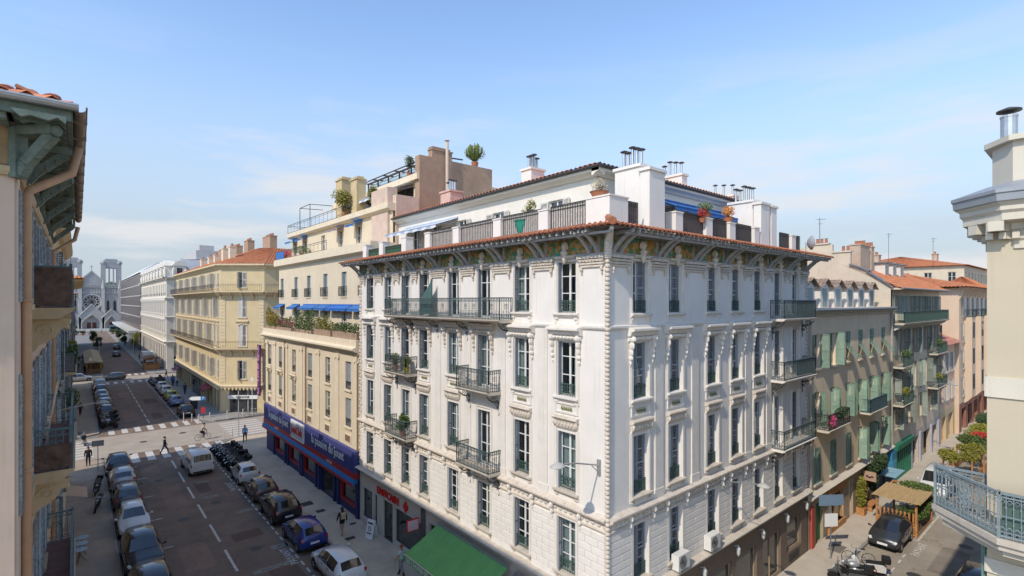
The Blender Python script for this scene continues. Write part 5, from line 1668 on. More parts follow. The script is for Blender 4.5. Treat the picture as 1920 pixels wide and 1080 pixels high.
o = S1.put('eave_bracket', LBM, SLN, 0, EZL); o.rotation_euler = (0, 0, rad(45)); o.scale = (1.15, 1.1, 1.1)
for F, a, c in ((E1, -OV, ELN), (S1, 0, SLN+OV)):
    b = MB(); b.box(a, -OV-.02, EZL+.05, c, -OV+.05, EZL+.3); F.mb('fascia', b, M_GREENTIM)
    b = MB()
    P = [(.09*math.cos(t), .09*math.sin(t)) for t in [math.pi+k*math.pi/6 for k in range(7)]]
    n = len(P)
    vs = [(x, -OV-.11+p[0], EZL+.3+p[1]) for x in (a-.1, c+(.1 if F is S1 else 0)) for p in P]
    b.idx(vs, [(i, i+1, n+i+1, n+i) for i in range(n-1)])
    b.bar((a-.1,-OV-.2,EZL+.3), (c+.1,-OV-.2,EZL+.3), .025)
    for k in range(int((c-a)/1.2)): b.box(a+.5+k*1.2, -OV-.215, EZL+.19, a+.55+k*1.2, -OV-.0, EZL+.315)
    F.mb('gutter', b, M_COPPER if F is E1 else M_STEEL)
TML = tile_mesh(.5, .24)
def tile_slab(F, a, c):
    n = int((c-a)/.3)
    for k in range(n):
        for r in range(3 if F is S1 else 2):
            o = F.put('roof_tile', TML, a+(c-a)*(k+.5)/n, .40-r*.38, EZL+.42+r*.15)
            o.rotation_euler = (math.atan(.36), RND.uniform(-.05,.05), F.a+RND.uniform(-.04,.04))
tile_slab(S1, SLN-9.0, SLN+OV-.1); tile_slab(E1, -OV+.3, 14.0)
rl = root.location
b = MB()
A0, A1, A2, A3 = (-14-rl.x, LY-OV-rl.y, EZL+.34), (LX+OV-rl.x, LY-OV-rl.y, EZL+.34), (-6-rl.x, 18-rl.y, 20.4), (-14-rl.x, 18-rl.y, 20.4)
tile_roof_mb(A0, A1, A2, A3, .3, .42, .045, b)
tile_roof_mb((LX+OV-rl.x, LY-OV-rl.y, EZL+.34), (LX+OV-rl.x, LYE-rl.y, EZL+.34), (-6-rl.x, LYE-rl.y, 20.4), (-6-rl.x, 18-rl.y, 20.4), .3, .42, .045, b)
b.face([(-14-rl.x,18-rl.y,20.4),(-6-rl.x,18-rl.y,20.4),(-6-rl.x,LYE-rl.y,20.4),(-14-rl.x,LYE-rl.y,20.4)])
b.build('roof', M_TILE, root)
b = MB(); b.box(-13.5-rl.x, .6, 0, -.45, ELN, EZL+.3); b.build('core', M_PEACH, root)
# downpipes
M_PIPE = mat('orange_downpipe', (.47, .29, .17), .55, var=.12, scale=3)
b = MB(); b.tube([(.5,-.12,0),(.5,-.12,16.85),(.53,-.16,16.97),(1.0,-.72,17.45),(1.0,-.82,17.95)], .075, 10)
for z in (3, 6, 9, 12, 15): b.lathe([(.095,0),(.095,.06)], (.5,-.12,z), 10)
E1.mb('downpipe', b, M_PIPE, smooth=True)
b = MB(); b.tube([(13.9,-.12,0),(13.9,-.12,16.9),(14.2,-.72,17.4),(14.2,-.82,17.9)], .07, 8); E1.mb('downpipe', b, M_PIPE, smooth=True)
# balconies with scroll corbels
M_RUST = mat('rusty_mesh_panel', (.115, .075, .055), .8, var=.55, scale=4, bump=.3)
M_FLOORB = mat('red_brown_floor', (.17, .085, .065), .7, var=.25, scale=3)
M_IRONBL = mat('blue_grey_post', (.10, .165, .175), .6, var=.3, scale=6)
for k, z in enumerate((14.86, 11.03, 7.18)):
    b = MB(); b.extr([(0,-.26),(-.5,-.26),(-.62,-.14),(-.72,-.1),(-.76,0),(0,0)], 4.2, 10.5)
    o = E1.mb('balcony', b, M_OCHTRIM, 0, 0, z)
    b = MB(); b.box(4.25, -.72, .0, 10.45, -.02, .012); link('floor', b.mesh('floor', M_FLOORB), o)
    r = rail_mb([(4.27,-.02),(4.27,-.68),(10.4,-.68),(10.4,-.02)], .97, .12)
    for x, y in ((4.27,-.68), (10.4,-.68)): r.box(x-.03, y-.03, 0, x+.03, y+.03, 1.05)
    link('railing', r.mesh('railing', M_IRONBL), o)
    if k == 0:
        b = MB(); b.box(4.235, -.7, .05, 4.25, -.03, .95); link('screen', b.mesh('screen', M_RUST), o)
    if k == 1:
        b = MB(); b.box(4.235, -.7, .05, 4.25, -.03, .62); link('screen', b.mesh('screen', M_RUST), o)
    for u in (4.5, 7.3, 10.1):
        def cb():
            q = MB(); q.extr([(0,0),(-.66,0),(-.66,-.08),(-.6,-.2),(-.5,-.24),(-.45,-.38),(-.3,-.52),(-.12,-.62),(0,-.8)], -.11, .11)
            for x in (-.115, .115):
                q.tube([(x, -.24+(.17-.012*j)*math.cos(j*.7), -.28+(.17-.012*j)*math.sin(j*.7)) for j in range(13)], .022, 5)
            q.ell((0,-.6,-.2), .13,.07,.07,7,5)
            return q.mesh('corbel', M_OCHTRIM)
        link('corbel', cached('lcorb', cb), o, (u, 0, -.26))
# ladder leaning on the middle balcony
lad = thing('step_ladder', 'white folded step ladder standing on the left building balcony', 'ladder', E1.pt(4.9, .1, 11.05), E1.a)
b = MB()
for x in (-.0, .42): b.bar((x,-.05,0), (x*.9+.02,-.32,1.9), .035)
lad_s = b.build('side_rail', mat('aluminium', (.5,.5,.5), .4, metal=.6), lad)
b = MB()
for k in range(7): b.bar((.01,-.07-.038*k,.2+.25*k), (.40,-.07-.038*k,.2+.25*k), .03)
b.build('rung', mat('aluminium', (.5,.5,.5)), lad)
# ================================================================ further buildings on the left side
def west_building(y0, y1, h, m, trim, label, balc, sh, roofm=None, over=.8, rise=2.0):
    r = thing('apartment_building', label, 'building', (LX, y0, 0))
    F = Fac(LX, y0, 90, r)
    L = y1-y0
    us = [1.6+k*((L-3.2)/max(1, int((L-3.2)/2.9))) for k in range(int((L-3.2)/2.9)+1)]
    nf = int((h-4.2)/3.4)
    front(F, L, 0, h, us, [(4.6+k*3.4, 2.3, 1.0) for k in range(nf)], m, shut=sh, shut_fn=lambda i, q: (168, 168) if (i+q) % 3 else (20, 40), sill=trim)
    b = MB(); b.extr([(0,h-.5),(-.2,h-.4),(-over,h-.1),(-over,h+.05),(0,h+.1)], 0, L); F.mb('cornice', b, trim)
    b = MB(); b.extr([(0,3.6),(-.2,3.6),(-.3,3.85),(0,4.0)], 0, L); F.mb('shop_cornice', b, trim)
    S = Fac(LX-14, y0, 0, r); front(S, 14, 0, h, [3, 7, 11], [(4.6+k*3.4, 2.3, 1.0) for k in range(nf)], m)
    N_ = Fac(LX, y1, 180, r); front(N_, 14, 0, h, [3, 7, 11], [(4.6+k*3.4, 2.3, 1.0) for k in range(nf)], m)
    hip_roof(r, LX-14, y0, LX, y1, h+.08, rise, over, roofm)
    for (a, c, z, scr) in balc:
        o = balcony(F, a, c, z, .75, M_IRONBL, .95, .15, False, False, sm=trim, sp=.16)
        if scr:
            q = MB(); q.box(a-.01, -.72, .05, a+.005, -.03, .9); link('screen', q.mesh('screen', scr), o)
    return r, F
M_GREYSCR = mat('grey_reed_screen', (.15,.14,.145), .85, var=.3, scale=9)
w2, FW2 = west_building(26.7, 56.0, 18.9, mat('ochre_facade', (.52,.385,.19), .85, var=.07, streak=.12), M_OCHTRIM, 'ochre apartment building with screened balconies behind the peach one', [(8.0,12.5,11.4,M_GREYSCR),(15,19,11.4,None),(8,12.5,8.0,M_GREYSCR),(21,25,14.6,None)], M_BLUEWORN, rise=1.6, over=.5)
w3, FW3 = west_building(74.5, 118.0, 17.5, mat('buff_facade', (.50,.42,.30), .85, var=.07, streak=.12), M_OCHTRIM, 'buff apartment building with red hip roof beyond the first crossing on the left', [(6,12,8,None),(18,26,11.4,None)], M_SHUTGREY, rise=3.0, over=1.4)
w4, FW4 = west_building(131.0, 235.0, 16.5, mat('pale_facade', (.50,.45,.36), .85, var=.07, streak=.12), M_PALE2, 'long pale apartment row on the left beyond the second crossing', [], M_SHUTGREY, rise=2)
antenna(-1.2, 60-20, 18.6, 2.6, 'thin antenna on the ochre left building roof above the street')
antenna(-.6, 80, 18.6, 4.0, 'antenna mast against the sky left of the church towers')

for y, wy, h in ((30, 1.2, 1.0), (36.5, .8, 1.2), (41, 2.2, .7), (47, .9, 1.3), (52, 1.6, .8)): chim(w2, -1.2, y, 18.4, 19.3+h*.4, .7, wy, M_OCHTRIM, 2)
# ================================================================ side street: building with green shutters
RY = 11.97
M_STUCCO = mat('grey_beige_stucco', (.74, .58, .40), .88, var=.08, scale=.9, streak=.14, bump=.12)
M_STUCCO2 = mat('stucco_trim', (.55, .49, .40), .85, var=.08, scale=2)
M_ZINC = mat('zinc_gutter', (.20, .21, .22), .5, metal=.4, var=.15, scale=3)
root = thing('apartment_building', 'beige apartment building with pale green shutters and a row of roof dormers', 'building', (33.3, RY, 0))
G = Fac(33.3, RY, 0, root)
GL = 17.3
usG = [x-33.3 for x in (34.75, 37.49, 40.46, 43.07, 45.68, 48.6)]
rows = [(3.85, 2.15, 1.0), (7.25, 2.2, 1.0), (10.9, 2.1, 1.0)]
def gsh(i, r):
    if r == 2: return (172, 100) if i == 0 else ((172, 88) if i == 1 else (None, None))
    if r == 1: return ((168, 60), (80, 55), (60, 62), (85, 50), (70, 66), (60, 58))[i]
    return ((3, 3), (3, 3), (3, 3), (75, 60), (60, 55), (80, 60))[i]
ws = front(G, GL, 3.2, 14.4, usG, rows, M_STUCCO, shut=M_SHUTGREEN, shut_fn=gsh, sill=M_STUCCO2, d=.24)
# the four shutters propped outwards at the bottom (top floor)
for i in range(2, 6):
    o = ws[12+i]
    b = MB()
    n = 14
    b.box(-.5, -.02, 0, -.44, .02, -1.0); b.box(.44, -.02, 0, .5, .02, -1.0); b.box(-.44, -.02, -.06, .44, .02, 0); b.box(-.44, -.02, -1.0, .44, .02, -.94)
    for k in range(n): b.face([(-.44,-.014,-.1-k*.06),(.44,-.014,-.1-k*.06),(.44,.014,-.06-k*.06),(-.44,.014,-.06-k*.06)])
    s = link('shutter', cached('flap', lambda: b.mesh('shutter', M_SHUTGREEN)), o, (0, -.03, 1.05)); s.rotation_euler = (rad(-38), 0, 0)
    s = link('shutter', shutter_mesh(.49, 1.02, M_SHUTGREEN), o, (-.497, .03, 1.06))
    s = link('shutter', shutter_mesh(.49, 1.02, M_SHUTGREEN), o, (.003, .03, 1.06))
b = MB(); z = 14.4
b.extr([(0,z-.3),(-.08,z-.3),(-.12,z-.12),(-.3,z-.08),(-.34,z+.06),(-.34,z+.2),(1.3,z+.2),(1.3,z-.3)], 0, GL); G.mb('terrace_slab', b, M_STUCCO2)
b = MB(); b.tube([(0,-.4,z+.1),(GL,-.4,z+.1)], .1, 8); G.mb('gutter', b, M_ZINC)
b = MB(); b.extr([(0,3.05),(-.15,3.05),(-.3,3.2),(-.35,3.3),(0,3.5)], 0, GL); G.mb('shop_cornice', b, M_STUCCO2)
for u in (.12, GL-.15):
    b = MB(); b.tube([(u,-.12,3.3),(u,-.12,14.4)], .07, 8); G.mb('downpipe', b, mat('grey_downpipe', (.40,.38,.35), .6))
GD = Fac(33.3, RY+1.3, 0, root)
b = MB(); b.box(0, 0, 14.4, 17.3, 6, 15.6); GD.mb('attic_wall', b, M_STUCCO2)
for k in range(6):
    u = 2.6+k*2.55
    b = MB(); b.box(u-.75, -.5, 14.5, u+.75, .0, 16.0); b.box(u-.42, -.52, 14.7, u+.42, -.5, 15.9, 1)
    b.extyx([(u-.75,16.0),(u+.75,16.0),(u,16.42)], -.5, 1.0)
    o = GD.mb('dormer', b, [M_WHITE2, mat('dormer_shutter', (.24,.30,.29), .6, objvar=.3)])
    q = MB()
    tile_roof_mb((u-1.0,-.75,15.95), (u-1.0,1.2,15.95), (u,1.2,16.55), (u,-.75,16.55), .25, .4, .03, q); tile_roof_mb((u+1.0,1.2,15.95), (u+1.0,-.75,15.95), (u,-.75,16.55), (u,1.2,16.55), .25, .4, .03, q)
    link('dormer_roof', q.mesh('dormer_roof', mat('old_roof_tile', (.27,.20,.15), .9, var=.35, scale=4)), o)
b = MB(); tile_roof_mb((0,.6,15.5), (17.3,.6,15.5), (17.3,6,17.4), (0,6,17.4), .35, .5, .05, b); GD.mb('roof', b, M_TILEFAR)
# balconies
o = balcony(G, 1.2, 4.9, 7.2, .78, M_IRONDK, .95, .14, False, True, sm=M_STUCCO2)
b = MB(); b.leaves((1.9,-.72,.5), (.55,.12,.45), 500, .05, RND, 0, 0); link('flowers', b.mesh('flowers', M_FLOWP), o)
b = MB(); b.leaves((3.6,-.65,.8), (1.2,.2,.35), 600, .06, RND, 0, 0); link('plants', b.mesh('plants', M_LEAFD), o)
o = balcony(G, 9.3, 13.2, 7.15, .78, mat('teal_iron', (.06,.12,.13), .5), .95, .14, False, True, sm=M_STUCCO2)
b = MB(); b.box(9.35, -.73, .08, 9.37, -.05, .9); b.box(9.4, -.745, .1, 13.1, -.735, .9); link('screen', b.mesh('screen', mat('teal_canvas', (.05,.085,.10), .7)), o)
# ground floor shops
hs = [(1.3, 2.5, .05, 2.6), (3.4, 6.2, .5, 2.5), (7.2, 8.1, .05, 2.7), (9.4, 12.0, .2, 2.6), (12.6, 16.6, .2, 2.7)]
G.mb('shop_wall', wall_mb(0, GL, 0, 3.2, hs, .25, .9), [mat('shop_stucco', (.36,.28,.20), .85, var=.12), M_SHOPIN])
for k, (a, c, z0, z1) in enumerate(hs):
    m = (mat('green_door', (.02,.13,.05), .5), M_SHOPGLASS, M_WHITE2, M_SHOPGLASS, mat('dark_blue_front', (.03,.05,.10), .5))[k]
    b = MB(); b.box(a, .18, z0, c, .2, z1); G.mb('shop_door' if k in (0, 2) else 'shop_window', b, m)
    if k in (1, 3):
        b = MB()
        for x in (a+.04, (a+c)/2, c-.04): b.box(x-.04, .1, z0, x+.04, .22, z1)
        b.box(a, .1, z1-.08, c, .22, z1); b.box(a-.1, -.12, z0-.42, c+.1, .2, z0); G.mb('shop_frame', b, M_WOOD)
b = MB(); b.box(.35, -.12, .0, .75, -.02, 2.6); G.mb('red_panel', b, mat('red_panel', (.45,.07,.05), .6))
b = MB(); b.box(3.1, -.1, 2.55, 6.5, -.02, 3.05); G.mb('sign_board', b, M_WOOD)
b = MB(); b.box(9.9, -.9, 2.2, 10.0, -.12, 2.85); o = G.mb('hanging_sign', b, mat('sign_wood', (.42,.28,.20), .7))
b = MB(); b.tube([(9.88,-.75+.05*k, 2.5+.05*math.sin(k*1.0)) for k in range(10)], .04, 5); link('moustache', b.mesh('moustache', M_BLACK), o)
b = MB(); b.tube([(33.3+14.2-33.3,-.05,2.3),(14.2,-1.1,2.2)], .03, 5); b.box(13.6, -1.2, 1.75, 16.2, -.1, 1.8); G.mb('awning', b, mat('pale_blue_metal', (.25,.40,.48), .6))
# ================================================================ next building, orange roof, long green balcony
root = thing('apartment_building', 'old apartment building with orange roof and long green iron balcony in the side street', 'building', (50.7, RY, 0))
Bf = Fac(50.7, RY, 0, root)
M_OLD = mat('old_grey_plaster', (.60, .49, .37), .9, var=.14, scale=1, streak=.22)
usb = [1.5+k*2.05 for k in range(8)]
front(Bf, 17.6, 3.2, 16.0, usb, [(4.3, 2.2, .95), (7.3, 2.3, .95), (10.4, 2.3, .95), (13.45, 2.1, .95)], M_OLD, shut=mat('faded_green_shutter', (.26,.30,.255), .7, var=.2, objvar=.25), shut_fn=lambda i, r: ((168, 70), (75, 168), (4, 4), (170, 85))[(i*2+r) % 4], d=.22)
o = balcony(Bf, .3, 17.2, 13.25, .85, M_IRONGR, .95, .15, False, False, sm=M_STUCCO2, sp=.14)
b = MB(); b.box(.35, -.79, .1, 17.1, -.775, .9); link('screen', b.mesh('screen', mat('green_rail_plate', (.035,.10,.075), .6, var=.5, scale=9)), o)
for u in range(12):
    b = MB(); b.extr([(0,-.5),(-.15,-.45),(-.7,-.12),(-.7,0),(0,0)], .6+u*1.45-.06, .6+u*1.45+.06); link('bracket', b.mesh('bracket', M_PALE2), o, (0, 0, -.15))
for a, c, z in ((.2, 3.2, 9.7), (12.5, 16.5, 10.0), (.2, 3.2, 6.6), (12.5, 16.5, 6.7)):
    o = balcony(Bf, a, c, z, .85, M_IRONGR, .95, .15, True, True, sm=M_STUCCO2)
    b = MB(); b.leaves((a+1.2,-.7,1.0), (.9,.2,.4), 420, .07, RND, 0, 0); link('plants', b.mesh('plants', M_LEAF if z > 8 else M_LEAFY), o)
rl = root.location
b = MB(); tile_roof_mb((-.1,-.75,16.1), (18.0,-.75,16.1), (18.0,5.5,19.2), (0,5.5,19.2), .35, .5, .05, b); b.build('roof', M_TILEFAR, root)
b = MB(); b.extr([(-.72,16.0),(-.72,16.08),(0,16.2),(0,16.0)], 0, 17.9); b.build('soffit', M_OLD, root)
b = MB(); b.tube([(-.1,-.82,16.1),(18,-.82,16.1)], .08, 8); b.build('gutter', M_ZINC, root)
b = MB(); b.extyx([(0,0),(17.5,0),(17.5,15.9),(0,15.9)], .5, 9); b.build('core', M_OLD, root)
# party wall rising behind the dormers, with stepped chimneys
PWY = [(0, 0), (0, 16.15), (1.6, 17.55), (2.87, 18.2), (2.87, 19.3), (4.25, 19.35), (4.25, 20.05), (6.2, 20.1), (9.5, 19.0), (12, 18.0), (12, 0)]
b = MB(); n = len(PWY)
vs = [(-.02, y, z) for y, z in PWY] + [(.35, y, z) for y, z in PWY]
b.idx(vs, [tuple(range(n))[::-1], tuple(range(n, 2*n))] + [(i, (i+1) % n, n+(i+1) % n, n+i) for i in range(n)])
b.build('party_wall', mat('party_wall_cream', (.56,.48,.37), .9, var=.1, scale=.7, streak=.2), root)
b = MB()
for (y0, z0), (y1, z1) in zip(PWY[1:], PWY[2:4]): b.bar((.1, y0-.2, z0+.05), (.1, y1+.05, z1+.05), .7, .08)
b.build('verge', M_ZINC, root)
for y, z, k in ((3.5, 19.3, 1), (5.2, 20.1, 3)):
    b = MB(); b.box(-.12, y-.7, z, .5, y+.75, z+.12)
    o = b.build('chimney_cap', M_STUCCO2, root)
    for q in range(k+1): 
        c = MB(); c.lathe([(.13,0),(.11,.4),(.15,.42)], (.2, y-.4+q*.35, z+.12), 7); c.build('chimney_pot', M_POT, o)
for x in (3.0, 5.2):
    chim(root, 50.7+x, RY+3.0, 17.2, 20.0, 2.6 if x < 4 else .8, .8, mat('old_chimney', (.47,.36,.27), .9, var=.15), 4)
for k in range(3):
    u = 7.2+k*2.6
    b = MB(); b.box(u-.6, 2.0, 17.2, u+.6, 4.6, 18.6); b.box(u-.8, 1.7, 18.6, u+.8, 4.6, 18.72, 1); b.box(u-.4, 1.97, 17.5, u+.4, 2.0, 18.4, 2); b.build('dormer', [M_WHITE2, M_ZINC, M_DARKGLASS], root)
# shops: green front, blue door, grey front
Bf.mb('shop_wall', wall_mb(0, 17.6, 0, 3.2, [(6.4, 9.0, .1, 2.6), (10.0, 13.5, .1, 2.6), (14.3, 16.5, .1, 2.6)], .3, .8), [mat('shop_pale', (.46,.40,.34), .85, var=.1), M_SHOPIN])
M_GSHOP = mat('green_shopfront', (.02, .17, .10), .5, var=.15, scale=2)
b = MB(); b.box(.6, -.35, 2.75, 5.9, -.02, 3.15)
for k in range(9): b.box(.7+k*.62, -.1, 0, 1.0+k*.62, -.02, 2.75)
b.box(.6, -.04, 0, 5.9, -.02, 2.75); Bf.mb('green_shopfront', b, M_GSHOP)
b = MB(); b.box(-.9, -.3, 0, .4, -.02, 2.9); b.box(-.75, -.32, 0, .25, -.3, 2.2, 1); Bf.mb('blue_shopfront', b, [mat('blue_paint', (.04,.22,.36), .5, var=.1), mat('blue_door', (.10,.36,.48), .5)])
for u in (6.2, 9.4, 13.8, 16.9):
    b = MB(); b.box(u-.22, -.12, 0, u+.22, 0, 2.9); Bf.mb('pier', b, mat('lilac_pier', (.40,.40,.48), .7))
# ================================================================ low pink building and the tall pink one
root = thing('house', 'low pink house with tiled lean-to roof between old building and tall pink one', 'building', (68.4, RY, 0))
Lf = Fac(68.4, RY, 0, root)
M_PINK = mat('pink_plaster', (.58, .40, .28), .88, var=.08, scale=.8, streak=.12)
front(Lf, 7.6, 3.4, 10.6, [1.2, 3.6, 6.0], [(4.4, 2.0, .95), (7.4, 2.0, .95)], M_PINK, shut=M_SHUTPALE, sill=M_STUCCO2)
b = MB(); tile_roof_mb((-.1,-.7,10.5), (7.7,-.7,10.5), (7.7,3,12.0), (-.1,3,12.0), .35, .5, .05, b); b.build('roof', mat('faded_roof_tile', (.36,.17,.13), .9, var=.2), root)
Lf.mb('shop_wall', wall_mb(0, 7.6, 0, 3.4, [(.8, 3.2, .1, 2.7), (4.2, 6.8, .1, 2.7)], .3, .7), [M_OCHTRIM, M_SHOPIN])
b = MB(); b.box(.2, .3, 0, 7.5, 8, 10.4); b.build('core', M_PINK, root)
root = thing('apartment_building', 'tall pink apartment building with curved eaves and bay windows down the side street', 'building', (76, RY, 0))
Tf = Fac(76, RY-.4, 0, root); Tw = Fac(76, RY+16, -90, root)
M_PINK2 = mat('peach_pink_plaster', (.60, .455, .33), .88, var=.06, scale=.8, streak=.08)
front(Tf, 24, 3.4, 16.6, [2.2+k*3.2 for k in range(7)], [(4.2, 2.1, 1.0), (7.3, 2.1, 1.0), (10.4, 2.1, 1.0), (13.4, 2.1, 1.0)], M_PINK2, shut=M_SHUTPALE, shut_fn=lambda i, r: (165, 165), sill=M_STUCCO2, guard=M_IRONDK)
front(Tw, 16.4, 0, 16.6, [14.6, 12.6], [(7.3, 1.8, .6), (10.4, 1.8, .6), (4.2, 1.8, .6)], M_PINK2)
for u in (4.0, 10.0, 16.5):
    b = MB(); b.box(u-1.1, -.7, 4.0, u+1.1, 0, 13.2); b.extr([(0,3.2),(-.35,3.5),(-.7,4.0),(0,4.0)], u-1.1, u+1.1)
    for z in (4.8, 7.8, 10.8): b.box(u-.6, -.72, z, u+.6, -.7, z+1.8, 1)
    o = Tf.mb('bay_window', b, [M_PINK2, M_DARKGLASS])
    q = rail_mb([(u-1.1,-.02),(u-1.1,-.75),(u+1.1,-.75),(u+1.1,-.02)], .9, .16, orn=False); link('railing', q.mesh('railing', M_IRON), o, (0, 0, 13.2))
for k in range(13):
    b = MB(); b.extr([(0,15.2),(-.1,15.5),(-.4,16.2),(-.9,16.65),(0,16.7)], k*1.9+.1, k*1.9+.32); Tf.mb('eave_bracket', b, M_PINK2)
hip_roof(root, 76, RY-.4, 100, RY+16, 16.7, 2.2, 1.0)
Tf.mb('shop_wall', wall_mb(0, 24, 0, 3.4, [(1.5+k*3.8, 4.0+k*3.8, .1, 2.7) for k in range(6)], .3, .7), [mat('red_brown_front', (.27,.12,.08), .8, var=.2), M_SHOPIN])
# ================================================================ far end of the side street and roofs behind
def far_house(x0, y0, x1, y1, h, rise, label, m, rows_, group='roofs behind the side street', name='house', step=3.0, west=True):
    r = thing(name, label, 'building', (x0, y0, 0), group=group)
    S = Fac(x0, y0, 0, r); Wf = Fac(x0, y1, -90, r)
    n = max(1, int((x1-x0)/step)); n2 = max(1, int((y1-y0)/step))
    front(S, x1-x0, 0, h, [(x1-x0)*(k+.5)/n for k in range(n)], rows_, m)
    front(Wf, y1-y0, 0, h, [(y1-y0)*(k+.5)/n2 for k in range(n2)], rows_, m)
    hip_roof(r, x0, y0, x1, y1, h, rise, .6)
    return r
rr = [(h-2.6, 1.8, 1.0) for h in (17, 14)]
far_house(88, 21, 108, 37, 18.9, 2.6, 'far house with broad orange tiled roof left of the tall pink building', M_STUCCO2, [(16.2, 1.7, 1.0)])
far_house(116, 17, 150, 40, 21.3, 2.8, 'far house with long orange roof behind the tall pink building', mat('cream_far', (.58,.5,.38), .9), [(18.4, 1.8, 1.1), (15.2, 1.8, 1.1)])
far_house(103, 12.0, 115.5, 20, 16.0, 3.0, 'far pale green house with balconies at the end of the side street', mat('pale_green_plaster', (.42,.46,.38), .9, var=.08), [(4.4+3*k, 1.9, 1.1) for k in range(4)])
far_house(104, -14, 140, 1.8, 15.0, 3.0, 'far cream house on the south side of the side street', mat('cream_far', (.58,.5,.38)), [(4.4+3*k, 1.9, 1.1) for k in range(3)])
far_house(142, -4, 165, 14, 15.5, 3.0, 'far white house closing the side street', M_PALE, [(4.4+3*k, 1.9, 1.1) for k in range(3)])
antenna(92, 22, 20.0, 5.2, 'tall antenna on the orange roofs left of the tall pink building')
antenna(104, 19, 20.0, 5.2, 'right-hand antenna over the orange roofs beside the cream building edge')
antenna(51.2, 17.4, 20.2, 2.4, 'short antenna on the stepped cream party wall')
for x, y, z, n in ((90, 23, 20.6, 3), (97, 27, 21.6, 2), (122, 22, 22.6, 3)):
    b = MB(); b.box(-.6, -.4, 0, .6, .4, 1.8); b.box(-.7, -.5, 1.8, .7, .5, 1.92)
    o = tag(b.build('chimney', mat('old_chimney', (.47,.36,.27)), None, (x, y, z-.6)), 'small chimney %s the orange roofs of the side street' % {90: 'left among', 97: 'on the ridge of', 122: 'right among'}[x], 'chimney', 'chimneys on far roofs')
    for k in range(n):
        c = MB(); c.lathe([(.13,0),(.1,.4),(.14,.42)], (-.35+k*.35, 0, 1.92), 6); c.build('chimney_pot', M_POT, o)
# ================================================================ cream building at the right edge
M_RCREAM = mat('smooth_cream_wall', (.515, .445, .325), .85, var=.045, scale=.6, streak=.08, bump=.1, bscale=40)
M_RTRIM = mat('cream_cornice', (.60, .55, .45), .8, var=.05, scale=1.5, streak=.1)
root = thing('corner_building', 'smooth cream building with grey cornice and iron balcony at the right edge', 'building', (14.71, 1.35, 0))
K0, K1 = (14.71, 1.35), (15.19, 1.83)
Rw = Fac(14.71, 1.79, -90, root); Rc = Fac(15.19, 1.83, -135, root); Rn = Fac(60, 1.79, 180, root)
Lc = math.hypot(.48, .48)
for F, L, us in ((Rw, 14, [4.9, 8.4]), (Rn, 45.29, [41, 37, 33, 29, 25, 21, 17])):
    front(F, L, 0, 17.2, us, [(4.2, 2.2, 1.05), (7.4, 2.2, 1.05), (10.5, 2.3, 1.05), (13.7, 2.0, 1.05)] if us else [], M_RCREAM, shut=M_SHUTGREY)
    for zz, hh, pr in ((13.0, .42, .04), (9.3, .3, .04)):
        b = MB(); b.box(-.02, -pr, zz, L+.02, 0, zz+hh); F.mb('string_course', b, M_RTRIM)
# cornice as mitred rings round the chamfer
def ring(prof, k=.64):
    """profile (out, z); corners mitred: north end, chamfer corners, west end"""
    b = MB()
    t = math.tan(rad(22.5))
    pts = []
    for o, z in prof:
        o *= k
        pts.append([(60, 1.83+o, z), (15.19+o*t*-1, 1.83+o, z), (14.71-o, 1.35+o*t, z), (14.71-o, -12.6, z)])
    for p, q in zip(pts, pts[1:]):
        for i in range(3): b.face([p[i], p[i+1], q[i+1], q[i]])
    b.v = [(x-root.location.x, y-root.location.y, z) for x, y, z in b.v]
    return b
ring([(0,16.1),(.06,16.1),(.06,16.25),(.12,16.3),(.12,16.45),(.2,16.5),(.2,16.62),(.62,16.66),(.62,16.8),(.7,16.86),(.7,16.95),(.8,17.02)]).build('cornice', M_RTRIM, root)
ring([(.8,17.02),(.86,17.04),(.88,17.18),(.92,17.2),(.92,17.27),(0,17.5),(-.6,17.55)]).build('gutter', mat('grey_zinc', (.33,.35,.37), .5, metal=.3, var=.1), root)
def at_ring(o, s, z):
    """point s metres along the offset line from the west corner (negative) / on the chamfer"""
    t = math.tan(rad(22.5)); return (14.71-o, 1.35+o*t-s, z)
for k in range(13):
    b = MB(); b.box(-.12, -.3, 0, .12, 0, .2)
    F = Rw; F.mb('modillion', b, M_RTRIM, .18+k*.62, .1, 16.45)
for k in range(2):
    b = MB(); b.box(-.11, -.3, 0, .11, 0, .2); Rc.mb('modillion', b, M_RTRIM, .1+k*.46, .1, 16.45)
for k in range(16):
    b = MB(); b.box(-.12, -.3, 0, .12, 0, .2); Rn.mb('modillion', b, M_RTRIM, 44.6-k*.62, .1, 16.45)
b = MB()
for k in range(60): b.box(k*.2, -.1, 16.3, k*.2+.11, -.0, 16.44)
for F in (Rw,): tag(F.mb('dentil', b, M_RTRIM, 0, .06), kind='stuff')
b = MB()
for k in range(4): b.box(k*.18+.03, -.1, 16.3, k*.18+.13, -.0, 16.44)
tag(Rc.mb('dentil', b, M_RTRIM, 0, .06), kind='stuff')
b = MB(); b.extz([(-.05+.0,-14),(.05,.05),(.55,.42),(44,.42),(44,-14)], 17.45, 18.33); b.build('attic_wall', mat('attic_cream', (.58,.53,.44), .85, var=.05, streak=.1), root)
b = MB(); b.extz([(-.15,-14),(-.08,.1),(.5,.55),(44,.55),(44,-14)], 18.33, 18.44); b.build('coping', M_RTRIM, root)
b = MB(); b.lathe([(.14,0),(.14,.55),(.15,.56),(.15,.6)], (0,0,0), 14); b.lathe([(.05,.66),(.21,.69),(.21,.72),(.05,.78)], (0,0,0), 14, 1); b.build('flue', [M_STEEL, M_IRONDK], root, (15.3-14.71, 1.51-1.35, 18.4))
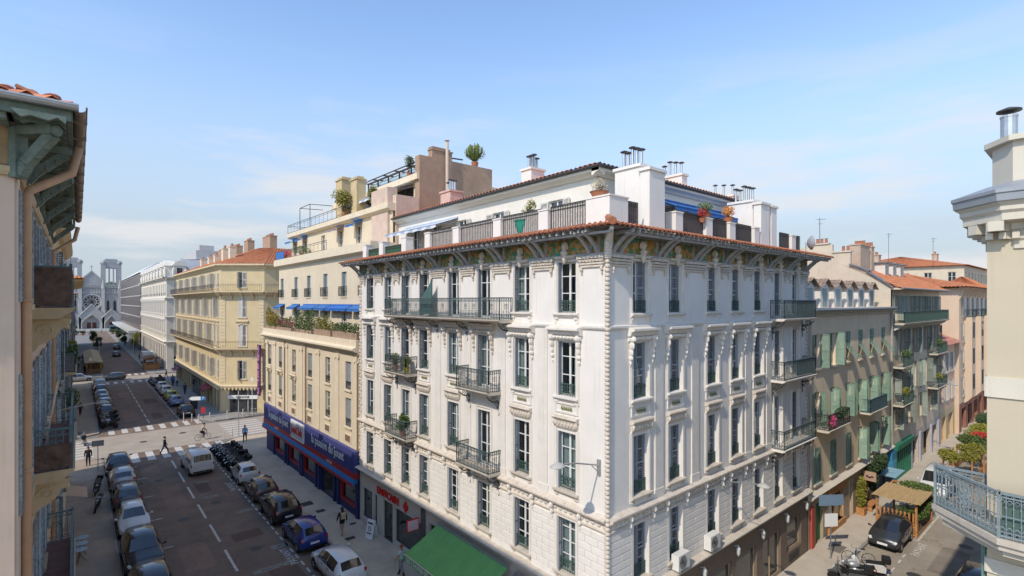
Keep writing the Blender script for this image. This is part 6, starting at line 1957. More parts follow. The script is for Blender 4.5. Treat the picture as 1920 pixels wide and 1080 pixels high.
# balcony wrapping the chamfered corner
BO, BZ = .85, 10.33
t = math.tan(rad(22.5))
rl = root.location
OUT = [(14.71-.8, -6.0), (14.71-.8, 1.52), (15.1, 2.72), (15.1, 1.85)]
INN = [(14.75, -6.0), (14.75, 1.7)]
def band(z0, z1, off):
    o2 = [(OUT[0][0]-off, OUT[0][1]), (OUT[1][0]-off, OUT[1][1]+off*.4), (OUT[2][0]+off*.6, OUT[2][1]+off*1.2), (OUT[3][0]+off, 1.75)]
    poly = [(x-rl.x, y-rl.y) for x, y in o2 + INN[::-1]]
    return poly
b = MB(); b.extz(band(0, 0, .06), BZ-.12, BZ); b.extz(band(0, 0, .0), BZ-.24, BZ-.12); b.extz(band(0, 0, -.12), BZ-.38, BZ-.24)
bal_r = b.build('balcony', mat('balcony_stone', (.52,.46,.38), .85, var=.12, scale=2, streak=.15), root)
M_LTIRON = mat('pale_blue_grey_iron', (.20, .245, .255), .5, var=.15, scale=5)
r = MB()
for (x0, y0), (x1, y1) in zip(OUT, OUT[1:]):
    L = math.hypot(x1-x0, y1-y0); dx, dy = (x1-x0)/L, (y1-y0)/L
    P = lambda s, z: (x0+dx*s-rl.x, y0+dy*s-rl.y, BZ+z)
    for z, w in ((.9, .05), (.82, .025), (.06, .035), (.45, .02), (.14, .02)): r.bar(P(0, z), P(L, z), w)
    n = max(2, int(L/.105))
    for i in range(n+1):
        s = L*i/n
        r.tube([P(s,0), P(s,.9)], .011 if 0 < i < n else .026, 5)
        for z in (.3, .62): r.ell(P(s,z), .018, .018, .035, 5, 4)
        if i < n:
            for z, q in ((.86,.033), (.10,.033), (.2,.038), (.74,.036)):
                r.tube([(P(s+L/n/2+q*math.cos(a), z+q*math.sin(a))) for a in [k*math.pi/3 for k in range(7)]], .008, 3, cap=False)
    c = L/2
    for q, R0 in ((8, .16), (8, .09)):
        for k in range(q):
            a = k*2*math.pi/q
            r.tube([P(c+R0*math.cos(a)+.05*math.cos(j), .45+R0*math.sin(a)+.05*math.sin(j)) for j in range(7)], .011, 4, cap=False)
    r.bar(P(0,0), P(0,.95), .05)
link('railing', r.mesh('railing', M_LTIRON), bal_r)
b = MB()
for (x0, y0), (x1, y1) in zip(OUT[:2], OUT[1:3]): 
    b.face([(x0+.08-rl.x, y0-rl.y, BZ+.05), (x1+.08-rl.x, y1-.03-rl.y, BZ+.05), (x1+.08-rl.x, y1-.03-rl.y, BZ+.86), (x0+.08-rl.x, y0-rl.y, BZ+.86)]) if x0 == x1 else None
if b.v: link('screen', b.mesh('screen', mat('green_mesh_screen', (.08,.13,.11), .8)), bal_r)
b = MB(); b.tube([(14.86-rl.x,1.86-rl.y,.1),(14.86-rl.x,1.86-rl.y,10.0)], .045, 8); b.build('downpipe', mat('green_downpipe', (.16,.26,.23), .6), root)
# ================================================================ vehicles
def car_profile(kind):
    # stations: y, z_bottom, half width, z_belt, z_top, half width top
    if kind == 'hatch':
        return [(-1.97,.40,.74,.72,.78,.60),(-1.90,.26,.82,.86,1.02,.62),(-1.52,.22,.85,.92,1.40,.56),(-.6,.20,.86,.93,1.48,.57),(.30,.20,.86,.92,1.43,.55),(1.02,.20,.85,.90,.97,.70),(1.62,.22,.83,.80,.84,.66),(1.90,.28,.78,.66,.71,.58),(1.98,.38,.66,.52,.58,.48)], (1, 2), (4, 5), 1.30, (2.0, 4.35)
    if kind == 'small':
        return [(-1.76,.40,.72,.76,.82,.58),(-1.70,.26,.79,.88,1.06,.60),(-1.38,.22,.81,.94,1.43,.54),(-.5,.20,.82,.95,1.50,.55),(.25,.20,.82,.94,1.44,.53),(1.0,.20,.81,.92,1.0,.66),(1.5,.24,.79,.80,.86,.62),(1.70,.28,.74,.64,.72,.55),(1.77,.38,.62,.5,.58,.46)], (1, 2), (4, 5), 1.16, (2.0, 4.35)
    if kind == 'suv':
        return [(-2.18,.45,.80,.84,.90,.66),(-2.10,.32,.88,.98,1.15,.68),(-1.72,.28,.91,1.04,1.56,.62),(-.7,.26,.92,1.05,1.66,.63),(.35,.26,.92,1.04,1.60,.61),(1.10,.26,.91,1.02,1.10,.76),(1.80,.28,.89,.94,.99,.74),(2.10,.32,.84,.78,.86,.66),(2.18,.44,.72,.6,.7,.56)], (1, 2), (4, 5), 1.42, (2.0, 4.35)
    if kind == 'van':
        return [(-2.38,.45,.80,.95,1.0,.74),(-2.36,.32,.88,1.02,1.20,.76),(-2.24,.28,.92,1.06,1.82,.74),(-.8,.26,.93,1.07,1.93,.75),(.75,.26,.93,1.06,1.86,.72),(1.62,.26,.92,1.04,1.14,.78),(2.1,.30,.90,.92,.98,.74),(2.32,.34,.86,.74,.82,.68),(2.40,.44,.74,.58,.68,.58)], (1, 2), (4, 5), 1.55, (2.05, 4.4)
def make_car(kind):
    st, rear, front_, wy, side = car_profile(kind)
    rings = []
    for (y, zb, hw, zbelt, zt, hwt) in st:
        zm = zb + (zbelt-zb)*.55
        rings.append([Vector(p) for p in ((0,y,zb),(hw*.82,y,zb),(hw*.97,y,zb+.10),(hw,y,zm),(hw*.975,y,zbelt),((hw*.975+hwt)/2+.02,y,(zbelt+zt)/2),(hwt,y,zt-.04),(hwt*.86,y,zt+.005),(0,y,zt+.035))])
    NQ = 9
    def surf(s, q):
        i = min(int(s), len(rings)-2); t = s-i
        k = min(int(q), NQ-2); v = q-k
        a = rings[i][k].lerp(rings[i][k+1], v); b = rings[i+1][k].lerp(rings[i+1][k+1], v)
        return a.lerp(b, t)
    root = bpy.data.objects.new('parked_car', None); COL.objects.link(root)
    b = MB()
    full = []
    for r in rings: full.append(r + [Vector((-p.x, p.y, p.z)) for p in reversed(r[1:-1])])
    n = len(full[0])
    fs = []
    for i in range(len(full)-1):
        for k in range(n): fs.append((i*n+k, i*n+(k+1) % n, (i+1)*n+(k+1) % n, (i+1)*n+k))
    fs.append(tuple(range(n))[::-1]); fs.append(tuple(range((len(full)-1)*n, len(full)*n)))
    b.idx([p for r in full for p in r], [f[::-1] for f in fs])
    b.build('body', M_CARPAINT['black'], root, smooth=True)
    def patch(name, s0, s1, q0, q1, m, mirror, off=.012, ns=3, nq=3, trap=0.0):
        b = MB()
        for sg in ((1, -1) if mirror == 'join' else (mirror,)):
            P = []
            for i in range(ns+1):
                for j in range(nq+1):
                    s = s0+(s1-s0)*i/ns; q = q0+(q1-q0)*j/nq
                    if trap: s += trap*(j/nq)*(1-2*i/ns)
                    p = surf(s, q); e = .03
                    du = surf(min(s+e, len(rings)-1.001), q)-surf(max(s-e, 0), q); dv = surf(s, min(q+e, NQ-1.001))-surf(s, max(q-e, 0))
                    nn = du.cross(dv)
                    if nn.length > 1e-9: nn.normalize()
                    if nn.dot(Vector((p.x, p.y*.35, p.z-.6))) < 0: nn = -nn
                    p = p + nn*off
                    P.append((p.x*sg, p.y, p.z))
            w = nq+1
            b.idx(P, [(i*w+j, i*w+j+1, (i+1)*w+j+1, (i+1)*w+j) for i in range(ns) for j in range(nq)])
        return b.build(name, m, root, smooth=True)
    patch('windscreen', 4.06, 4.93, 6.9, 8.0, M_CARGLASS, 'join')
    patch('rear_window', 1.1, 1.92, 6.9, 8.0, M_CARGLASS, 'join')
    for sg in (1, -1):
        a, c = side
        m_ = (a+c)/2
        if kind == 'van':
            patch('side_window', 3.35, 4.35, 4.2, 6.0, M_CARGLASS, sg, trap=.0); patch('side_window', 2.7, 3.28, 4.2, 6.0, M_CARGLASS, sg); patch('side_window', 2.08, 2.62, 4.2, 6.0, M_CARGLASS, sg)
        else:
            patch('side_window', m_+.03, c+.25, 4.15, 6.0, M_CARGLASS, sg, trap=.0); patch('side_window', a+.12, m_-.03, 4.15, 6.0, M_CARGLASS, sg)
        patch('tail_light', .15, 1.0, 4.2 if kind != 'van' else 3.6, 5.8 if kind != 'van' else 5.2, M_TAIL, sg, .02)
        patch('headlight', 6.75, 7.6, 4.1, 5.9, M_HEAD, sg, .02)
        w = st[3][2]
        b = MB(); b.ell((sg*(w+.1), .78 if kind != 'van' else 1.25, st[3][3]+.1), .09, .07, .075, 8, 5); b.bar((sg*(w-.05), .78 if kind != 'van' else 1.25, st[3][3]+.05), (sg*(w+.08), .78 if kind != 'van' else 1.25, st[3][3]+.08), .04); b.build('mirror', M_CARPAINT['black'], root, smooth=True)
        for yy in (-wy, wy*.97):
            R_ = .31 if kind in ('hatch', 'small') else .36
            def wm():
                t = MB(); N = 18
                for x0, r0, r1 in ((.0, R_, R_*.66),):
                    prof = [(R_*.64, -.1), (R_*.93, -.1), (R_, -.07), (R_, .07), (R_*.93, .1), (R_*.64, .1)]
                    t.lathe(prof, n=N)
                t.v = [(z, x, y) for x, y, z in t.v]
                return t.mesh('wheel', M_BLACK, False)
            def rm():
                t = MB(); t.lathe([(R_*.66,.06),(R_*.6,.085),(R_*.15,.10),(.02,.10)], n=16)
                for k in range(5):
                    a = k*math.pi*2/5; t.bar((.05*math.cos(a), .05*math.sin(a), .105), (R_*.6*math.cos(a), R_*.6*math.sin(a), .09), .07, .03)
                t.v = [(z, x, y) for x, y, z in t.v]
                return t.mesh('rim', mat('alloy', (.38,.38,.38), .35, metal=.7, var=.1), False)
            o = link('wheel', cached(('wheel', R_), wm), root, (sg*(w-.1), yy, R_), 0 if sg > 0 else math.pi)
            link('rim', cached(('rim', R_), rm), o)
            b = MB(); b.lathe([(R_+.06,-.01),(R_+.06,.012),(.05,.012)], n=16); b.v = [(sg*(w*.972+z), y_+yy, max(.2, x_+R_)) for x_, y_, z in b.v]; b.build('wheel_arch', M_BLACK, root)
    for sg in (1, -1):
        b = MB()
        for sv in ((2.0, 3.05, 4.5) if kind != 'van' else (2.65, 3.32, 4.5)):
            P = [surf(sv+.0, q) for q in (1.8, 2.4, 3, 3.5, 4.05)]
            b.tube([(sg*(p.x+.004), p.y, p.z) for p in P], .009, 4)
        P0, P1 = surf(2.0, 2.05), surf(4.5, 2.05)
        b.tube([(sg*(P0.x+.004), P0.y, P0.z), (sg*(P1.x+.006), P1.y, P1.z)], .012, 4)
        for sv in (2.85, 3.75):
            p = surf(sv, 3.75); b.box(sg*p.x-.02, p.y-.09, p.z-.012, sg*p.x+.02, p.y+.09, p.z+.012)
        b.build('door_seam', M_BLACK, root)
    for yy, z in ((st[0][0]-.015, .62 if kind != 'van' else .7), (st[-1][0]+.015, .45)):
        b = MB(); b.box(-.26, yy-.012, z-.06, .26, yy+.012, z+.06); b.build('number_plate', M_SIGNW, root)
    b = MB(); zb = st[0][1]; b.box(-.7, st[0][0]-.01, zb-.1, .7, st[0][0]+.25, zb+.02); b.box(-.66, st[-1][0]-.25, zb-.1, .66, st[-1][0]+.005, zb-.0); b.build('bumper_trim', M_BLACK, root)
    return root
def paint(n, c, metal=0.0):
    return mat('car_paint_'+n, c, .28, metal=metal, var=.03, coat=.8, spec=.5)
M_CARPAINT = {'black': paint('black', (.012,.012,.014)), 'white': paint('white', (.62,.62,.61), 0), 'grey': paint('grey', (.075,.08,.085)), 'silver': paint('silver', (.36,.37,.38), .4), 'blue': paint('blue', (.012,.03,.19)), 'brown': paint('brown', (.085,.062,.052)), 'dark': paint('dark', (.03,.032,.036)), 'lime': paint('lime', (.36,.42,.03), .1), 'sky': paint('sky', (.16,.24,.42)), 'red': paint('red', (.35,.02,.02), .1), 'navy': paint('navy', (.02,.025,.045))}
M_TAIL = mat('tail_light_red', (.36,.012,.012), .2, var=.1, coat=.5)
M_HEAD = mat('headlight_clear', (.55,.56,.58), .1, var=.1, coat=.6)
PROTO = {k: make_car(k) for k in ('hatch', 'small', 'suv', 'van')}
USED = set()
def car(kind, col, x, y, rz, label, group=None, cat='car', name='parked_car', sc=1.0):
    src = PROTO[kind]
    if kind in USED: o = copy_tree(src)
    else: o = src; USED.add(kind)
    o.name = name
    o.location = (x, y, .006); o.rotation_euler = (0, 0, rad(rz)); o.scale = (1, sc, 1)
    for c in o.children:
        if c.name.split('.')[0] in ('body', 'mirror'):
            c.material_slots[0].link = 'OBJECT'; c.material_slots[0].material = M_CARPAINT[col]
    if 'group' in o.keys(): del o['group']
    tag(o, label, cat, group)
    return o
GL_ = 'cars parked along the left kerb'; GR_ = 'cars parked along the right kerb'
car('suv', 'black', 2.85, 36.3, 180, 'black suv at the bottom of the left kerb row, second nearest', GL_)
car('suv', 'dark', 2.85, 30.9, 180, 'dark suv nearest the camera on the left kerb', GL_)
car('hatch', 'white', 2.82, 42.3, 180, 'white and black car on left kerb, between black suv and dark grey saloon', GL_)
car('hatch', 'grey', 2.8, 47.8, 0, 'dark grey car with red tail lights in the left kerb row', GL_)
car('hatch', 'silver', 2.8, 52.9, 0, 'silver car second from the crosswalk on the left kerb', GL_)
car('suv', 'navy', 2.72, 57.2, 0, 'dark car at the crosswalk, first of the left kerb row', GL_, sc=.93)
car('hatch', 'white', 10.95, 27.8, 0, 'white car at the bottom edge in front of the blue car', GR_, sc=1.05)
car('hatch', 'blue', 10.85, 33.0, 0, 'deep blue hatchback parked on the right kerb', GR_)
car('suv', 'black', 10.85, 38.1, 0, 'black suv behind the deep blue hatchback on the right kerb', GR_)
car('hatch', 'brown', 10.85, 43.0, 0, 'brown car between the black suv and small white car', GR_)
car('small', 'white', 10.8, 47.6, 0, 'small white car parked beside the motorbike cluster', GR_)
car('van', 'white', 8.15, 53.3, 2, 'white van driving away up the street', None, 'van', 'van')
for k, (y, c, kd, lb) in enumerate(((86.5,'black','hatch','black car first of the far left row behind the motorbikes'), (91.6,'dark','suv','dark suv second in the far left row'), (96.6,'grey','hatch','grey car in the middle of the far left row'), (101.8,'silver','hatch','silver car fourth in the far left row'), (106.9,'black','suv','black suv fifth in the far left row'), (112.2,'silver','van','silver van at the far end of the left row'))):
    car(kd, c, 2.85, y, 0, lb, 'cars in the far left row')
for k, (y, c, kd, lb) in enumerate(((79.8,'black','hatch','black car at the corner by the salon'), (88.8,'sky','hatch','blue car next to the lime green car'), (94.0,'lime','hatch','lime green car in the far right row'), (100.0,'white','hatch','white car behind the lime green one'), (105.2,'white','small','small white car in front of the far motorbikes'))):
    car(kd, c, 10.95, y, 0, lb, 'cars in the far right row')
car('hatch', 'grey', 5.2, 124.2, 90, 'grey car crossing the second junction', None)
car('hatch', 'silver', .4, 126.6, -90, 'silver car at the left of the second junction', None)
car('hatch', 'dark', 8.2, 178, 0, 'dark car on the street towards the church')
car('hatch', 'red', 5.8, 232, 180, 'dark red car near the church square')
car('hatch', 'dark', 9.5, 205, 0, 'dark car standing by the kerb near the brown glass building')
car('small', 'brown', 21.5, 71.4, 90, 'brownish car in the cross street beside the salon')
car('small', 'dark', 38.7, 9.15, 90, 'small black car parked in front of the wooden terrace')
car('hatch', 'black', 34.2, 4.55, 90, 'black car at the bottom right edge of the side street', None)
car('van', 'white', 51.5, 9.1, 90, 'white van roof behind the wooden terrace in the side street', None, 'van', 'van')
car('hatch', 'grey', 63.5, 4.4, 90, 'grey car parked far down the side street on the right', 'cars down the side street')
car('hatch', 'silver', 69.0, 4.4, 90, 'silver car behind the grey one down the side street', 'cars down the side street')
car('suv', 'dark', 75.0, 4.4, 90, 'dark suv third in line down the side street', 'cars down the side street')
car('hatch', 'red', 81.0, 4.4, 90, 'red car furthest down the side street', 'cars down the side street')

# ---------------------------------------------------------------- scooters and motorbikes
def make_moto(kind):
    root = bpy.data.objects.new('scooter', None); COL.objects.link(root)
    R_ = .27 if kind == 'scooter' else .31
    def wheel(y):
        t = MB(); t.lathe([(R_*.6,-.045),(R_*.9,-.05),(R_,-.025),(R_,.025),(R_*.9,.05),(R_*.6,.045)], n=14); t.v = [(z, x, yy) for x, yy, z in t.v]
        w = link('wheel', cached(('mw', R_), lambda: t.mesh('wheel', M_BLACK)), root, (0, y, R_))
        q = MB(); q.lathe([(R_*.62,-.03),(R_*.62,.03)], n=12); q.v = [(z, x, yy) for x, yy, z in q.v]
        link('rim', cached(('mr', R_), lambda: q.mesh('rim', M_STEEL)), w)
    wheel(.66); wheel(-.62)
    b = MB()
    if kind == 'scooter':
        b.extr([(.28,.30),(-.9+.0,.34),(-.92,.62),(-.75,.78),(-.05,.72),(.05,.42),(.26,.40)], -.17, .17)
        b.extr([(.26,.30),(.50,.95),(.40,.98),(.20,.42)], -.2, .2); b.ell((0,.52,.72), .18,.14,.26, 8, 6)
        b.extr([(.42,.56),(.66,.60),(.92,.50),(.66,.64)], -.09, .09)
    else:
        b.ell((0,.12,.80), .17,.34,.17, 9, 6); b.ell((0,.0,.5), .18,.3,.2, 8, 6); b.extr([(-.25,.7),(-.85,.86),(-.85,.78),(-.25,.55)], -.11, .11); b.ell((0,.58,.86), .14,.12,.15, 8, 5)
    b.build('fairing', M_CARPAINT['black'], root, smooth=kind != 'scooter')
    b = MB(); b.extr([(.0,.76),(-.15,.80),(-.45,.80),(-.85,.88),(-.88,.80),(-.4,.73),(0,.72)], -.14, .14); b.build('seat', M_BLACK, root)
    b = MB(); b.tube([(0,.66,.27),(0,.46,.9),(0,.42,1.0)], .03, 6); b.tube([(-.36,.32,1.02),(-.2,.42,1.02),(.2,.42,1.02),(.36,.32,1.02)], .018, 6)
    for s in (-1, 1): b.tube([(s*.25,.4,1.02),(s*.3,.44,1.2)], .01, 4); b.ell((s*.3,.44,1.22), .06,.02,.045, 6, 4)
    b.build('handlebar', M_STEEL, root)
    b = MB(); b.ell((0,.62 if kind == 'scooter' else .68,.86), .09,.05,.07, 8, 5); b.build('headlight', M_HEAD, root, smooth=True)
    b = MB(); b.box(-.08,-.94,.62,.08,-.9,.70); b.build('tail_light', M_TAIL, root)
    b = MB(); b.tube([(.14,0,.3),(.16,-.5,.3),(.17,-.85,.42)], .05, 7); b.build('exhaust', M_STEEL, root, smooth=True)
    if kind == 'scooter':
        b = MB(); b.cbox(-.2,-1.12,.9,.2,-.72,1.2,.05); b.build('top_case', M_BLACK, root)
        b = MB(); b.idx([(-.2,.5,.98),(.2,.5,.98),(.15,.42,1.4),(-.15,.42,1.4)], [(0,1,2,3)]); b.build('windscreen', mat('smoked_screen', (.1,.11,.12), .1, spec=.8), root)
    return root
MP = {k: make_moto(k) for k in ('scooter', 'moto')}
MUSED = set()
def moto(kind, col, x, y, rz, label, group, z=.006, lean=9):
    src = MP[kind]
    if kind in MUSED: o = copy_tree(src)
    else: o = src; MUSED.add(kind)
    o.name = 'scooter' if kind == 'scooter' else 'motorbike'
    o.location = (x, y, z); o.rotation_euler = (0, rad(-lean), rad(rz))
    for c in o.children:
        if c.name.split('.')[0] == 'fairing':
            c.material_slots[0].link = 'OBJECT'; c.material_slots[0].material = M_CARPAINT[col]
    tag(o, label, 'scooter' if kind == 'scooter' else 'motorbike', group)
    return o
ORD = ['first','second','third','fourth','fifth','sixth','seventh','eighth','ninth','tenth','eleventh','twelfth','thirteenth']
cl = ['black', 'dark', 'grey', 'black', 'silver', 'navy', 'black', 'dark']
for k in range(13):
    moto('scooter' if k % 3 else 'moto', cl[k % 8], 10.85+.12*((k*5) % 3), 50.4+k*.62, 70+((k*37) % 30)-15, ORD[k]+' two-wheeler from the small white car in the dense cluster on the right kerb', 'two-wheelers parked by the right crosswalk')
for k in range(7):
    moto('moto' if k % 3 else 'scooter', cl[(k+3) % 8], 2.9, 77.2+k*.95, 80+((k*41) % 30)-15, ORD[k]+' two-wheeler from the crosswalk in the cluster heading the far left row', 'two-wheelers at the far left row')
for k in range(8):
    moto('scooter' if k % 2 else 'moto', cl[(k+1) % 8], 11.0, 110+k*1.05, 75+((k*29) % 30)-15, ORD[k]+' two-wheeler beyond the small white car in the far right row', 'two-wheelers at the far right row')
moto('scooter', 'dark', 1.08, 51.0, 172, 'dark scooter with windscreen on left pavement, nearer the crosswalk', 'scooters on the left pavement', .136)
moto('moto', 'black', 1.05, 47.2, 170, 'black motorbike on left pavement, beside the dark grey car', 'scooters on the left pavement', .136)
moto('scooter', 'silver', .5, 70.0, 10, 'scooter on the left side of the pale crossing', None, .01)
moto('scooter', 'grey', 31.3, 9.3, 20, 'dark scooter at the kerb below the blue street sign', 'two-wheelers at the kerb of the side street')
moto('moto', 'silver', 32.2, 9.2, 25, 'silver motorbike beside the dark scooter in the side street', 'two-wheelers at the kerb of the side street')
moto('scooter', 'white', 33.2, 9.0, 20, 'white scooter nearest the parking bay line in the side street', 'two-wheelers at the kerb of the side street')
# bicycle builder
def bicycle(x, y, rz, label, col=(.3,.3,.3), z=.006, group=None):
    o = thing('bicycle', label, 'bicycle', (x, y, z), rad(rz), group)
    for yy in (.5, -.5):
        t = MB(); t.tube([(0, yy+.33*math.cos(a), .34+.33*math.sin(a)) for a in [k*math.pi/10 for k in range(21)]], .018, 5, cap=False)
        w = t.build('wheel', M_BLACK, o)
        q = MB()
        for k in range(8): q.bar((0,yy,.34), (0,yy+.31*math.cos(k*.785),.34+.31*math.sin(k*.785)), .006)
        q.build('spokes', M_STEEL, w)
    b = MB()
    for p, q in (((0,-.5,.34),(0,-.08,.32)), ((0,-.5,.34),(0,-.2,.78)), ((0,-.08,.32),(0,-.2,.82)), ((0,-.08,.32),(0,.36,.78)), ((0,-.2,.78),(0,.36,.80)), ((0,.34,.9),(0,.5,.34))): b.tube([p, q], .018, 6)
    b.build('frame', mat('bike_'+str(col), col, .4, metal=.3), o)
    b = MB(); b.tube([(-.27,.26,.98),(0,.34,.96),(.27,.26,.98)], .014, 5); b.build('handlebar', M_STEEL, o)
    b = MB(); b.ell((0,-.24,.88), .08,.13,.035, 8, 5); b.build('saddle', M_BLACK, o)
    return o
bicycle(34.1, 9.6, 30, 'pale bicycle leaning at the kerb beside the scooters', (.6,.6,.58))
bicycle(17.0, 73.7, 70, 'bicycle parked in front of the salon, left one', (.15,.15,.16), .136, 'bicycles by the salon')
bicycle(17.8, 73.6, 75, 'bicycle parked in front of the salon, right one', (.5,.5,.5), .136, 'bicycles by the salon')
# ================================================================ people
SKIN = mat('skin', (.42, .26, .18), .6, var=.06)
def cloth(n, c): return mat('cloth_'+n, c, .85, var=.15, scale=14)
def person(x, y, rz, label, pose, top, legs, hair=(.03,.02,.015), z=.006, arms_bare=False, legs_bare=False, bag=None, long_hair=False, hgt=1.0, group=None):
    """one skinned body; joints facing +y"""
    root = thing('person', label, 'person', (x, y, z), rad(rz), group)
    J = {}
    def j(n, p, r, lab): J[n] = (Vector(p), r, lab)
    if pose == 'cycle':
        j('pel', (0,-.22,.98), .135, 'L'); j('spine', (0,-.12,1.18), .13, 'T'); j('chest', (0,.02,1.38), .145, 'T'); j('neck', (0,.1,1.52), .06, 'S'); j('head', (0,.15,1.62), .095, 'S'); j('top', (0,.15,1.75), .085, 'S')
        for s, (kz, ky, fz, fy) in ((1, (.72,.16,.32,.02)), (-1, (.86,.2,.52,.08))):
            n = 'R' if s > 0 else 'L'
            j('hip'+n, (s*.1,-.2,.93), .095, 'L'); j('knee'+n, (s*.1,ky,kz), .065, 'L'); j('ank'+n, (s*.1,fy-.08,fz), .045, 'F'); j('toe'+n, (s*.1,fy+.1,fz-.05), .04, 'F')
            j('sh'+n, (s*.19,.03,1.42), .065, 'T'); j('elb'+n, (s*.26,.14,1.2), .05, 'T'); j('hand'+n, (s*.25,.3,1.03), .042, 'S')
    else:
        k = {'walk': .26, 'stand': .03, 'stride': .32}[pose]
        j('pel', (0,0,.95), .13, 'L'); j('spine', (0,.01,1.13), .125, 'T'); j('chest', (0,.0,1.32), .145, 'T'); j('neck', (0,.01,1.49), .06, 'S'); j('head', (0,.03,1.58), .092, 'S'); j('top', (0,.02,1.70), .082, 'S')
        for s in (1, -1):
            n = 'R' if s > 0 else 'L'; d = k*s
            j('hip'+n, (s*.095,0,.88), .095, 'L'); j('knee'+n, (s*.1,d*.62+.03,.49), .065, 'l'); j('ank'+n, (s*.1,d*1.05-.05,.10), .045, 'l' if legs_bare else 'F'); j('toe'+n, (s*.11,d*1.05+.12,.045), .042, 'F')
            j('sh'+n, (s*.19,0,1.40), .068, 'T'); j('elb'+n, (s*.245,-d*.35,1.13), .05, 't'); j('hand'+n, (s*.25,-d*.7+.06,.88), .042, 'S')
    E_ = [('pel','spine'),('spine','chest'),('chest','neck'),('neck','head'),('head','top')]
    for n in 'RL': E_ += [('pel','hip'+n),('hip'+n,'knee'+n),('knee'+n,'ank'+n),('ank'+n,'toe'+n),('chest','sh'+n),('sh'+n,'elb'+n),('elb'+n,'hand'+n)]
    names = list(J)
    me = bpy.data.meshes.new('body_cage')
    me.from_pydata([J[n][0] for n in names], [(names.index(a), names.index(b)) for a, b in E_], [])
    ob = bpy.data.objects.new('tmp', me); COL.objects.link(ob)
    sk = ob.modifiers.new('s', 'SKIN'); ob.modifiers.new('u', 'SUBSURF').levels = 2
    if not me.skin_vertices: me.attributes.new('skin', 'FLOAT', 'POINT') if False else None
    for i, n in enumerate(names):
        me.skin_vertices[0].data[i].radius = (J[n][1]*1.12, J[n][1]*(1.12 if n not in ('chest', 'spine', 'pel') else .95))
        me.skin_vertices[0].data[i].use_root = (n == 'pel')
    bpy.context.view_layer.update()
    ev = ob.evaluated_get(bpy.context.evaluated_depsgraph_get())
    bm = bpy.data.meshes.new_from_object(ev)
    bpy.data.objects.remove(ob)
    tl = {'T': 0, 't': 2 if arms_bare else 0, 'L': 1, 'l': 2 if legs_bare else 1, 'S': 2, 'F': 3}
    samples = []
    for a, b in E_:
        for t in (0, .25, .5, .75, 1):
            lab = J[a][2] if t < .5 else J[b][2]
            if b.startswith('hand'): lab = J[a][2] if t < .8 else 'S'
            if b.startswith('sh'): lab = 'T'
            if b.startswith('neck'): lab = 'T' if t < .7 else 'S'
            if b.startswith('toe'): lab = 'F'
            samples.append((J[a][0].lerp(J[b][0], t), lab))
    mi = []
    for p in bm.polygons:
        c = p.center
        mi.append(tl[min(samples, key=lambda q: (q[0]-c).length_squared)[1]])
    bm.materials.clear()
    for m in (top, legs, SKIN, M_BLACK): bm.materials.append(m)
    bm.polygons.foreach_set('material_index', mi); bm.polygons.foreach_set('use_smooth', [True]*len(mi))
    bm.name = 'body'
    link('body', bm, root)
    hp = J['top'][0]
    b = MB(); b.ell((0, hp.y-.025, hp.z-.02), .098, .112, .098, 10, 6)
    if long_hair: b.ell((0, hp.y-.09, hp.z-.18), .09, .06, .2, 8, 6)
    b.build('hair', mat('hair_%.2f' % hair[0], hair, .7), root, smooth=True)
    b = MB(); fy = J['head'][0].y; hz = J['head'][0].z
    b.ell((0, fy+.105, hz+.02), .016, .022, .028, 6, 4)
    for s in (-1, 1): b.ell((s*.1, fy, hz+.03), .015, .03, .035, 6, 4)
    b.build('face', SKIN, root, smooth=True)
    # hands: palm, four fingers and a thumb, slightly curled
    for s in ('R', 'L'):
        h = J['hand'+s][0]; sg = 1 if s == 'R' else -1
        b = MB(); b.ell((h.x, h.y, h.z-.035), .022, .042, .045, 7, 5)
        for k in range(4): b.tube([(h.x, h.y-.03+.02*k, h.z-.07), (h.x-sg*.006, h.y-.03+.021*k, h.z-.105-.005*(1 if k in (1, 2) else 0)), (h.x-sg*.022, h.y-.03+.021*k, h.z-.13)], [.010, .009, .007], 5)
        b.tube([(h.x, h.y+.035, h.z-.02), (h.x-sg*.01, h.y+.06, h.z-.055), (h.x-sg*.02, h.y+.062, h.z-.08)], [.011, .010, .008], 5)
        b.build('hand', SKIN, root, smooth=True)
    if bag:
        b = MB(); b.cbox(-.15, -.30, 1.08, .15, -.12, 1.46, .04)
        for s in (-1, 1): b.tube([(s*.11,-.14,1.44),(s*.12,.02,1.5),(s*.12,.16,1.36),(s*.12,.0,1.12)], .018, 5)
        tag(b.build('backpack', bag, root))
    root.scale = (hgt,)*3
    return root
person(6.55, 60.6, -80, 'man in dark jacket and blue jeans striding over the crosswalk', 'stride', cloth('black', (.02,.02,.022)), cloth('jeans', (.05,.075,.13)))
person(12.9, 32.0, 0, 'woman in black shorts with tan backpack walking up the right pavement', 'walk', cloth('black', (.02,.02,.022)), cloth('shorts', (.02,.02,.022)), legs_bare=True, bag=cloth('tan', (.42,.34,.2)), z=.136, long_hair=True)
person(13.6, 60.0, 160, 'person in pale blue jacket walking by the right street corner', 'walk', cloth('paleblue', (.22,.36,.55)), cloth('darktrousers', (.03,.03,.035)), z=.136)
person(.75, 60.3, 170, 'woman in black with long hair at the left end of the crosswalk', 'stand', cloth('black', (.02,.02,.022)), cloth('black2', (.025,.022,.022)), z=.136, long_hair=True)
person(13.35, 25.0, 20, 'person in pale green top beside the green awning', 'walk', cloth('mint', (.36,.5,.46)), cloth('grey', (.2,.2,.2)), hair=(.25,.07,.03), z=.136, arms_bare=True)
bicycle(10.4, 64.2, -75, 'bicycle ridden over the pale crossing', (.12,.12,.12), .01)
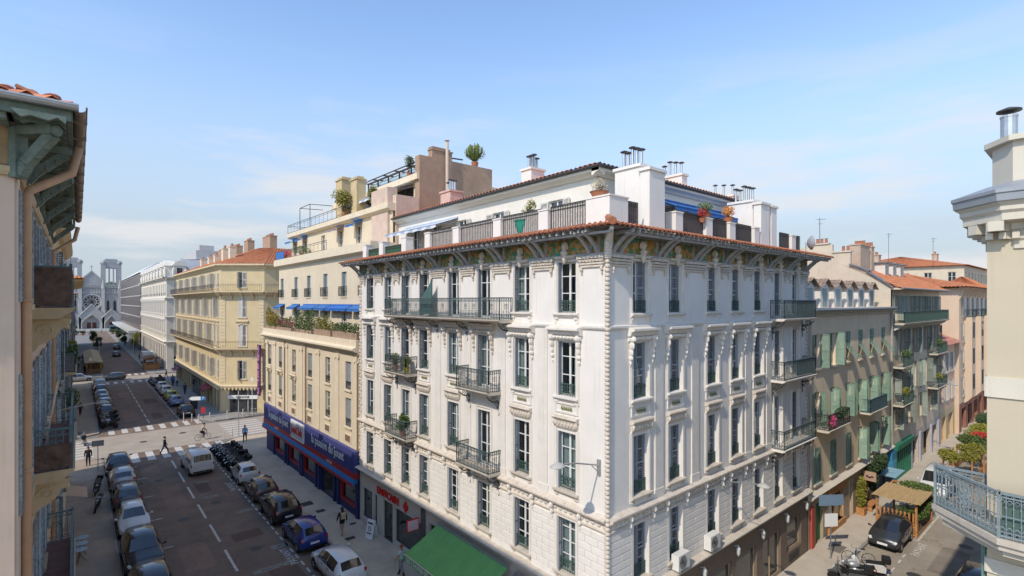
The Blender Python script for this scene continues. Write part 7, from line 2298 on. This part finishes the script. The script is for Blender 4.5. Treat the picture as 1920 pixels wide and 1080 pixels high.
person(10.4, 64.2, -75, 'cyclist in beige jacket riding over the pale crossing', 'cycle', cloth('beige', (.36,.27,.2)), cloth('darktrousers', (.03,.03,.035)), hair=(.03,.02,.015), z=.01)
ped = [(12.9,108,170,'person in blue top on far right pavement by the plum awning',(.08,.14,.4)), (13.4,107,200,'person in white top on far right pavement by the plum awning',(.6,.6,.58)), (13.1,110,10,'person in dark blue on far right pavement behind the two others',(.05,.07,.2)),
       (1.2,139,10,'person in black on the terrace pavement, right of the near pair',(.02,.02,.02)), (-.1,138,5,'person in black on the terrace pavement, left of the near pair',(.03,.03,.03)), (.4,165,180,'person in dark red in the crowd on the terrace pavement',(.2,.03,.03)), (1.0,167,0,'person in grey in the crowd on the terrace pavement',(.15,.15,.16)), (-.2,170,90,'person in brown in the crowd on the terrace pavement',(.16,.1,.06)),
       (-.3,128,60,'person in white at the left end of the second junction',(.6,.6,.6)), (12.0,147,180,'person in dark blue beside the far wooden kiosk',(.04,.05,.15))]
for k, (px, py, rz, lb, c) in enumerate(ped):
    person(px, py, rz, lb, 'walk' if k % 2 else 'stand', cloth('ped%d' % k, c), cloth('darktrousers', (.03,.03,.035)), z=.136 if py != 128 else .01)
# ================================================================ plants
def plant(x, y, z, r, n, size, m, label, cat='plant', pot=.0, potw=.35, group=None, name='potted_plant', potm=None, trunk=0, clumps=1, rz=0):
    o = thing(name, label, cat, (x, y, z), rz, group)
    if pot:
        b = MB(); b.lathe([(potw*.35,0),(potw*.5,pot*.9),(potw*.55,pot),(potw*.45,pot)], n=10); b.build('pot', potm or M_POT, o, smooth=False)
    st = MB()
    top = pot+trunk
    for k in range(5): st.tube([(0,0,pot*.8), (RND.uniform(-.3,.3)*r[0], RND.uniform(-.3,.3)*r[1], top+r[2]*.5), (RND.uniform(-.8,.8)*r[0], RND.uniform(-.8,.8)*r[1], top+r[2]*RND.uniform(.8,1.7))], [.03+.02*r[2], .02, .006], 5)
    st.build('stem', mat('stem_brown', (.10,.075,.045), .9), o)
    b = MB()
    for k in range(clumps):
        c = (RND.uniform(-.5,.5)*r[0]*(clumps > 1), RND.uniform(-.5,.5)*r[1]*(clumps > 1), top+r[2]+RND.uniform(-.4,.4)*r[2]*(clumps > 1))
        q = .62 if clumps > 1 else 1
        b.leaves(c, (r[0]*q, r[1]*q, r[2]*q), n//clumps, size, RND, 0, .15)
    b.build('foliage', m, o)
    return o
def planter_row(F, u0, u1, out, z, label, leaf, root_m=None, h=.35, w=.35, hh=.5, flowers=None, group=None, n=900):
    o = thing('planter', label, 'planter', F.pt(u0, out, z), F.a, group)
    L = u1-u0
    b = MB(); b.box(0, -w/2, 0, L, w/2, h); b.box(.03, -w/2+.03, h, L-.03, w/2-.03, h-.03); b.build('trough', root_m or mat('brown_trough', (.33,.23,.16), .85, var=.2, scale=4), o)
    b = MB()
    k = max(1, int(L/.7))
    for i in range(k): b.leaves((L*(i+.5)/k, 0, h+hh*RND.uniform(.3,.6)), (.45, w*.8, hh*RND.uniform(.6,1.15)), n//k, .075, RND, 0, .1)
    b.build('foliage', leaf, o)
    if flowers:
        b = MB()
        for i in range(k): b.leaves((L*RND.random(), -w*.3, h+hh*.6), (.3, w*.5, hh*.5), 50, .05, RND, 0, 0)
        b.build('flowers', flowers, o)
    return o
# terrace of the cream building
GP = 'planters along the cream building terrace'
planter_row(F1, .0, 3.0, -.1, 12.35, 'bushy olive planter at the left end of the cream building terrace', M_LEAFY, h=.3, hh=1.3, flowers=M_FLOWO, group=GP, n=1500)
planter_row(F1, 3.3, 8.0, -.1, 12.35, 'flowering planter in the left half of the cream building terrace', M_LEAF, h=.3, hh=.75, flowers=M_FLOWP, group=GP)
planter_row(F1, 9.0, 13.2, -.1, 12.35, 'tall green planter in the middle of the cream building terrace', M_LEAF, h=.3, hh=1.3, group=GP, n=1800)
planter_row(F1, 13.8, 17.4, -.1, 12.35, 'brown trellis planter right of the middle of the cream building terrace', M_LEAFY, h=.5, hh=.7, group=GP)
planter_row(F1, 17.8, 22.2, -.1, 12.35, 'low planter at the right end of the cream building terrace', M_LEAF, h=.5, hh=.5, group=GP)
b = F1.pt(6.0, -1.0, 19.3)
plant(16.4, 50.5, 19.28, (.8,.9,.4), 500, .07, M_LEAF, 'low green bush on upper cream terrace beside the blue windbreak', pot=.3)
plant(16.3, 55.2, 19.28, (.5,.7,.35), 300, .06, M_FLOWP, 'pink flowering bush at the far end of the upper cream terrace', pot=.3)
plant(17.1, 42.0, 22.15, (.9,1.0,1.0), 1100, .10, M_LEAFY, 'large yellowish shrub beside the ochre chimney piers on the roof terrace', pot=.4, clumps=6)
plant(17.6, 37.3, 22.15, (.6,.6,1.1), 900, .08, M_LEAFY, 'tall green shrub beside the penthouse awning', pot=.3, clumps=4)
plant(19.2, 34.8, 24.6, (.5,.5,.7), 500, .08, M_LEAF, 'climbing shrub under the end of the roof pergola', pot=.2, clumps=3)
# cactus-like tree on the brown party wall
o = thing('cactus_tree', 'candelabra cactus in pot on top of the brown party wall', 'cactus', (24.6, 33.7, 25.9))
b = MB(); b.lathe([(.28,0),(.38,.5),(.36,.55)], n=10); b.build('pot', M_POT, o)
b = MB()
for k in range(26):
    a = k*2.4; r = .25+.85*((k*7) % 10)/10; h = 2.35-.9*(r/1.1)**2+.25*((k*3) % 7)/7
    b.tube([(0,0,.5), (r*.6*math.cos(a), r*.6*math.sin(a), .9+.2*r), (r*math.cos(a), r*math.sin(a), h*.75), (r*1.02*math.cos(a), r*1.02*math.sin(a), h)], [.08,.085,.09,.05], 6)
b.build('stems', mat('cactus_green', (.11,.16,.045), .7, var=.35, scale=5), o, smooth=True)
b = MB(); b.leaves((0,0,1.5), (1.15,1.15,.8), 1500, .07, RND, 0, .2); b.build('foliage', M_LEAFY, o)
o.scale = (.78,)*3
# terraces of the white building
plant(*FL.pt(16.2, -.75, 17.65), (.35,.35,.5), 420, .06, M_LEAFY, 'yellow green plant in teal box on the white terrace left of the corner', pot=1.0, potw=1.1, potm=mat('teal_planter', (.03,.22,.16), .5), clumps=3)
plant(*FL.pt(11.0, -.8, 17.65), (.4,.4,.4), 300, .06, M_LEAF, 'small plant on the long white terrace', pot=.6)
plant(*FL.pt(20.6, -.5, 18.95), (.35,.35,.25), 320, .045, mat('dry_leaf', (.42,.36,.22), .8), 'dry plant in bowl on the corner pillar', pot=.25, potw=.7)
plant(*FR.pt(7.4, -.35, 18.87), (.5,.3,.28), 420, .05, M_LEAF, 'green trough plant on pillar under the blue awning', pot=.2, potw=.6)
plant(*FR.pt(9.6, -.35, 18.87), (.42,.3,.3), 420, .05, M_FLOWO, 'orange flowering plant on pillar right of the blue awning', pot=.25, potw=.5)
plant(*FR.pt(6.2, -.7, 17.7), (.8,.35,.5), 600, .06, M_LEAFY, 'bushy plants behind the railing right of the tall chimney', pot=.35, clumps=4)
plant(*FR.pt(6.9, -.2, 18.6), (.2,.2,.25), 160, .045, M_FLOWR, 'small red flowers beside the pillar of the side terrace', pot=.2, potw=.3)
plant(*FL.pt(*[Lu(26.6), .45], 7.3), (.45,.3,.5), 500, .09, M_LEAF, 'palm-like plant on the lower left balcony of the white building', pot=.3, clumps=3)
plant(*FL.pt(*[Lu(27.4), .45], 10.95), (.35,.25,.35), 320, .07, M_LEAFY, 'leafy pot on the middle left balcony of the white building, left side', pot=.35)
plant(*FL.pt(*[Lu(26.1), .45], 10.95), (.3,.25,.3), 300, .07, M_LEAFY, 'yellow planted box on the middle left balcony of the white building, right side', pot=.35, potm=mat('yellow_box', (.42,.33,.03), .6))
b = MB(); b.lathe([(.02,0),(.25,.05),(.42,.2),(.43,.22),(.24,.08),(.02,.03)], n=18); b.v = [(x, -z, y) for x, y, z in b.v]
o = thing('satellite_dish', 'grey satellite dish at the right end of the white roof', 'satellite dish', FR.pt(WR-.2, .1, 18.5), rad(40))
b.build('dish', mat('dish_grey', (.35,.35,.36), .6), o, smooth=True)
b = MB(); b.tube([(0,.1,-1.0),(0,.1,0),(0,-.02,0)], .03, 6); b.tube([(0,-.1,-.35),(0,-.5,0)], .015, 5); b.build('mount', M_STEEL, o)
# left building and its neighbour
planter_row(FW2, 8.1, 12.3, .55, 11.42, 'green planter on the screened balcony of the ochre building', M_LEAF, hh=.6, group=None)
planter_row(FW2, 15.1, 18.8, .55, 11.42, 'second green planter further along the ochre building', M_LEAFY, hh=.5)
plant(-.35, 43.0, 8.05, (.5,.8,.6), 500, .08, M_LEAF, 'bush on the lower balcony of the ochre building', pot=.3)
wall_lamp(FW2, 6.3, 9.7, 1.75, .25, 'street lamp on arm from the left buildings above parked motorbikes')
wall_lamp(Bf, 9.7, 7.25, 2.5, .3, 'street lamp on long arm over the side street by the pink house')
wall_lamp(YB, 5.2, 7.3, 1.8, .3, 'street lamp on the yellow corner building under its balcony')
# tables stacked on the left pavement
for k in range(3):
    o = thing('bistro_table', 'round blue-grey bistro table on the left pavement, %s of three' % ('nearest', 'middle', 'furthest')[k], 'table', (.12+.03*k, 38.3+k*.95, .135), 0, 'bistro tables on the left pavement')
    b = MB(); b.lathe([(.02,.70),(.34,.70),(.35,.715),(.34,.73),(.02,.735)], n=20); b.build('table_top', mat('table_blue_grey', (.22,.30,.33), .4, metal=.2), o, smooth=False)
    b = MB()
    for a in range(3): b.tube([(.05*math.cos(a*2.1), .05*math.sin(a*2.1), .7), (.03*math.cos(a*2.1), .03*math.sin(a*2.1), .35), (.28*math.cos(a*2.1), .28*math.sin(a*2.1), 0)], .014, 5)
    b.build('leg_frame', M_IRONDK, o)
# flap sign on the ground floor of the left building
o = thing('shop_awning', 'small tan awning below the left balconies', 'awning', (-.8, 44, 0), 0, None)
b = MB(); b.idx([(0,-1.2,2.9),(0,1.2,2.9),(1.3,1.2,2.45),(1.3,-1.2,2.45)], [(0,1,2,3)]); b.box(1.29,-1.2,2.2,1.31,1.2,2.45); b.build('canvas', mat('tan_canvas', (.48,.33,.22), .8), o)
b = MB(); b.bar((0,-1.2,2.4), (1.3,-1.2,2.42), .03); b.bar((0,1.2,2.4), (1.3,1.2,2.42), .03); b.build('frame', M_STEEL, o)
# ================================================================ street furniture
def post_sign(x, y, h, label, boards, rz=0, z=.13, cat='sign', name='sign_post', m=None):
    o = thing(name, label, cat, (x, y, z), rad(rz))
    b = MB(); b.tube([(0,0,0),(0,0,h)], .035, 8); b.lathe([(.07,0),(.07,.05)], n=8); b.build('post', m or M_STEEL, o)
    for (zc, w, hh, mm) in boards:
        q = MB(); q.box(-w/2, -.06, zc-hh/2, w/2, -.04, zc+hh/2); q.build('sign_board', mm, o)
    return o
M_SBLUE = mat('street_sign_blue', (.16, .235, .32), .5, var=.08)
M_SGREY = mat('sign_back_grey', (.30,.31,.31), .5)
post_sign(1.38, 57.9, 2.7, 'dark street sign on post by the left crosswalk', [(2.45, .85, .5, M_SGREY)], -10)
o = post_sign(33.3, 10.75, 3.75, 'tall street sign with blue-grey board on the side street pavement', [(3.4, 1.5, .62, M_SBLUE), (2.25, .8, .75, M_SIGNW)], -35)
o = post_sign(12.3, 75.6, 3.1, 'white arrow direction sign with blue parking square by the corner', [(2.55, .55, .5, mat('parking_blue', (.05,.16,.4), .5)), (1.0, .5, .8, mat('red_poster', (.4,.03,.04), .6))], -30, m=M_IRONDK)
b = MB(); b.extyx([(-1.7,2.55),(-1.35,2.78),(-.3,2.78),(-.3,2.32),(-1.35,2.32)], -.06, -.04); b.build('arrow_board', M_SIGNW, o)
lettering('P', .42, M_SIGNW, o, (0, -.07, 2.55), (rad(90), 0, 0), depth=.004)
post_sign(13.7, 63.2, 4.6, 'slim traffic post at the right street corner', [(4.2, .35, .35, M_SGREY)], 0)
post_sign(17.5, 73.4, 5.2, 'pale slender post in front of the salon', [(4.7, .3, .5, M_SIGNW)], -30, m=M_SIGNW)
for k, (x, y) in enumerate(((10.2,75.9),(10.9,74.6),(11.5,73.6),(12.6,73.2),(14.5,73.0),(16.3,72.9),(12.1,62.2),(13.0,62.9))):
    o = thing('bollard', '%s slim steel bollard counted from the left around the crossing kerb' % ORD[k], 'bollard', (x, y, .0 if k < 3 else .13), 0, 'bollards by the crossing')
    b = MB(); b.lathe([(.05,0),(.05,1.05),(.03,1.1)], n=10); b.build('post', mat('bollard_pale', (.5,.49,.47), .5), o, smooth=False)
    b = MB(); b.lathe([(.053,.9),(.053,1.0)], n=10); b.build('band', M_SIGNW, o)
# litter bins and boxes by the far right row
for k, (x, y) in enumerate(((12.6,85.5),(12.5,83.0))):
    o = thing('litter_bin', 'dark street bin on the far right pavement, %s one' % ('further', 'nearer')[k], 'bin', (x, y, .13))
    b = MB(); b.lathe([(.28,0),(.32,.9),(.3,1.0)], n=12); b.build('body', M_IRONDK, o); b = MB(); b.lathe([(.34,1.0),(.34,1.08),(.1,1.15)], n=12); b.build('lid', M_IRONDK, o)
# sandwich board outside the cash shop
o = thing('sandwich_board', 'white sandwich board outside the shop with red lettering', 'sign', (14.2, 30.5, .13), rad(-75))
for s in (-1, 1):
    b = MB(); b.idx([(-.33,s*.25,0),(.33,s*.25,0),(.33,s*.02,1.1),(-.33,s*.02,1.1),(-.33,s*.25+.02,0),(.33,s*.25+.02,0),(.33,s*.02+.02,1.1),(-.33,s*.02+.02,1.1)], [(0,1,2,3),(4,7,6,5),(0,4,5,1),(3,2,6,7),(0,3,7,4),(1,5,6,2)]); b.build('panel', M_SIGNW, o)
b = MB(); b.tube([(.12*math.cos(a), -.155, .58+.14*math.sin(a)) for a in [k*math.pi/6 for k in range(13)]], .02, 5); b.box(-.2,-.22,.28,.2,-.20,.34); b.box(-.22,-.10,.85,.22,-.085,.95); b.build('print', M_IRONDK, o)
# ================================================================ wooden terrace with reed roof in the side street
o = thing('wooden_terrace', 'wooden restaurant terrace with reed roof and climbing plants in the side street', 'terrace', (40.6, 8.25, 0))
TL, TW, TH = 4.0, 2.1, 2.25
b = MB()
for x in (0, TL): 
    for y in (0, TW): b.box(x-.06, y-.06, 0, x+.06, y+.06, TH)
b.build('post', M_WOOD, o)
for k in range(5):
    for (x0, y0, x1, y1) in ((0,-.02,0,TW), ):
        c = MB(); c.box(-.02, .06, .1+k*.17, .02, TW-.06, .22+k*.17); c.build('plank', M_WOOD, o)
for k in range(16):
    c = MB(); c.bar((.1+k*.25, 0, .15), (.1+k*.25+(.22 if k % 2 else -.0), 0, .95), .03); c.build('lattice_slat', mat('dark_wood', (.10,.07,.05), .7), o)
c = MB(); c.box(0, -.03, .95, TL, .03, 1.02); c.box(0, -.03, .08, TL, .03, .15); c.build('rail', M_WOOD, o)
for k in range(9):
    c = MB(); c.box(-.015, .1+k*.22, .95, .015, .2+k*.22, 1.5); c.build('slat', M_WOOD, o)
b = MB(); b.box(-.06, 0, TH-.1, .06, TW, TH); b.box(TL-.06, 0, TH-.1, TL+.06, TW, TH); b.box(0, -.06, TH-.1, TL, .06, TH-.001); b.box(0, TW-.06, TH-.1, TL, TW+.06, TH-.001); b.build('beam', M_WOOD, o)
b = MB()
n = 44
for k in range(n):
    y = -.25+(TW+.5)*k/n
    z = TH+.02+.015*math.sin(k*1.7)
    b.tube([(-.35, y, z+.02*math.sin(k)), (TL*.3, y, z-.03), (TL*.62, y, z-.02), (TL*.75, y, z)], .036, 5)
tag(b.build('reed_roof', mat('reed_mat', (.46,.33,.17), .9, var=.25, scale=9), o), kind='stuff')
b = MB(); b.leaves((2.0,0,1.3), (2.0,.22,.55), 1500, .07, RND, 0, 0); b.leaves((TL*.85,.6,TH+.05), (.75,1.1,.3), 1500, .075, RND, 0, 0); b.leaves((.2,.6,1.6), (.15,.6,.35), 300, .06, RND, 0, 0); b.leaves((TL,.6,1.4), (.2,.9,.8), 700, .07, RND, 0, 0); b.build('climbing_plant', M_LEAF, o)
for x in (1.4, 2.75):
    c = MB(); c.box(x-.4, .5, .75, x+.4, 1.2, .8); c.box(x-.04, .8, 0, x+.04, .9, .75); c.build('table', M_WOOD, o)
# ivy column, planter bench by the shop
o = thing('ivy_column', 'column of ivy in wooden trough beside the moustache sign', 'plant', (41.9, 11.6, .13))
b = MB(); b.box(-.3,-.25,0,.3,.25,.5); b.build('trough', M_WOOD, o)
b = MB(); b.leaves((0,0,1.5), (.35,.3,1.2), 1500, .08, RND, 0, 0); b.build('foliage', M_LEAFY, o)
o = thing('ivy_canopy', 'ivy hanging over the shop entrance above the wooden terrace', 'plant', (45.6, 11.6, 2.6))
b = MB(); b.leaves((0,0,.3), (2.2,.4,.7), 2400, .09, RND, 0, 0); b.leaves((-1.0,0,-.6), (.4,.3,1.0), 700, .08, RND, 0, 0); b.build('foliage', M_LEAFD, o)
b = MB(); b.tube([(-2,.2,-2.4),(-1.5,.1,0),(0,0,.4),(1.8,.1,.3)], .03, 5); b.build('stem', mat('stem_brown', (.10,.075,.045)), o)
o = thing('bench', 'wooden bench in front of the ivy entrance', 'bench', (43.6, 11.4, .13))
b = MB(); b.box(-.8,-.2,.4,.8,.2,.45); b.build('seat', M_WOOD, o)
for x in (-.7, .7): b = MB(); b.box(x-.04,-.18,0,x+.04,.18,.4); b.build('leg', M_WOOD, o)
# planted terraces further down the street
for k, (x, y, m, lb) in enumerate(((56.5, 8.4, M_LEAFY, 'yellow green planted terrace canopy behind the white van'), (62.0, 8.4, M_LEAF, 'green planted terrace further along the side street'), (67.5, 8.5, M_LEAFY, 'third planted terrace down the side street'), (74, 8.6, M_LEAFD, 'dark green terrace planting near the pink building'))):
    o = thing('planted_terrace', lb, 'terrace', (x, y, 0), 0, 'planted terraces down the side street')
    for px in (-2, 2):
        for py in (-.9, .9):
            b = MB(); b.box(px-.05, py-.05, 0, px+.05, py+.05, 2.3); b.build('post', M_WOOD, o)
    b = MB(); b.box(-2.1,-1,.1,2.1,-.95,.95); b.box(-2.1,.95,.1,2.1,1,.95); b.build('fence', M_WOOD, o)
    b = MB()
    for q in range(7): b.leaves((RND.uniform(-2,2), RND.uniform(-.8,.8), 2.4+RND.uniform(-.2,.2)), (.9,.7,.4), 380, .10, RND, 0, 0)
    b.build('foliage', m, o)
    if k == 1:
        b = MB(); b.leaves((1.2,-.3,2.8), (1.2,.8,.25), 260, .08, RND, 0, 0); b.build('flowers', M_FLOWR, o)
for k in range(5):
    x = 79+k*3.6
    o = thing('terrace_parasol', '%s terrace parasol beyond the planted terraces' % ('dark', 'red', 'cream', 'second red', 'last dark')[k], 'parasol', (x, 8.3, 0), 0, 'parasols down the side street')
    b = MB(); b.lathe([(1.5,2.3),(1.45,2.4),(.1,2.95),(.02,3.0)], n=10); b.build('canopy', (M_BLACK, M_REDBAND, M_WCANVAS, M_REDBAND, M_BLACK)[k], o)
    b = MB(); b.tube([(0,0,0),(0,0,2.9)], .03, 6); b.build('pole', M_STEEL, o)
# ================================================================ far street: restaurant terraces, kiosk, trees
for k in range(5):
    o = thing('terrace_kiosk', '%s wooden terrace kiosk with tan roof on the left towards the church' % ('nearest', 'second', 'third', 'fourth', 'furthest')[k], 'kiosk', (2.6, 139.5+k*7.0, .13), 0, 'wooden terrace kiosks')
    for px in (-1.1, 1.1):
        for py in (-2.6, 2.6): b = MB(); b.box(px-.08, py-.08, 0, px+.08, py+.08, 2.3); b.build('post', M_WOOD, o)
    b = MB(); b.box(-1.2,-2.8,.1,-1.1,2.8,1.0); b.box(1.1,-2.8,.1,1.2,2.8,1.0); b.box(-1.1,-2.8,.1,1.1,-2.7,1.0); b.build('fence', mat('brown_wood', (.20,.11,.06), .8, var=.2), o)
    b = MB(); b.extyx([(-1.5,2.3),(1.5,2.3),(0,2.75)], -3.0, 3.0); b.build('roof', mat('tan_roof', (.42,.33,.21), .9, var=.2), o)
    b = MB(); b.leaves((1.3,0,1.2), (.35,2.6,.5), 500, .12, RND, 0, 0); b.build('foliage', M_LEAFY, o)
o = thing('terrace_kiosk', 'brown wooden kiosk with blue parasol on the right pavement near the second junction', 'kiosk', (12.6, 139.5, .13))
b = MB(); b.box(-1.4,-2.5,.0,1.4,2.5,1.1); b.build('fence', M_WOOD, o)
b = MB(); b.extyx([(-1.7,2.4),(1.7,2.4),(0,2.9)], -2.6, 2.6); b.build('roof', mat('brown_wood', (.20,.11,.06)), o)
for px in (-1.2, 1.2):
    for py in (-2.3, 2.3): b = MB(); b.box(px-.07, py-.07, 1.1, px+.07, py+.07, 2.4); b.build('post', M_WOOD, o)
o = thing('delivery_truck', 'white delivery truck parked beyond the brown kiosk', 'truck', (12.9, 152, .13))
b = MB(); b.box(-1.05,-2.6,.6,1.05,1.6,2.9); b.build('box_body', M_SIGNW, o)
b = MB(); b.extr([(1.65,.5),(3.3,.5),(3.35,1.3),(2.9,2.1),(1.65,2.3)], -1.0, 1.0); b.build('cab', M_SIGNW, o)
b = MB(); b.idx([(-.9,3.36,1.35),(.9,3.36,1.35),(.85,2.95,2.05),(-.85,2.95,2.05)], [(0,1,2,3)]); b.build('windscreen', M_CARGLASS, o)
for sx in (-1, 1):
    for y in (-1.7, 2.4):
        b = MB(); b.lathe([(.2,-.12),(.42,-.12),(.42,.12),(.2,.12)], n=14); b.v = [(z+sx*.9, x+y, yy+.42) for x, yy, z in b.v]; b.build('wheel', M_BLACK, o)
b = MB(); b.box(-.9,-2.62,.9,.9,-2.6,1.3); b.build('tail_board', mat('orange_stripe', (.5,.15,.05), .6), o)
for k, (x, y, h, m, lb) in enumerate(((12.4,182,6.0,M_LEAFY,'slender yellow green street tree on the right before the brown glass building'), (4.6,196,4.2,M_LEAFD,'dark street tree left of the roadway towards the church'), (12.0,215,4.5,M_LEAFD,'dark bushy tree on the right near the church'), (4.2,225,4.8,M_LEAF,'green street tree on the left near the church'), (11.8,240,4.4,M_LEAF,'far green street tree on the right by the church square'))):
    o = thing('street_tree', lb, 'tree', (x, y, .13), 0, 'street trees towards the church')
    b = MB(); b.tube([(0,0,0),(.05,.02,h*.4),(0,.05,h*.75)], [.12,.09,.04], 7)
    for q in range(6): b.tube([(0,0,h*(.35+.05*q)), (.6*math.cos(q*2.2), .6*math.sin(q*2.2), h*(.55+.06*q))], [.04,.015], 5)
    b.build('trunk', mat('bark', (.10,.08,.06), .9), o)
    b = MB()
    for q in range(9): b.leaves((RND.uniform(-.6,.6), RND.uniform(-.6,.6), h*RND.uniform(.45,.95)), (.7,.7,h*.14), 170, .16, RND, 0, 0)
    b.build('crown', m, o)
for k, (x, y) in enumerate(((2.0,130.6),(12.6,131.5),(11.9,176),(4.3,170))):
    post_sign(x, y, 5.0 if k > 1 else 4.0, ('dark lamp column at the left of the second junction', 'traffic light post at the right of the second junction', 'pale lamp column on the right pavement before the church', 'lamp column on the left terrace pavement')[k], [(4.6 if k > 1 else 3.6, .35, .6, M_SGREY)], 0, cat='post', name='lamp_column', m=M_IRONDK if k < 2 else M_SIGNW)
# ================================================================ tram and strollers before the church
o = thing('tram', 'grey-teal tram passing in front of the church steps', 'tram', (22.5, 322, 0))
M_TRAM = mat('tram_body', (.10, .17, .20), .35, var=.1, coat=.4)
b = MB(); b.extr([(-1.25,.35),(1.25,.35),(1.3,1.0),(1.25,3.1),(1.0,3.4),(-1.0,3.4),(-1.25,3.1),(-1.3,1.0)], -10.5, 10.5); b.build('body', M_TRAM, o)
for k in range(8):
    b = MB(); b.box(-10+k*2.55, -1.34, 1.35, -7.8+k*2.55, -1.29, 2.75); b.build('window', M_CARGLASS, o)
b = MB(); b.box(-10.5,-1.1,0,10.5,1.1,.35); b.build('skirt', M_BLACK, o)
src = [ob for ob in COL.objects if ob.parent is None and ob.get('category') == 'person' and 'terrace' in ob.get('label', '')][0]
spots = [(9.0,318,30,'white',(.6,.6,.58)),(2.5,316,200,'red',(.4,.05,.05)),(5.0,320,100,'black',(.02,.02,.02)),(14.0,317,250,'blue',(.08,.12,.35)),(.5,312,15,'green',(.1,.2,.1)),(12.8,222,5,'grey',(.25,.25,.26)),(12.2,163,185,'orange',(.5,.2,.05)),(2.2,186,170,'navy',(.03,.04,.1)),(.2,152,185,'cream',(.55,.5,.42)),(13.3,120.5,90,'dark brown',(.08,.05,.03)),(13.2,97,180,'dark grey',(.07,.07,.08)),(.3,88,10,'charcoal',(.04,.04,.045))]
where = ['on the church forecourt, right of the doors','on the church forecourt at the left','before the middle church door','at the right end of the church forecourt','at the left end of the church forecourt','on the right pavement near the brown glass building','beside the white delivery truck','between the wooden kiosks','left of the nearest wooden kiosk','at the right corner of the second junction','on the far right pavement near the white cars','on the far left pavement beside the parked row']
for (x, y, rz, n, c), w in zip(spots, where):
    p = copy_tree(src); p.location = (x, y, .136); p.rotation_euler = (0, 0, rad(rz)); p.scale = (RND.uniform(.94, 1.04),)*3
    if 'group' in p.keys(): del p['group']
    tag(p, 'person in %s top %s' % (n, w), 'person')
    for ch in p.children:
        if ch.name.split('.')[0] == 'body':
            ch.material_slots[0].link = 'OBJECT'; ch.material_slots[0].material = cloth('stroll_'+n.replace(' ', '_'), c)
b = MB()
for k, (x, y) in enumerate(((-.5,300),(1.8,298),(12.4,300),(13.8,296))):
    plant(x, y, .13, (1.3,1.3,.9), 500, .16, M_LEAFD if k % 2 else M_LEAF, '%s round shrub in tub before the church forecourt' % ('leftmost', 'second', 'third', 'rightmost')[k], pot=.7, potw=1.5, clumps=5, group='shrubs before the church')
